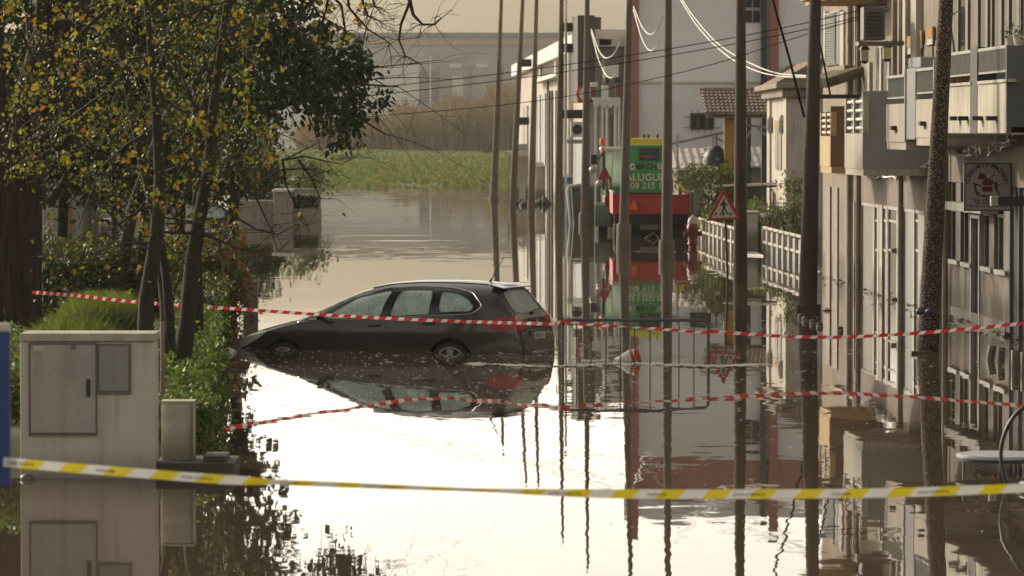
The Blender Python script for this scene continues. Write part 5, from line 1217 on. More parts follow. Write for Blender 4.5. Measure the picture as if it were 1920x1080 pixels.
def tape(label, pts, width, seq, mats, slant=.03, texts=None, twist=.15, roll=None, name='warning_tape'):
    """seq: list of (length, material slot); stripes lean like printed tape; gently twisting band"""
    c = crom(pts); s = [0]
    for a, b in zip(c, c[1:]): s.append(s[-1] + (b - a).length)
    def at(x):
        x = max(0, min(s[-1], x))
        lo = 0
        import bisect
        lo = min(len(s) - 2, max(0, bisect.bisect_right(s, x) - 1)); u = (x - s[lo]) / max(1e-9, s[lo + 1] - s[lo]); return c[lo].lerp(c[lo + 1], u), (c[lo + 1] - c[lo]).normalized()
    def pt(x, v):
        p, tg = at(x); ang = twist * math.sin(x * 1.7) + twist * .6 * math.sin(x * .63 + 1) + twist * .5 * math.sin(x * 6.1 + 2 * math.sin(x * 1.1)) + (roll(x) if roll else 0)
        up = Vector((0, math.sin(ang), math.cos(ang))); up = (up - tg * up.dot(tg)).normalized(); return p + up * (v * width / 2)
    L = s[-1]; x = 0; i = 0; g = MB()
    while x < L - .001:
        ln, mi = seq[i % len(seq)]; i += 1; x1 = min(L, x + ln); n = max(1, int((x1 - x) / .06)); sg = slant if (i % 2) else -slant
        sg0 = slant if (i % 2 == 0) else -slant
        sg0, sg1 = (0 if x == 0 else slant), (0 if x1 >= L else slant)
        for k in range(n):
            u0, u1 = k / n, (k + 1) / n; sl0 = sg0 + (sg1 - sg0) * u0; sl1 = sg0 + (sg1 - sg0) * u1; xa, xb = x + (x1 - x) * u0, x + (x1 - x) * u1
            g.add([pt(xa - sl0, -1), pt(xb - sl1, -1), pt(xb + sl1, 1), pt(xa + sl0, 1)], [(0, 1, 2, 3)], mi)
        x = x1
    o = g.build(name, mats, recalc=False); tag(o, label, 'tape')
    if texts:
        x = texts[0]; k = 0
        while x < L - .5:
            g = MB(); p, tg = at(x); p = pt(x, 0); up = (pt(x, 1) - pt(x, -1)).normalized(); s_, dx = texts[1][k % len(texts[1])]; k += 1
            nrm = tg.cross(up); 
            if nrm.y > 0: nrm = -nrm
            text_add(g, s_, p - up * width * .18 + nrm * .004, tg, up, width * .42, weight=.015); q = g.build('printed_word', m_sb, o, recalc=False); x += dx
    return o
Db = DW(684)
rw = [(.135, 0), (.095, 1)]
tape('red and white tape stretched in front of the car, from trees to steel barrier', [W(60, 548, 58.5), W(150, 555, 60), W(232, 564, 61), W(340, 573, 62), W(440, 579, 62.8), W(620, 591, 64), W(820, 601, 65), W(1018, 607, Db - .1), W(1046, 605, Db), W(1054, 604, Db)], .048, rw, [m_tr, m_tw], .018)
tape('red and white tape tied along the top of the steel barrier', [W(1055, 602, Db - .05), W(1110, 609, Db - .06), W(1190, 614, Db - .05), W(1250, 618, Db - .06), W(1328, 624, Db - .04)], .046, rw, [m_tr, m_tw], .03, twist=.5)
tape('red and white tape sagging from the steel barrier to the right edge', [W(1330, 621, Db - .05), W(1400, 626, Db - .1), W(1480, 631, Db - .1), W(1580, 632, Db - .1), W(1700, 626, Db - .1), W(1800, 618, Db - .1), W(1920, 606, Db), W(2060, 590, Db)], .050, rw, [m_tr, m_tw], .022)
Dt = 24.5
seq = [(.17, 1), (.13, 0), (.12, 1), (.13, 0)]
tape('yellow and white tape with worn black print hanging across the foreground', [W(6, 866, 24.15), W(120, 876, 24.4), W(260, 887, Dt), W(436, 900, Dt), W(640, 909, Dt), W(900, 919, Dt), W(1160, 926, Dt), W(1500, 926, Dt), W(1700, 923, Dt), W(1920, 915, Dt), W(2080, 908, Dt)], .054, [(.135, 1), (.13, 0)], [m_ty, m_tw], .025, roll=lambda x: -.95 * max(0, min(1, (x - 1.35) / .25)) * max(0, min(1, (3.75 - x) / .9)), texts=(.12, [("ZONA INTERDITA", .53), ("PASSAGEM", .53)]), twist=.12)

# ------------------------------------------------------------------ steel barrier
m_bar = mat('barrier_steel', (0.09, 0.09, 0.088), .55, .25, 8, metal=.3)
x0, x1 = W(1055, 684, Db).x, W(1328, 684, Db).x; zt0 = W(1190, 600, Db).z
t = thing('crowd_barrier', 'grey steel crowd barrier standing half under water right of the car', 'barrier', ((x0 + x1) / 2, Db, 0))
r = .024; c_ = .09; pts = [(x0, Db, -.42), (x0, Db, zt0 - c_)] + [(x0 + c_ - c_ * math.cos(a), Db, zt0 - c_ + c_ * math.sin(a)) for a in (.4, .8, 1.2)] + [(x0 + c_, Db, zt0)] + [(x1 - c_, Db, zt0 - .004)] + [(x1 - c_ + c_ * math.sin(a), Db, zt0 - .004 - c_ + c_ * math.cos(a)) for a in (.4, .8, 1.2)] + [(x1, Db, zt0 - c_), (x1, Db, -.42)]
MB().tube(pts, r, 10).build('frame', m_bar, t, smooth=True)
for px in (1081, 1108, 1136, 1163, 1190, 1219, 1246, 1273, 1301): x = W(px, 684, Db).x; MB().tube([(x, Db, -.36), (x, Db, zt0 - .015)], .0105, 6).build('bar', m_bar, t, smooth=True)
MB().tube([(x0, Db, -.36), (x1, Db, -.36)], .014, 8).build('lower_rail', m_bar, t)
MB().tube([(x0 - .03, Db, .42), (x0 - .09, Db, .42), (x0 - .09, Db, .30), (x0 - .03, Db, .30)], .008, 6).build('hook', m_bar, t)
for x in (x0 + .25, x1 - .25): MB().tube([(x, Db - .28, -.44), (x, Db, -.40), (x, Db + .28, -.44)], .016, 6).build('foot', m_bar, t)

# fallen lamp
Dl = Db + .9; LS = .86; c0 = W(1150, 686, Dl); c1 = W(1196, 668, Dl)
t = thing('fallen_lamp', 'white lamp with a red cap lying on its side in the water behind the barrier', 'lamp', (W(1170, 685, Dl).x, Dl, 0))
ax = Vector((1, -.25, .36)).normalized(); o_ = W(1152, 682, Dl)
m_net = mat('white_netting', (.62, .60, .55), .5, .15, 3)
n, l = m_net.node_tree.nodes, m_net.node_tree.links; br = n.new('ShaderNodeTexBrick'); tc_ = n.new('ShaderNodeTexCoord'); br.inputs['Scale'].default_value = 14; br.inputs['Mortar Size'].default_value = .03
br.inputs['Color1'].default_value = (.80, .78, .74, 1); br.inputs['Color2'].default_value = (.76, .74, .70, 1); br.inputs['Mortar'].default_value = (.3, .28, .26, 1); l.new(tc_.outputs['Object'], br.inputs['Vector']); l.new(br.outputs[0], n['Principled BSDF'].inputs['Base Color'])
MB().lathe([(r_ * LS, z_ * LS) for r_, z_ in [(.06, 0), (.085, .02), (.15, .33), (.145, .35), (.03, .352)]], o_, 20, axis=ax).build('shade', m_net, t, smooth=True)
MB().lathe([(r_ * LS, z_ * LS) for r_, z_ in [(.06, .356), (.125, .36), (.135, .40), (.13, .46), (.06, .475), (.02, .478)]], o_, 20, axis=ax).build('cap', mat('red_plastic', (.55, .025, .015), .35, .1, 3), t, smooth=True)
MB().lathe([(r_ * LS, z_ * LS) for r_, z_ in [(.137, .405), (.143, .41), (.143, .425), (.137, .43)]], o_, 20, axis=ax).build('cap_ring', m_tw, t, smooth=True)
g = MB(); q = o_ + Vector((-.01, -.06, 0)); g.tube([q + Vector((-.05, 0, .10)), q + Vector((.07, 0, .02)), q + Vector((.02, 0, -.10)), q + Vector((-.05, 0, -.08)), q + Vector((-.05, 0, .10))], .012, 6); g.build('bracket', m_steel, t)
a, b = W(1090, 684, Dl), W(1148, 675, Dl); MB().box(a.x, b.x, Dl - .05, Dl + .05, -.01, b.z).build('arm', mat('pale_metal', (.5, .49, .46), .4, .15, 4, metal=.3), t, bevel=.01)

# ------------------------------------------------------------------ pedestrian warning sign
D = 96.5; s_ = D / F; c = W(1357, 385, D)
t = thing('pedestrian_sign', 'red triangle pedestrian crossing sign on a thin leaning post', 'road sign', (W(1364, 520, D).x, D, 0))
def tri(px_py, d0, d1, m_, nm, par): g = MB(); g.prism([W(x, y, D) + Vector((0, d0, 0)) for x, y in px_py], (0, d1 - d0, 0)); return g.build(nm, m_, par)
def rtri(cx, cy, w, h, r):
    A_, B_, C_ = Vector((cx, cy - h * .62)), Vector((cx + w / 2, cy + h * .38)), Vector((cx - w / 2, cy + h * .38)); out = []
    for p, q, n_ in ((C_, A_, B_), (A_, B_, C_), (B_, C_, A_)):
        u, v = (p - q).normalized(), (n_ - q).normalized()
        for k in (1, .55, .2): out.append(q + u * r * k)
        for k in (.2, .55, 1): out.append(q + v * r * k)
    sk_ = [(p.x, p.y - (p.x - cx) * .05) for p in out]
    return sk_
m_sr2 = mat('sign_red_border', (.42, .03, .02), .45, .12, 3)
tri(rtri(1357, 390, 66, 60, 7), .0, .03, m_sr2, 'plate', t)
tri(rtri(1357, 392, 47, 43, 3), -.012, -.002, m_white, 'white_field', t)
g = MB()
def Q(pts): g.prism([W(x, y, D) + Vector((0, -.016, 0)) for x, y in pts], (0, .003, 0))
Q([(1357 + 2.2 * math.cos(a), 375 + 2.4 * math.sin(a)) for a in [k * .785 for k in range(8)]]); Q([(1354, 378), (1360, 378), (1365, 386), (1363.4, 387.2), (1360, 382.5), (1360, 390), (1355, 390), (1354.5, 383), (1350, 387.5), (1348.6, 386.3)])
Q([(1355, 390), (1358, 390), (1356, 397), (1351.5, 403), (1349.5, 402), (1353.2, 396)]); Q([(1357.4, 390), (1360, 390), (1363, 396), (1367, 402), (1365, 403.2), (1360.4, 397.5)])
for x in (1342.5, 1356, 1369): Q([(x, 398), (x + 3, 398), (x + 1.5 + (x - 1356) * .12, 404), (x - 2.5 + (x - 1356) * .12, 404)])
g.build('symbol', m_sb, t)
MB().tube([(W(1366, 530, D).x, D + .05, -.5), W(1360, 402, D + .05), W(1358, 372, D + .05)], .026, 8).build('post', m_iron, t, smooth=True)

# ------------------------------------------------------------------ hydrant, totem, cone, bollards
D = DW(466); t = thing('fire_hydrant', 'dark red fire hydrant with a pale domed cap, right of the trailer', 'hydrant', (W(1299, 460, D).x, D, 0)); k = D / F; x = W(1299, 460, D).x
m_hyd = mat('hydrant_red', (.12, .012, .01), .5, .25, 3)
MB().lathe([(.12, -.5), (.12, .1), (.17, .14), (.14, .2), (.16, .55), (.19, .6), (.17, .7), (.14, .74)], (x, D, 0), 18).build('body', m_hyd, t, smooth=True)
MB().lathe([(.16, .745), (.15, .85), (.10, .93), (.04, .97), (.03, 1.02)], (x, D, 0), 16).build('cap', mat('hydrant_cap', (.36, .28, .22), .5, .2, 3), t, smooth=True)
for s in (-1, 1): MB().lathe([(.07, 0), (.07, .12), (.09, .13), (.09, .17)], (x + s * .1, D, .45), 12, axis=(s, 0, 0)).build('outlet', m_hyd, t, smooth=True)
D = 107; t = thing('street_cabinet', 'tall grey street cabinet with faded letters standing against the beige wall', 'cabinet', (W(1579, 530, D).x, D, 0)); m_tot = mat('grey_cabinet', (.17, .15, .125), .5, .2, 2, streak=.2)
MB().wbox(1566, 1596, 421, 530, D, .45, z0=-.5).build('body', m_tot, t, bevel=.015); MB().wbox(1562, 1565.6, 421, 503, D + .02, .45).build('side_panel', m_alu, t); MB().wbox(1561.5, 1597, 418, 420.6, D - .02, .5).build('cap', m_alu, t, bevel=.02)
g = MB(); text_add(g, "A L S", W(1581, 441, D - .006), (1, 0, 0), (0, 0, 1), .085, weight=.01); g.build('lettering', m_sb, t); g = MB(); text_add(g, "NOVS", W(1581, 449, D - .006), (1, 0, 0), (0, 0, 1), .095, weight=.012); g.build('lettering', m_sb, t)
D = 104; t = thing('traffic_cone', 'red traffic cone with one white band, half sunk by the dark pole', 'traffic cone', (W(1549, 600, 83).x, 83, 0)); D = 83; x = W(1550, 600, D).x
zt_ = W(1550, 577, D).z; MB().lathe([(.15, -.45), (.11, .0), (.085, zt_ * .38)], (x, D, 0), 18).build('lower_cone', m_hyd, t, smooth=True); MB().lathe([(.0845, zt_ * .381), (.055, zt_ * .72)], (x, D, 0), 18).build('white_band', mat('cone_white', (.5, .46, .42), .5, .2, 4), t, smooth=True); MB().lathe([(.0545, zt_ * .721), (.04, zt_ * .95), (.03, zt_)], (x, D, 0), 18).build('tip', m_tr, t, smooth=True)
m_bol = mat('bollard_rubber', (.10, .085, .07), .45, .25, 4)
for i, (px, y, lab) in enumerate([(1502, 597, 'first and leftmost of the round bollard tops below the square pole foot'), (1510, 602, 'second round bollard top, just right of the leftmost one'), (1524, 608, 'third round bollard top, right below the dark pole'), (1537, 613, 'fourth round bollard top, touching the traffic cone'), (1575, 621, 'lone round bollard top right of the traffic cone')]):
    g0 = G(px, y); D = g0.y; k = D / F; t = thing('bollard', lab, 'bollard', (g0.x, D, 0), 'round topped bollards sunk in the water')
    MB().lathe([(6.2 * k, -.5), (6.2 * k, 4 * k), (5.6 * k, 7.2 * k), (4 * k, 8.6 * k), (1 * k, 9.4 * k)], g0, 14).build('post', m_bol, t, smooth=True); MB().lathe([(6.5 * k, 1.2 * k), (6.5 * k, 2.6 * k)], g0, 14).build('ring', m_alu, t)
for i, (px, y, yt, tilt, lab) in enumerate([(1856, 675, 648, 5, 'tilted grey bollard, leftmost of the row in front of the shop'), (1876, 682, 651, 1.5, 'second grey bollard from the left in front of the shop'), (1903, 694, 657, 0, 'third grey bollard from the left in front of the shop'), (1921, 697, 660, 0, 'grey bollard cut by the right edge of the photo')]):
    g0 = G(px, y); D = g0.y; k = D / F; t = thing('bollard', lab, 'bollard', (g0.x, D, 0), 'slanted grey bollards in front of the shop'); hgt = (y - yt) * k; d = Vector((tilt * k * 1.0, 0, hgt)); r_ = 7.6 * k
    MB().tube([g0 - d * 1.2, g0, g0 + d * .96, g0 + d], [r_, r_, r_, r_ * .85], 14).build('post', m_bol, t, smooth=True)
    MB().tube([g0 + d * .8, g0 + d * .86], [r_ * 1.04, r_ * 1.04], 14).build('ring', mat('reflective_band', (.2, .18, .16), .4, .2, 4), t, smooth=True)
# steps beside the street cabinet, rubbish bags
D = 106; t = thing('door_steps', 'two small dark steps between the pole and the street cabinet', 'steps', (W(1548, 520, D).x, D, 0)); MB().wbox(1536, 1560, 509, 530, D, .6, z0=-.5).build('upper_step', m_steps, t, bevel=.01); MB().wbox(1547, 1560, 516, 535, D - .8, .78, z0=-.5).build('lower_step', m_steps, t, bevel=.01)
m_bb = mat('blue_bag', (.03, .04, .07), .4, .3, 6, .02)
for px, y, r_, lab in [(1734, 591, 15, 'small dark blue bag caught against the speckled pole'), (1678, 562, 7, 'small blue grey bag floating by the shop fronts'), (1888, 630, 11, 'crumpled plastic bag floating by the dark shop door')]:
    g0 = G(px, y) if px != 1734 else Vector((W(1734, 591, POLE[10][2] - .3).x, POLE[10][2] - .35, .65)); k = g0.y / F; g = MB()
    for q in range(5): g.ball(g0 + Vector((rnd.gauss(0, r_ * .35) * k, rnd.gauss(0, .05), rnd.uniform(0, r_ * .35) * k)), r_ * .6 * k, r_ * .5 * k, r_ * .42 * k, 9, 6)
    tag(g.build('plastic_bag', m_bb, smooth=True), lab, 'bag')
t = tag(MB().box(W(1716, 661, 66).x, W(1757, 661, 66).x, POLE[10][2] - .32, POLE[10][2] - .2, -.03, .045).build('floating_plank', m_wetc, bevel=.01), 'dark plank floating against the foot of the speckled pole', 'plank')

# ------------------------------------------------------------------ white fences and gate, garden bits
def panel_fence(label, px0, y0, px1, y1, h, n, rails=3):
    a, b = G(px0, y0), G(px1, y1); t = thing('white_fence', label, 'fence', (a + b) / 2); d = b - a; L = d.length; d.normalize(); nn = Vector((-d.y, d.x, 0))
    if nn.x > 0: nn = -nn
    m_f = mat('fence_white', (.46, .425, .36), .8, .15, 2, streak=.3, dirt=(.3, .26, .2))
    for i in range(n + 1):
        p = a + d * L * i / n - nn * .05; MB().obox((p.x - d.x * .04, p.y - d.y * .04, -.6), d * .08, nn * .12, (0, 0, .6 + h)).build('post', m_f, t)
    for k in range(rails):
        z = h - .02 - (h + .1) * k / (rails - 1) * .95; MB().obox((a.x, a.y, z - .035), d * L, nn * .045, (0, 0, .07)).build('rail', m_f, t)
    g = MB(); g.obox((a.x - nn.x * .055, a.y - nn.y * .055, -.6), d * L, nn * .035, (0, 0, .6 + h - .12)); g.build('infill', m_greyr if n < 8 else m_f, t)
panel_fence('nearer white concrete fence with square panels beside the thick dark pole', 1506, 499, 1433, 476, .78, 7)
panel_fence('farther white railing behind the pedestrian sign', 1384, 478, 1312, 452, .75, 9)
D = 127; t = thing('gate_pillar', 'broad cream gate pillar between the two white fences', 'pillar', (W(1410, 470, D).x, D, 0)); MB().wbox(1399, 1421, 400, 480, D, .6, z0=-.5).build('shaft', m_wallW, t, bevel=.02); MB().wbox(1397, 1423, 395.5, 399.7, D - .05, .7).build('cap', m_white, t, bevel=.02)
tag(MB().obox(G(1388, 479) + Vector((0, 0, -.1)), G(1432, 481) - G(1388, 479), (0, 3.2, 0), (0, 0, .14)).build('gate_sill', m_white, bevel=.02), 'white sunlit gate sill just above the water between the fences', 'sill')
D = 125; c = W(1447, 434, D); t = thing('planter_pot', 'large pale planter with striped relief behind the near white fence', 'planter', c); k = D / F
g = MB(); g.lathe([(13 * k, -.3), (14 * k, 6 * k), (20 * k, 30 * k), (21 * k, 33 * k), (18 * k, 33.2 * k)], c, 16); g.build('pot', m_wallW, t, smooth=True)
for i in range(6): a_ = -2.9 + i * .5; MB().tube([c + Vector((14.4 * k * math.cos(a_), 14.4 * k * math.sin(a_), 5 * k)), c + Vector((20 * k * math.cos(a_), 20 * k * math.sin(a_), 28 * k))], 2.2 * k, 6).build('relief', m_ochre if i % 2 else m_frame, t)
P_, _ = crown_points([(1425, 402), (1440, 385), (1470, 388), (1478, 402), (1430, 415)], D - .3, D + .3, 26, 24, .18); leaf_mesh('foliage', P_, .06, .14, m_lf_mid, t, .3)
D = 133; t = thing('garden_railing', 'green and white metal railing crossing the garden behind the pole', 'railing', (W(1430, 350, D).x, D, 0)); 
for y, m_ in ((342, m_white), (347, m_dkgreen)): MB().tube([W(1356, y + 6, D), W(1502, y, D)], .04, 6).build('rail', m_, t)
for px in (1392, 1430, 1468): MB().tube([(W(px, 350, D).x, D, -.5), W(px, 344, D)], .03, 6).build('post', m_dkgreen, t)
D = 134; t = thing('garden_shed', 'dark green garden shed front glimpsed behind the gate pillar', 'shed', (W(1412, 380, D).x, D, 0)); MB().wbox(1400, 1428, 352, 420, D, 1.5, z0=-.5).build('wall', m_dkgreen, t); MB().wbox(1399, 1429, 346, 351.6, D - .1, 1.7).build('roof', m_white, t)

# ------------------------------------------------------------------ café table and hoop backed chair, right foreground
D = 43.5; c = W(1877, 854, D); k = D / F; t = thing('cafe_table', 'round grey topped table standing in the water at the right edge', 'table', (c.x, D, -.4))
MB().lathe([(.40, -.02), (.455, -.018), (.46, .0), (.455, .018), (.40, .02), (.02, .021)], c, 40).build('table_top', mat('table_grey', (.40, .40, .41), .35, .15, 3), t, smooth=True)
MB().lathe([(.457, -.05), (.462, -.045), (.462, -.021), (.457, -.0205)], c, 40).build('rim', m_iron, t, smooth=True)
MB().lathe([(.03, -c.z - .42), (.025, -.05)], c, 10).build('column', m_iron, t); MB().lathe([(.25, -c.z - .44), (.24, -c.z - .40), (.04, -c.z - .37)], c, 18).build('base', m_iron, t)
D = 41.5; t = thing('hoop_chair', 'black metal chair with a hooped back beside the round table', 'chair', (W(1930, 930, D).x, D, -.4)); 
hp = [(1900, 935), (1884, 895), (1877, 860), (1880, 825), (1896, 788), (1920, 764), (1950, 756), (1978, 770), (1998, 805), (2004, 850), (1998, 900), (1990, 935)]
MB().tube(crom([W(x, y, D) for x, y in hp], 5), .021, 8).build('back_hoop', m_iron, t, smooth=True)
zs = .06
MB().lathe([(.20, -.02), (.21, 0), (.2, .02), (.02, .03)], (W(1946, 900, D).x, D - .22, zs), 22).build('seat', m_iron, t, smooth=True)
for dx, dy in ((-.17, 0), (.17, 0), (-.15, -.38), (.15, -.38)): MB().tube([(W(1946, 900, D).x + dx, D + dy, zs), (W(1946, 900, D).x + dx * 1.2, D + dy * 1.1, -.45)], .014, 7).build('leg', m_iron, t)

# ------------------------------------------------------------------ floating specks and foam
m_sp = mat('foam_specks', (.60, .57, .50), .7, .15, 5)
g = MB(); 
def speck(p, r, e):
    n_ = 6; a0 = rnd.uniform(0, 6.28); g.add([(p.x + r * e * math.cos(a0 + k_ * 1.047) * rnd.uniform(.7, 1.2), p.y + r * math.sin(a0 + k_ * 1.047) * rnd.uniform(.7, 1.2), .004) for k_ in range(n_)] + [(p.x, p.y, .004 + r * .5)], [(k_, (k_ + 1) % n_, n_) for k_ in range(n_)])
N = 0
while N < 3600:
    py = rnd.choice([rnd.uniform(470, 700), rnd.uniform(600, 800), rnd.uniform(650, 760), rnd.uniform(560, 1000)]); px = rnd.uniform(440, 1900)
    dens = 1.0
    if px < 1040 and py > 790: dens = .03
    if 440 < px < 1030 and py < 640: dens = .4
    if py > 800 and px > 1040: dens = .35
    if px > 1560: dens *= .35
    if rnd.random() > dens: continue
    p = G(px, py); speck(p, rnd.choice([.003, .004, .006, .010]) * rnd.uniform(.7, 1.4), rnd.choice([1, 1, 1.6, 4])); N += 1
for i in range(420):      # debris line by the barrier
    u = rnd.random(); px = 880 + 560 * u; p = G(px, 684.5 + 2.5 * math.sin(px * .02) + rnd.gauss(0, 1.2)); speck(p, rnd.uniform(.008, .03), rnd.choice([1.5, 3, 5]))
tag(g.build('floating_specks', m_sp, recalc=False), 'pale specks and foam floating on the brown water', kind='stuff')
g = MB()
for i in range(900):      # leaves gathered along the garden edge and the shop fronts
    if i % 3: 
        y = rnd.uniform(46, 110); p = Vector((garden_edge_x(y) + abs(rnd.gauss(0, .22)) - .12, y, 0))
    else:
        y = rnd.uniform(60, 105); p = Vector((FA.X(y, abs(rnd.gauss(0, .35)) + .02), y, 0))
    speck(p, rnd.uniform(.012, .04), rnd.uniform(1, 1.8))
tag(g.build('floating_leaves', mat('sodden_leaves', (.10, .062, .03), .7, .5, 9), recalc=False), 'brown sodden leaves gathered along the garden edge and shop fronts', kind='stuff')
g = MB()
for i in range(110):
    u = rnd.random(); px = 900 + 500 * u; p = G(px, 686 + 2.5 * math.sin(px * .02) + rnd.gauss(0, 1.0)); r = rnd.uniform(.004, .014); a_ = rnd.uniform(-.5, .5); L_ = rnd.uniform(.03, .14)
    g.tube([p + Vector((-math.cos(a_) * L_, -math.sin(a_) * L_, 0)), p + Vector((0, 0, r * .6)), p + Vector((math.cos(a_) * L_, math.sin(a_) * L_, 0))], [r * .3, r * .5, r * .2], 5)
tag(g.build('drift_litter', mat('wet_litter', (.05, .04, .025), .7, .4, 5), recalc=False), 'thin line of dark twigs and leaf litter drifting past the barrier', kind='stuff')
# red brown plank by the car nose
tag(MB().obox(G(412, 684), (.27, 0, 0), (0, .12, 0), (0, 0, .035)).build('floating_board', mat('brick_red_wood', (.25, .09, .05), .7, .3, 4), bevel=.005), 'short reddish board floating left of the car nose', 'board')
tag(MB().ball(G(430, 664), .09, .09, .07).tube([G(425, 664) + Vector((0, 0, .04)), G(441, 662) + Vector((0, 0, .02))], [.07, .03], 8).build('floating_bottle', mat('milky_plastic', (.55, .53, .40), .3, .2, 5), smooth=True), 'pale plastic bottle floating at the car nose', 'bottle')
D = DW(585); t = thing('concrete_pier', 'small pale concrete pier at the water edge under the orange leaves', 'pier', G(468, 590)); p = G(468, 590); MB().box(p.x - .12, p.x + .14, p.y, p.y + .4, -.5, .58).build('shaft', m_ew, t, bevel=.01); MB().box(p.x - .14, p.x + .16, p.y - .02, p.y + .42, .583, .63).build('cap', m_ew, t, bevel=.01)
# ------------------------------------------------------------------ estate car
def lerp_tab(tab, u):
    if u <= tab[0][0]: return tab[0][1]
    for (a, va), (b, vb) in zip(tab, tab[1:]):
        if u <= b:
            t = (u - a) / (b - a); return va + (vb - va) * t
    return tab[-1][1]
def smooth_tab(tab, u):      # monotone-ish cubic through the table
    n = len(tab)
    if u <= tab[0][0]: return tab[0][1]
    if u >= tab[-1][0]: return tab[-1][1]
    for i in range(n - 1):
        if u <= tab[i + 1][0]:
            x0, y0 = tab[i]; x1, y1 = tab[i + 1]; h = x1 - x0
            def sl(k):
                if k == 0: return (tab[1][1] - tab[0][1]) / (tab[1][0] - tab[0][0])
                if k == n - 1: return (tab[-1][1] - tab[-2][1]) / (tab[-1][0] - tab[-2][0])
                a = (tab[k][1] - tab[k - 1][1]) / (tab[k][0] - tab[k - 1][0]); b = (tab[k + 1][1] - tab[k][1]) / (tab[k + 1][0] - tab[k][0])
                return 0 if a * b <= 0 else 2 * a * b / (a + b)
            m0, m1 = sl(i), sl(i + 1); t = (u - x0) / h
            return y0 * (2 * t ** 3 - 3 * t * t + 1) + m0 * h * (t ** 3 - 2 * t * t + t) + y1 * (-2 * t ** 3 + 3 * t * t) + m1 * h * (t ** 3 - t * t)
CL = 4.70
TOP = [(0, .50), (.03, .60), (.10, .675), (.25, .76), (.55, .85), (.95, .955), (1.22, 1.015), (1.45, 1.155), (1.8, 1.325), (2.15, 1.445), (2.55, 1.515), (3.0, 1.535), (3.5, 1.53), (3.95, 1.505), (4.22, 1.475), (4.30, 1.455), (4.38, 1.345), (4.52, 1.12), (4.585, 1.02), (4.625, .93), (4.655, .82), (4.675, .72), (4.70, .64), (4.705, .50)]
BELT = [(0, .47), (.03, .55), (.10, .60), (.25, .675), (.55, .745), (.95, .845), (1.22, .895), (1.7, .935), (2.5, .965), (3.5, 1.0), (4.2, 1.03), (4.45, 1.02), (4.52, 1.0), (4.585, .96), (4.625, .88), (4.655, .78), (4.675, .69), (4.70, .61), (4.705, .48)]
HW = [(0, .42), (.03, .56), (.10, .685), (.25, .79), (.5, .86), (.9, .897), (1.4, .905), (3.6, .905), (4.1, .885), (4.35, .85), (4.5, .81), (4.6, .765), (4.65, .73), (4.69, .69), (4.705, .62)]
BOT = [(0, .36), (.1, .27), (.3, .22), (4.2, .22), (4.5, .28), (4.65, .33), (4.705, .38)]
def car_section(u, off=0.0):
    zt, zb, w, z0 = smooth_tab(TOP, u), smooth_tab(BELT, u), smooth_tab(HW, u), smooth_tab(BOT, u)
    zb = min(zb, zt - .02); hb = zb - z0
    lo = [(0, z0), (w * .80, z0), (w * .965, z0 + hb * .07), (w * .99, z0 + hb * .25), (w, z0 + hb * .48), (w * 1.0, z0 + hb * .68), (w * .988, z0 + hb * .82), (w * .972, z0 + hb * .93), (w * .955, zb)]
    wb = w * .955; Hh = zt - zb; n_ = 2.35; up = []
    for k in range(1, 15):
        th = k / 14 * math.pi / 2
        up.append((wb * max(0.0, math.cos(th)) ** (2 / n_), zb + Hh * math.sin(th) ** (2 / n_)))
    return lo + up
def car_y(u, z):       # half width of the outer skin
    s = car_section(u)
    for (y0, z0), (y1, z1) in zip(s[1:], s[2:]):
        if z0 <= z <= z1: return y0 + (y1 - y0) * (z - z0) / max(1e-6, z1 - z0)
    return 0.0
US = [0, .015, .03, .06, .10, .16, .25, .35, .45, .55, .7, .85, 1.0, 1.12, 1.22, 1.32, 1.45, 1.6, 1.75, 1.9, 2.05, 2.2, 2.4, 2.6, 2.8, 3.0, 3.2, 3.4, 3.6, 3.8, 3.95, 4.1, 4.18, 4.22, 4.26, 4.30, 4.33, 4.38, 4.45, 4.52, 4.55, 4.585, 4.61, 4.625, 4.64, 4.655, 4.675, 4.69, 4.70, 4.705]
def car_surface(off=0.0):
    """closed loft; off>0 pushes the skin inwards"""
    rings = []
    for u in US:
        s = car_section(u); ring = [(-y, z) for y, z in s[::-1]][0:-1] + s[0:1] + s[1:]      # top-left ... bottom ... top-right
        ring = ring[1:] if abs(ring[0][0]) < 1e-6 and abs(ring[-1][0]) < 1e-6 else ring
        rings.append(ring)
    n = len(rings[0]); vs = [(CL / 2 - u, y, z) for u, r in zip(US, rings) for y, z in r]; fs = []
    for i in range(len(US) - 1):
        for k in range(n): fs.append((i * n + k, i * n + (k + 1) % n, (i + 1) * n + (k + 1) % n, (i + 1) * n + k))
    fs.append(tuple(range(n))); fs.append(tuple((len(US) - 1) * n + k for k in range(n - 1, -1, -1)))
    me = bpy.data.meshes.new('skin'); me.from_pydata(vs, [], fs)
    bm = bmesh.new(); bm.from_mesh(me); bmesh.ops.recalc_face_normals(bm, faces=bm.faces); bm.normal_update()
    if off:
        mv = [(v, v.co - v.normal * off) for v in bm.verts]
        for v, c in mv: v.co = c
    bm.to_mesh(me); bm.free(); return me
def join_meshes(a, b, flip_b=True):
    bm = bmesh.new(); bm.from_mesh(a)
    bm2 = bmesh.new(); bm2.from_mesh(b)
    if flip_b: bmesh.ops.reverse_faces(bm2, faces=bm2.faces)
    t_ = bpy.data.meshes.new('t'); bm2.to_mesh(t_); bm.from_mesh(t_); bm2.free(); m = bpy.data.meshes.new('shell'); bm.to_mesh(m); bm.free(); return m
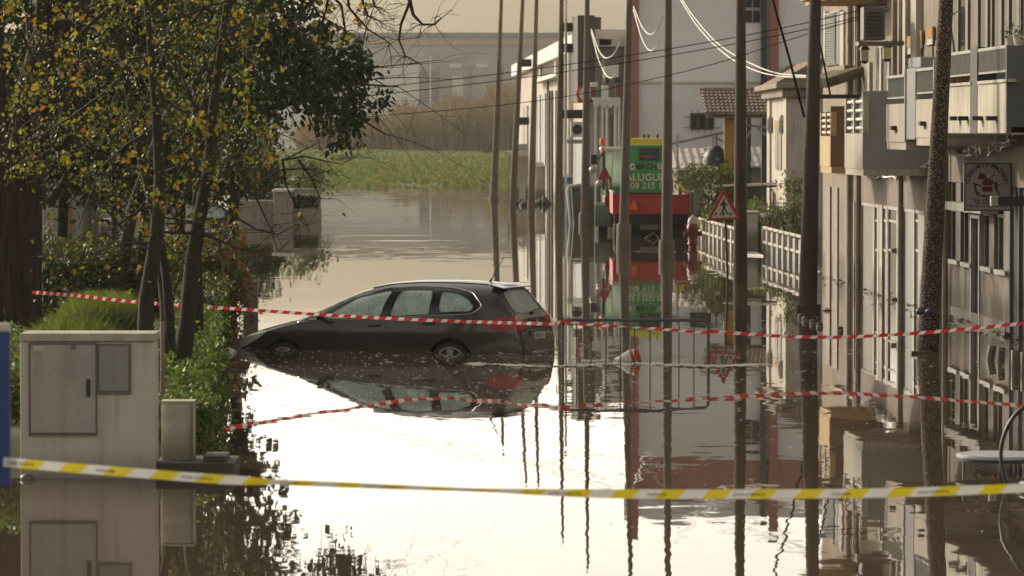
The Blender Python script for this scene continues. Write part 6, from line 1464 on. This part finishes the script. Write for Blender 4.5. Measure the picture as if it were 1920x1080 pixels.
def boolean(me, cutters, op):
    o = bpy.data.objects.new('b', me); COL.objects.link(o); cs = []
    for c in cutters:
        co = bpy.data.objects.new('c', c); COL.objects.link(co); cs.append(co); md = o.modifiers.new('b', 'BOOLEAN'); md.object = co; md.operation = op; md.solver = 'EXACT'
    r = bpy.data.meshes.new_from_object(o.evaluated_get(bpy.context.evaluated_depsgraph_get()))
    for q in cs + [o]: bpy.data.objects.remove(q)
    return r
def round_poly(p, r=.03, k=4):
    out = []; n = len(p)
    for i in range(n):
        a, b, c = Vector(p[i - 1]), Vector(p[i]), Vector(p[(i + 1) % n]); u = (a - b); v = (c - b); rr = min(r, u.length * .45, v.length * .45); s, e = b + u.normalized() * rr, b + v.normalized() * rr
        for j in range(k + 1): t = j / k; out.append(tuple(s * (1 - t) ** 2 + b * 2 * t * (1 - t) + e * t * t))
    return out
def side_prism(poly, y0=-1.2, y1=1.2): return MB().prism([(CL / 2 - u, y0, z) for u, z in poly], (0, y1 - y0, 0)).mesh('p')
def rear_prism(poly, u0=4.2, u1=5.0): return MB().prism([(CL / 2 - u0, y, z) for y, z in poly], (-(u1 - u0), 0, 0)).mesh('p')
DLO = round_poly([(1.12, .925), (2.1, 1.365), (2.55, 1.435), (3.1, 1.455), (3.6, 1.43), (3.93, 1.36), (4.13, 1.16), (3.95, 1.045), (2.5, .99), (1.6, .945)], .07)
W1 = round_poly([(1.62, .965), (1.70, 1.07), (2.06, 1.295), (2.5, 1.395), (2.62, 1.395), (2.5, 1.015), (2.3, 1.0)], .04)
W0 = round_poly([(1.25, .955), (1.56, 1.06), (1.55, .975)], .03)
W2 = round_poly([(2.66, 1.015), (2.77, 1.41), (3.25, 1.41), (3.30, 1.30), (3.28, 1.045)], .05)
W3 = round_poly([(3.44, 1.075), (3.43, 1.385), (3.66, 1.36), (3.86, 1.28), (3.99, 1.15), (3.92, 1.085)], .05)
REARW = round_poly([(-.60, 1.075), (-.53, 1.345), (-.30, 1.40), (.30, 1.40), (.53, 1.345), (.60, 1.075), (.35, 1.045), (-.35, 1.045)], .07)
REARG = round_poly([(-.66, 1.04), (-.60, 1.36), (-.35, 1.43), (.35, 1.43), (.60, 1.36), (.66, 1.04), (.38, 1.0), (-.38, 1.0)], .07)
SCREEN = round_poly([(-.70, 1.05), (-.60, 1.30), (-.48, 1.43), (.48, 1.43), (.60, 1.30), (.70, 1.05)], .08)
TAIL = round_poly([(4.17, .86), (4.20, .945), (4.34, .985), (4.9, .99), (4.9, .80), (4.45, .775), (4.28, .79)], .05)
HEAD = round_poly([(-.05, .49), (-.05, .60), (.12, .70), (.36, .80), (.66, .80), (.52, .685), (.26, .555)], .04)
m_paint = mat('dark_brown_paint', (.046, .035, .030), .26, .08, 2, metal=.25, coat=.6, fine=200, tide=.02)
m_blk = mat('gloss_black', (.008, .008, .008), .15, .1, 3)
m_chrome = mat('satin_chrome', (.55, .55, .54), .25, .08, 6, metal=.9)
m_tyre = mat('tyre_rubber', (.018, .017, .016), .85, .3, 6)
m_rim = mat('alloy_rim', (.36, .34, .30), .45, .15, 6, metal=.15)
m_int = mat('dark_interior', (.02, .021, .022), .85, .2, 5)
m_seat = mat('seat_cloth', (.05, .055, .055), .9, .2, 5)
def tail_mat():
    m = mat('tail_lamp_red', (.32, .005, .005), .25, .3, 7, coat=.1); return m
def fogged():
    m = bpy.data.materials.new('fogged_glass'); m.use_nodes = True; n, l = m.node_tree.nodes, m.node_tree.links; n.remove(n['Principled BSDF'])
    tr = n.new('ShaderNodeBsdfTransparent'); tr.inputs[0].default_value = (.86, .97, .91, 1); gl = n.new('ShaderNodeBsdfGlossy'); gl.inputs['Roughness'].default_value = .03
    tl = n.new('ShaderNodeBsdfTranslucent'); tl.inputs[0].default_value = (.80, .95, .86, 1); df = n.new('ShaderNodeBsdfDiffuse'); df.inputs[0].default_value = (.84, 1.0, .92, 1)
    tc = n.new('ShaderNodeTexCoord'); mp = n.new('ShaderNodeMapping'); mp.inputs['Scale'].default_value = (16, 16, 1.6); l.new(tc.outputs['Object'], mp.inputs[0])
    no = n.new('ShaderNodeTexNoise'); no.inputs['Scale'].default_value = 2.5; no.inputs['Detail'].default_value = 4; l.new(mp.outputs[0], no.inputs['Vector'])
    no2 = n.new('ShaderNodeTexNoise'); no2.inputs['Scale'].default_value = 3.0; l.new(tc.outputs['Object'], no2.inputs['Vector'])
    ad = n.new('ShaderNodeMath'); ad.operation = 'MULTIPLY_ADD'; ad.inputs[1].default_value = .6; l.new(no2.outputs[0], ad.inputs[0]); l.new(no.outputs[0], ad.inputs[2])
    r = n.new('ShaderNodeValToRGB'); r.color_ramp.elements[0].position = .55; r.color_ramp.elements[0].color = (.40, .40, .40, 1); r.color_ramp.elements[1].position = 1.1 - .1; r.color_ramp.elements[1].color = (.72, .72, .72, 1); l.new(ad.outputs[0], r.inputs[0])
    fog = n.new('ShaderNodeMixShader'); fog.inputs[0].default_value = .6; l.new(tl.outputs[0], fog.inputs[1]); l.new(df.outputs[0], fog.inputs[2])
    x = n.new('ShaderNodeMixShader'); l.new(r.outputs[0], x.inputs[0]); l.new(tr.outputs[0], x.inputs[1]); l.new(fog.outputs[0], x.inputs[2])
    fr = n.new('ShaderNodeFresnel'); fr.inputs[0].default_value = 1.45; y = n.new('ShaderNodeMixShader'); l.new(fr.outputs[0], y.inputs[0]); l.new(x.outputs[0], y.inputs[1]); l.new(gl.outputs[0], y.inputs[2])
    l.new(y.outputs[0], n['Material Output'].inputs[0]); return m
def add_mesh(name, me, mats, parent, smooth=True, angle=35):
    me.materials.clear()
    for m in (mats if isinstance(mats, (list, tuple)) else [mats]): me.materials.append(m)
    me.polygons.foreach_set('material_index', [0] * len(me.polygons))
    o = bpy.data.objects.new(name, me); COL.objects.link(o); o.parent = parent
    if smooth:
        me.polygons.foreach_set('use_smooth', [True] * len(me.polygons)); me.set_sharp_from_angle(angle=math.radians(angle))
    return o
def build_car(loc, rotz, label):
    car = thing('parked_car', label, 'car', loc, None, rotz)
    shell = join_meshes(car_surface(), car_surface(.028))
    arches = [MB().lathe([(.365, -1.5), (.365, 1.5)], (CL / 2 - u, 0, .32), 36, axis=(0, 1, 0)).mesh('p') for u in (.93, 3.615)]
    sides = [side_prism(W0), side_prism(W1), side_prism(W2), side_prism(W3)]
    lit = [side_prism(TAIL, .50, 1.2), side_prism(TAIL, -1.2, -.50), side_prism(HEAD, .42, 1.2), side_prism(HEAD, -1.2, -.42)]
    scr = MB().prism([(CL / 2 - .9, y, z) for y, z in SCREEN], (-1.4, 0, 0)).mesh('p')
    def fresh(ms): return [m.copy() for m in ms]
    body = boolean(shell.copy(), fresh(arches) + fresh([side_prism(DLO), rear_prism(REARG), scr]) + fresh(lit), 'DIFFERENCE')
    b = add_mesh('body', body, m_paint, car)
    sur = boolean(boolean(shell.copy(), [side_prism(DLO)], 'INTERSECT'), fresh(sides), 'DIFFERENCE'); add_mesh('window_surround', sur, m_blk, car)
    rs = boolean(boolean(shell.copy(), [rear_prism(REARG)], 'INTERSECT'), [rear_prism(REARW)], 'DIFFERENCE'); add_mesh('rear_window_surround', rs, m_blk, car)
    for i, (p0, p1) in enumerate(((.50, 1.2), (-1.2, -.50))):
        add_mesh('tail_lamp', boolean(shell.copy(), [side_prism(TAIL, p0, p1)], 'INTERSECT'), tail_mat(), car)
    for i, (p0, p1) in enumerate(((.42, 1.2), (-1.2, -.42))):
        add_mesh('headlamp', boolean(shell.copy(), [side_prism(HEAD, p0, p1)], 'INTERSECT'), mat('headlamp_lens', (.62, .60, .53), .2, .25, 5, coat=.6), car)
    # glass
    fg = fogged(); gsurf = join_meshes(car_surface(.012), car_surface(.017))
    for poly in (W0, W1, W2, W3):
        cen = Vector((sum(p[0] for p in poly) / len(poly), sum(p[1] for p in poly) / len(poly))); big = [tuple(cen + (Vector(p) - cen) * 1.06) for p in poly]
        for y0, y1 in ((.3, 1.2), (-1.2, -.3)): add_mesh('side_window', boolean(gsurf.copy(), [side_prism(big, y0, y1)], 'INTERSECT'), fg, car)
    add_mesh('rear_window', boolean(gsurf.copy(), [rear_prism([(y * 1.05, 1.22 + (z - 1.22) * 1.05) for y, z in REARW])], 'INTERSECT'), fg, car)
    add_mesh('windscreen', boolean(gsurf.copy(), [MB().prism([(CL / 2 - .9, y * 1.03, z) for y, z in SCREEN], (-1.4, 0, 0)).mesh('p')], 'INTERSECT'), fg, car)
    X = lambda u: CL / 2 - u
    # bright window trim, seams, handles
    for s in (1, -1):
        pts = [(X(u), s * (car_y(u, z) + .004), z) for u, z in DLO]; pts.append(pts[0]); MB().tube(pts, .011, 6, cap=False).build('window_trim', m_chrome, car, smooth=True, local=True)
        g = MB()
        for seam in ([(1.33, .40), (1.30, .60), (1.36, .80), (1.50, .925)], [(2.60, .36), (2.63, .6), (2.60, .85), (2.62, .985)], [(3.36, .78), (3.44, .9), (3.42, 1.02)], [(3.98, .86), (4.12, .88), (4.20, .87)], [(4.12, 1.05), (4.19, 1.25), (4.2, 1.40)], [(.62, .80), (.9, .845), (1.15, .90)]):
            g.tube([(X(u), s * (car_y(u, z) + .0005), z) for u, z in seam], .0035, 5)
        g.build('panel_gap', m_iron, car, local=True)
        for u in (2.42, 3.28):
            z = .875 + (u - 2.42) * .03; y = car_y(u, z); MB().tube([(X(u - .10), s * (y + .005), z), (X(u - .08), s * (y + .03), z), (X(u + .08), s * (y + .03), z + .004), (X(u + .10), s * (y + .005), z + .004)], .014, 7).build('door_handle', m_paint, car, smooth=True, local=True)
        y = car_y(1.18, .74); MB().prism([(X(1.10), s * (y + .004), .735), (X(1.25), s * (y + .004), .745), (X(1.26), s * (y + .004), .765), (X(1.20), s * (y + .004), .775)], (0, s * .006, 0)).build('side_indicator', m_chrome, car, local=True)
        y = car_y(1.55, .96); m_ = MB().ball((X(1.60), s * (y + .13), 1.02), .075, .10, .065, 14, 9).tube([(X(1.58), s * (y - .02), .975), (X(1.58), s * (y + .08), .99)], .028, 7).build('door_mirror', m_blk, car, smooth=True, local=True)
        MB().ball((X(1.672), s * (y + .13), 1.02), .012, .08, .05, 12, 6).build('mirror_glass', m_chrome, m_, smooth=True, local=True)
        # roof rail
        pts = []
        for k in range(15):
            u = 2.2 + 1.85 * k / 14; z = smooth_tab(TOP, u) - .035; pts.append((X(u), s * (car_y(u, z) - .012), z + .004))
        MB().tube(pts, .010, 6).build('roof_rail', m_blk, car, smooth=True, local=True)
        # wheel wells and wheels
        for u in (.93, 3.615):
            MB().lathe([(.36, .0), (.36, .30), (.001, .301)], (X(u), s * .87, .32), 30, axis=(0, -s, 0), caps=False).build('wheel_well', m_tyre, car, local=True)
            w = MB().lathe([(.19, 0), (.25, .0), (.295, .015), (.315, .05), (.318, .17), (.29, .2), (.2, .2)], (X(u), s * .885, .32), 36, axis=(0, -s, 0), caps=False).build('tyre', m_tyre, car, smooth=True, local=True)
            g = MB().lathe([(.195, .02), (.20, .002), (.235, -.003), (.235, .02)], (X(u), s * .885, .32), 36, axis=(0, -s, 0), caps=False)
            for k in range(5):
                a = 6.283 * k / 5 + math.pi / 2; dx, dz = math.cos(a), math.sin(a); px_, pz_ = -dz, dx
                g.prism([(X(u) + dx * .03 + px_ * .035, s * .884, .32 + dz * .03 + pz_ * .035), (X(u) + dx * .2 + px_ * .05, s * .886, .32 + dz * .2 + pz_ * .05), (X(u) + dx * .2 - px_ * .05, s * .886, .32 + dz * .2 - pz_ * .05), (X(u) + dx * .03 - px_ * .035, s * .884, .32 + dz * .03 - pz_ * .035)], (0, -s * .025, 0))
            g.lathe([(.055, -.004), (.06, .03)], (X(u), s * .885, .32), 16, axis=(0, -s, 0)); g.build('rim', m_rim, w, local=True)
    # sills darken, bumper crease, reflectors
    MB().tube([(X(u), car_y(u, z) * 1 + .004, z) for u, z in ((4.35, .475), (4.48, .43), (4.58, .43))] + [(X(4.715 - .10 * (abs(y_) / .6) ** 3), y_, .455) for y_ in (.6, .4, .2, 0, -.2, -.4, -.6)] + [(X(u), -car_y(u, z) - .004, z) for u, z in ((4.58, .43), (4.48, .43), (4.35, .475))], .010, 6).build('bumper_trim', m_chrome, car, smooth=True, local=True)
    # spoiler with brake light
    sp = MB(); sp.prism([(X(4.14), -.60, 1.478), (X(4.36), -.575, 1.425), (X(4.37), -.575, 1.405), (X(4.16), -.61, 1.44)], (0, 1.19, 0)); spo = sp.build('spoiler', m_paint, car, local=True, bevel=.008)
    MB().box(X(4.385), X(4.366), -.16, .16, 1.405, 1.425).build('brake_light', m_tr, spo, local=True)
    # wiper, plate, badge, antenna
    MB().tube([(X(4.60), .0, 1.035), (X(4.585), -.10, 1.07), (X(4.572), -.40, 1.082)], .011, 6).lathe([(.03, 0), (.03, .03)], (X(4.575), .0, 1.03), 10, axis=(-1, 0, 0)).build('rear_wiper', m_iron, car, local=True)
    pz = .695; up_ = 4.688
    rec = MB().obox((X(4.655), -.33, .62), (0, .66, 0), (-.035, 0, -.0), (0, 0, .15)).build('plate_recess', m_blk, car, local=True, bevel=.01)
    pl = MB().box(X(4.70), X(4.692), -.26, .26, .635, .745).build('number_plate', mat('plate_white', (.68, .67, .62), .4, .05, 4), car, local=True)
    MB().box(X(4.703), X(4.7002), .215, .26, .635, .745).build('blue_band', mat('plate_blue', (.02, .08, .36), .4, .05, 4), pl, local=True)
    MB().box(X(4.703), X(4.7002), -.26, -.222, .635, .745).build('yellow_band', m_ty, pl, local=True)
    g = MB(); text_add(g, "77-LC-73", (X(4.7035), 0.0, .66), (0, -1, 0), (0, 0, 1), .088, weight=.02); g.build('registration', m_sb, pl, local=True)
    g = MB(); R_ = .048; cz = .885; xx = X(4.665)
    g.tube([(xx - .012 + .0 * k, R_ * math.cos(6.283 * k / 20), cz + R_ * math.sin(6.283 * k / 20)) for k in range(21)], .007, 6, cap=False); g.tube([(xx - .014, .062, cz + .012), (xx - .016, -.01, cz + .012), (xx - .016, .01, cz - .012), (xx - .014, -.062, cz - .012)], .006, 5)
    g.build('badge', m_chrome, car, smooth=True, local=True)
    g = MB(); text_add(g, "CDTI", (X(4.66), .36, .79), (0, -1, 0), (0, 0, 1), .035, weight=.01); g.build('small_lettering', m_chrome, car, local=True)
    MB().tube([(X(3.93), 0, 1.50), (X(3.96), 0, 1.55), (X(4.16), 0, 1.87)], [.022, .009, .004], 7).build('antenna', m_iron, car, smooth=True, local=True)
    # interior
    fl = MB().box(X(4.3), X(1.3), -.72, .72, .30, .45); fl.build('cabin_floor', m_int, car, local=True)
    MB().prism([(X(1.35), -.70, .5), (X(1.9), -.70, .5), (X(1.85), -.70, .94), (X(1.4), -.70, .92)], (0, 1.4, 0)).build('dashboard', m_int, car, local=True, bevel=.03)
    def seat(u, y, w_, rest):
        st = MB().box(X(u + .5), X(u), y - w_ / 2, y + w_ / 2, .45, .62).build('seat', m_seat, car, local=True, bevel=.05)
        g = MB(); g.prism([(X(u + .42), y - w_ / 2, .6), (X(u + .60), y - w_ / 2, .62), (X(u + .72), y - w_ / 2, 1.13), (X(u + .62), y - w_ / 2, 1.13)], (0, w_, 0)); g.build('backrest', m_seat, st, local=True, bevel=.05)
        for yy in rest: MB().ball((X(u + .71), yy, 1.215), .055, .13, .10, 14, 9).tube([(X(u + .70), yy, 1.12), (X(u + .70), yy, 1.2)], .014, 6).build('headrest', m_seat, st, smooth=True, local=True)
    seat(1.95, .36, .5, [.36]); seat(1.95, -.36, .5, [-.36]); seat(2.72, 0, 1.2, [.38, -.38])
    MB().box(X(4.25), X(3.45), -.66, .66, .95, .98).build('parcel_shelf', m_int, car, local=True)
    MB().tube([(X(1.95 + .12 * math.sin(a) * .4), .36 + .18 * math.cos(a), .93 + .17 * math.sin(a)) for a in [k * .3142 for k in range(21)]], .014, 6, cap=False).build('steering_wheel', m_int, car, smooth=True, local=True)
    return car
ALPHA = math.radians(21); cD = DW(658) + .905 * math.cos(ALPHA)
car_loc = Vector((W(738, 600, cD).x, cD, -.515))
car = build_car(car_loc, math.pi - ALPHA, 'dark brown estate car standing half under water behind the red and white tape')
car.scale = (1.07, 1.05, 1.05); car.rotation_euler = (0, math.radians(1.0), math.pi - ALPHA)
# a second car far back behind the trees shares the pressings, not the paint
far_car = copy_thing(car, Vector((W(372, 440, 138).x, 138, -.35)), math.radians(100), 'dark blue car mostly hidden by the tree trunks on the left')
m_paint_b = mat('dark_blue_paint', (.012, .016, .035), .3, .1, 2, metal=.2, coat=.5)
for ch in far_car.children:
    if ch.name.startswith('body') or ch.name.startswith('spoiler'):
        ch.data = ch.data.copy(); ch.data.materials.clear(); ch.data.materials.append(m_paint_b)
    if ch.name.startswith(('number_plate', 'badge', 'small_lettering')):
        for q in list(ch.children): bpy.data.objects.remove(q)
        if not ch.name.startswith('number_plate'): bpy.data.objects.remove(ch)

# ------------------------------------------------------------------ tractor, trailer, green machine
m_red = mat('trailer_red', (.42, .028, .02), .5, .2, 1.5, streak=.3, dirt=(.14, .03, .02)); m_or = mat('reflector_orange', (.75, .12, .01), .4, .1, 4)
m_green = mat('machine_green', (.04, .26, .065), .45, .12, 1.5); m_yel = mat('machine_yellow', (.62, .52, .02), .45, .12, 2); m_under = mat('chassis_black', (.02, .018, .016), .7, .3, 3)
D = DW(447); k = D / F
a, b = W(1149, 402, D), W(1293, 365, D)
t = thing('farm_trailer', 'red flatbed trailer with orange triangle carrying the green machine', 'trailer', ((a.x + b.x) / 2, D + 2, 0)); TL = 4.6
MB().box(a.x + .06, b.x - .06, D + .05, D + TL, a.z - .04, a.z + .06).build('bed', m_under, t)
tb = MB(); tb.box(a.x, b.x, D, D + .05, a.z, b.z); tg_ = tb.build('tailboard', m_red, t, bevel=.01)
g = MB()
for u in (0, .33, .66, .985): g.box(a.x + (b.x - a.x) * u, a.x + (b.x - a.x) * u + .05, D - .03, D - .002, a.z, b.z)
for z in (a.z + .005, b.z - .07): g.box(a.x + .052, b.x - .052, D - .025, D - .002, z, z + .06)
g.build('rib', mat('trailer_dark_red', (.30, .02, .016), .55, .2, 2), tg_)
for x in (a.x, b.x - .05): 
    MB().box(x, x + .05, D + .052, D + TL, a.z, b.z + .05).build('side_board', m_red, t, bevel=.01)
    MB().box(x - .02, x + .07, D + .05, D + TL, b.z + .053, b.z + .11).build('top_rail', m_alu, t)
q = [W(1180, 393, D - .05), W(1197, 393, D - .05), W(1188.5, 374, D - .05)]; MB().prism(q, (0, .02, 0)).build('reflector_triangle', m_or, t)
MB().wbox(1152, 1290, 403.5, 420, D + .1, .3).build('rear_beam', m_under, t); MB().wbox(1200, 1234, 421, 431, D + .06, .05).build('plate', mat('dull_plate', (.12, .12, .12), .6, .2, 3), t)
for px in (1160, 1276): 
    x = W(px, 440, D).x; MB().lathe([(.2, 0), (.42, .0), (.47, .05), (.47, .24), (.42, .28), (.2, .28)], (x - .14, D + 1.4, .02), 24, axis=(1, 0, 0)).build('wheel', m_tyre, t, smooth=True)
    MB().wbox(px - 6, px + 6, 404, 432, D + 1.0, .05).build('mudflap', m_under, t)
MB().wbox(1255, 1290, 425, 446, D + .3, .05).build('lamp_bar', m_under, t)
MB().wbox(1176, 1270, 421, 450, D + .9, 2.4).build('chassis', m_under, t, bevel=.04); MB().tube([W(1208, 447, D + .4), W(1226, 436, D + .4), W(1235, 447, D + .4)], .03, 6).build('drawbar', m_alu, t)
# left side board lit texture
# green machine: body tall, yellow roof
Dm = D + 1.2; a, b = W(1176, 362, Dm), W(1243, 272, Dm)
t = thing('green_machine', 'tall green rental machine with white lettering and a yellow roof on the trailer', 'machine', ((a.x + b.x) / 2, Dm, a.z))
MB().box(a.x, b.x, Dm, Dm + 2.4, a.z, b.z).build('body', m_green, t, bevel=.02); MB().box(a.x, b.x, Dm + .0, Dm + 2.4, b.z + .003, W(1200, 259, Dm).z).build('roof', m_yel, t, bevel=.04)
MB().box(a.x - .01, b.x + .01, Dm - .012, Dm + 2.41, b.z - .012, b.z + .05).build('roof_strip', mat('lime_strip', (.55, .60, .2), .5, .1, 3), t)
MB().wbox(1178, 1241, 361, 367, Dm - .01, .3).build('skirt', m_under, t)
sc = MB().wbox(1199, 1237, 277, 301, Dm - .03, .026).build('screen_panel', mat('poster_dark', (.02, .02, .03), .35, .3, 4), t)
g = MB(); text_add(g, "JARA JARD", W(1218, 286, Dm - .034), (1, 0, 0), (0, 0, 1), .075, weight=.005); g.build('faint_lettering', mat('dull_grey_ink', (.12, .13, .12), .6, .1, 3), sc)
inks = [mat('ink_red', (.25, .03, .04), .6, .2, 3), mat('ink_orange', (.26, .08, .05), .6, .2, 3), mat('ink_magenta', (.2, .05, .10), .6, .2, 3), mat('ink_blue', (.06, .07, .22), .6, .2, 3)]
for i in range(4): MB().wbox(1202 + i * 8.2, 1208.6 + i * 8.2, 290 + (i % 2), 296.5, Dm - .036, .004).build('logo_patch', inks[i], sc)
g = MB(); ux = (1, 0, 0); uz = (0, 0, 1)
text_add(g, "ALUGUER", W(1215.5, 339, Dm - .006), ux, uz, .345, weight=.015); g.build('white_lettering', m_white, t); g = MB(); text_add(g, "808 215 115", W(1216, 353.5, Dm - .006), ux, uz, .30, weight=.014); g.build('white_lettering', m_white, t); g = MB(); text_add(g, "RE", W(1236.5, 316.5, Dm - .006), ux, uz, .26, weight=.03); 
g.tube([W(1186 + 4.5 * math.cos(q_ * .45), 313 + 4.5 * math.sin(q_ * .45), Dm - .01) for q_ in range(14)], .035, 5)
g.build('white_lettering', m_white, t); g = MB(); text_add(g, "MACH", W(1210, 317, Dm - .006), ux, uz, .27, weight=.03); g.build('black_lettering', m_sb, t)
for px in (1208, 1216, 1233): MB().tube([W(px, 262, Dm + .5), W(px, 252, Dm + .5)], .04, 6).build('mast_stub', m_iron, t)
g = MB(); g.box(b.x + .12, b.x + .35, Dm + .2, Dm + .5, a.z, W(1266, 336, Dm).z); tag(g.build('gas_bottle', m_red, bevel=.04), 'red upright box with a pale top, right of the green machine', 'box')
tag(MB().tube([W(1273, 345, Dm), W(1282, 358, Dm), W(1290, 366, Dm)], .05, 7).build('yellow_strap', m_yel, smooth=True), 'yellow strap slung over the right side of the trailer', 'strap')
# tractor ahead of the trailer, offset to the left
Dt_ = D + 5.4; c = W(1152, 330, Dt_)
t = thing('tractor', 'tractor with a white cab roof, orange beacon and red warning triangle', 'tractor', (c.x, Dt_, 0)); x0, x1 = W(1128, 300, Dt_).x, W(1180, 300, Dt_).x
zr0, zr1 = W(1150, 283, Dt_).z, W(1150, 275.5, Dt_).z; zf = W(1150, 356, Dt_).z
MB().box(x0 - .05, x1 + .05, Dt_, Dt_ + 1.5, zr0, zr1).build('cab_roof', m_white, t, bevel=.05)
for x in (x0 + .05, x1 - .12): 
    for y in (Dt_ + .08, Dt_ + 1.4): MB().box(x, x + .07, y, y + .07, zf, zr0 - .003).build('cab_post', m_iron, t)
MB().box(x0 + .123, x1 - .123, Dt_ + .1, Dt_ + .11, zf + .1, zr0 - .02).build('rear_glass', fogged(), t)
MB().box(x0 + .12, x1 - .12, Dt_ + .3, Dt_ + .9, zf - .2, zf + .35).build('seat', mat('green_seat', (.06, .22, .14), .6, .2, 3), t, bevel=.06)
MB().tube([W(1150, 290, Dt_ - .1), W(1146, 340, Dt_ - .1), W(1141, 356, Dt_ - .1)], .03, 6).build('yellow_bar', m_yel, t)
MB().box(x0 + .1, x1 - .1, Dt_ + .2, Dt_ + 3.6, .25, zf - .21).build('chassis', mat('tractor_red', (.16, .03, .02), .6, .3, 2), t, bevel=.05)
for x in (x0 - .1, x1 - .2):
    MB().lathe([(.3, 0), (.62, .0), (.70, .06), (.70, .30), (.62, .36), (.3, .36)], (x - .05, Dt_ + .7, .28), 28, axis=(1, 0, 0)).build('rear_wheel', m_tyre, t, smooth=True)
    g = MB(); g.prism([(x - .1, Dt_ + .7 + .82 * math.cos(q_), .28 + .82 * math.sin(q_)) for q_ in [k_ * .35 for k_ in range(10)]] + [(x - .1, Dt_ + .7 + .76 * math.cos(q_), .28 + .76 * math.sin(q_)) for q_ in [k_ * .35 for k_ in range(9, -1, -1)]], (.5, 0, 0)); g.build('fender', m_gr, t)
MB().lathe([(.06, -.35), (.03, -.1), (.09, -.08), (.10, 0), (.09, .13), (.04, .17)], W(1129.5, 267, Dt_), 14).build('beacon', mat('beacon_orange', (.80, .13, .01), .3, .1, 4), t, smooth=True)
q = [W(1121, 338, Dt_ - .1), W(1146, 335, Dt_ - .1), W(1136, 314, Dt_ - .1), W(1131, 314, Dt_ - .1)]; MB().prism(q, (0, .03, 0)).build('warning_triangle', mat('triangle_crimson', (.30, .02, .04), .5, .15, 4), t)
MB().box(W(1108, 305, Dt_).x, W(1121, 290, Dt_).x, Dt_ + .9, Dt_ + 1.0, W(1110, 309, Dt_).z, W(1110, 290, Dt_).z).build('mirror', m_iron, t, bevel=.03)
MB().tube([W(1121, 300, Dt_ + .95), W(1130, 288, Dt_ + .95)], .03, 6).build('mirror_arm', m_iron, t)
MB().ball(W(1112, 318, Dt_ + .5), .14, .14, .12).build('work_lamp', m_alu, t, smooth=True); MB().ball(W(1128, 344, Dt_ + .2), .2, .12, .14).build('work_lamp', m_alu, t, smooth=True)
g = MB(); g.tube([W(1138, 352, Dt_ - .3), W(1136, 330, Dt_ - .2)], .05, 6).tube([W(1146, 352, Dt_ - .3), W(1144, 332, Dt_ - .2)], .05, 6); g.build('linkage', mat('rusty_orange', (.25, .08, .02), .7, .3, 4), t)
# ------------------------------------------------------------------ haze
def haze():
    m = bpy.data.materials.new('haze_air'); m.use_nodes = True; n, l = m.node_tree.nodes, m.node_tree.links
    for x in list(n):
        if x.type != 'OUTPUT_MATERIAL': n.remove(x)
    v = n.new('ShaderNodeVolumePrincipled'); v.inputs['Color'].default_value = (0.92, 0.88, 0.80, 1); v.inputs['Density'].default_value = 0.00014; v.inputs['Anisotropy'].default_value = 0.2
    l.new(v.outputs[0], n['Material Output'].inputs['Volume'])
    mb = MB().box(-1700, 1700, -80, 3200, -2.2, 48)
    o = mb.build('haze', m); o['kind'] = 'stuff'
haze()
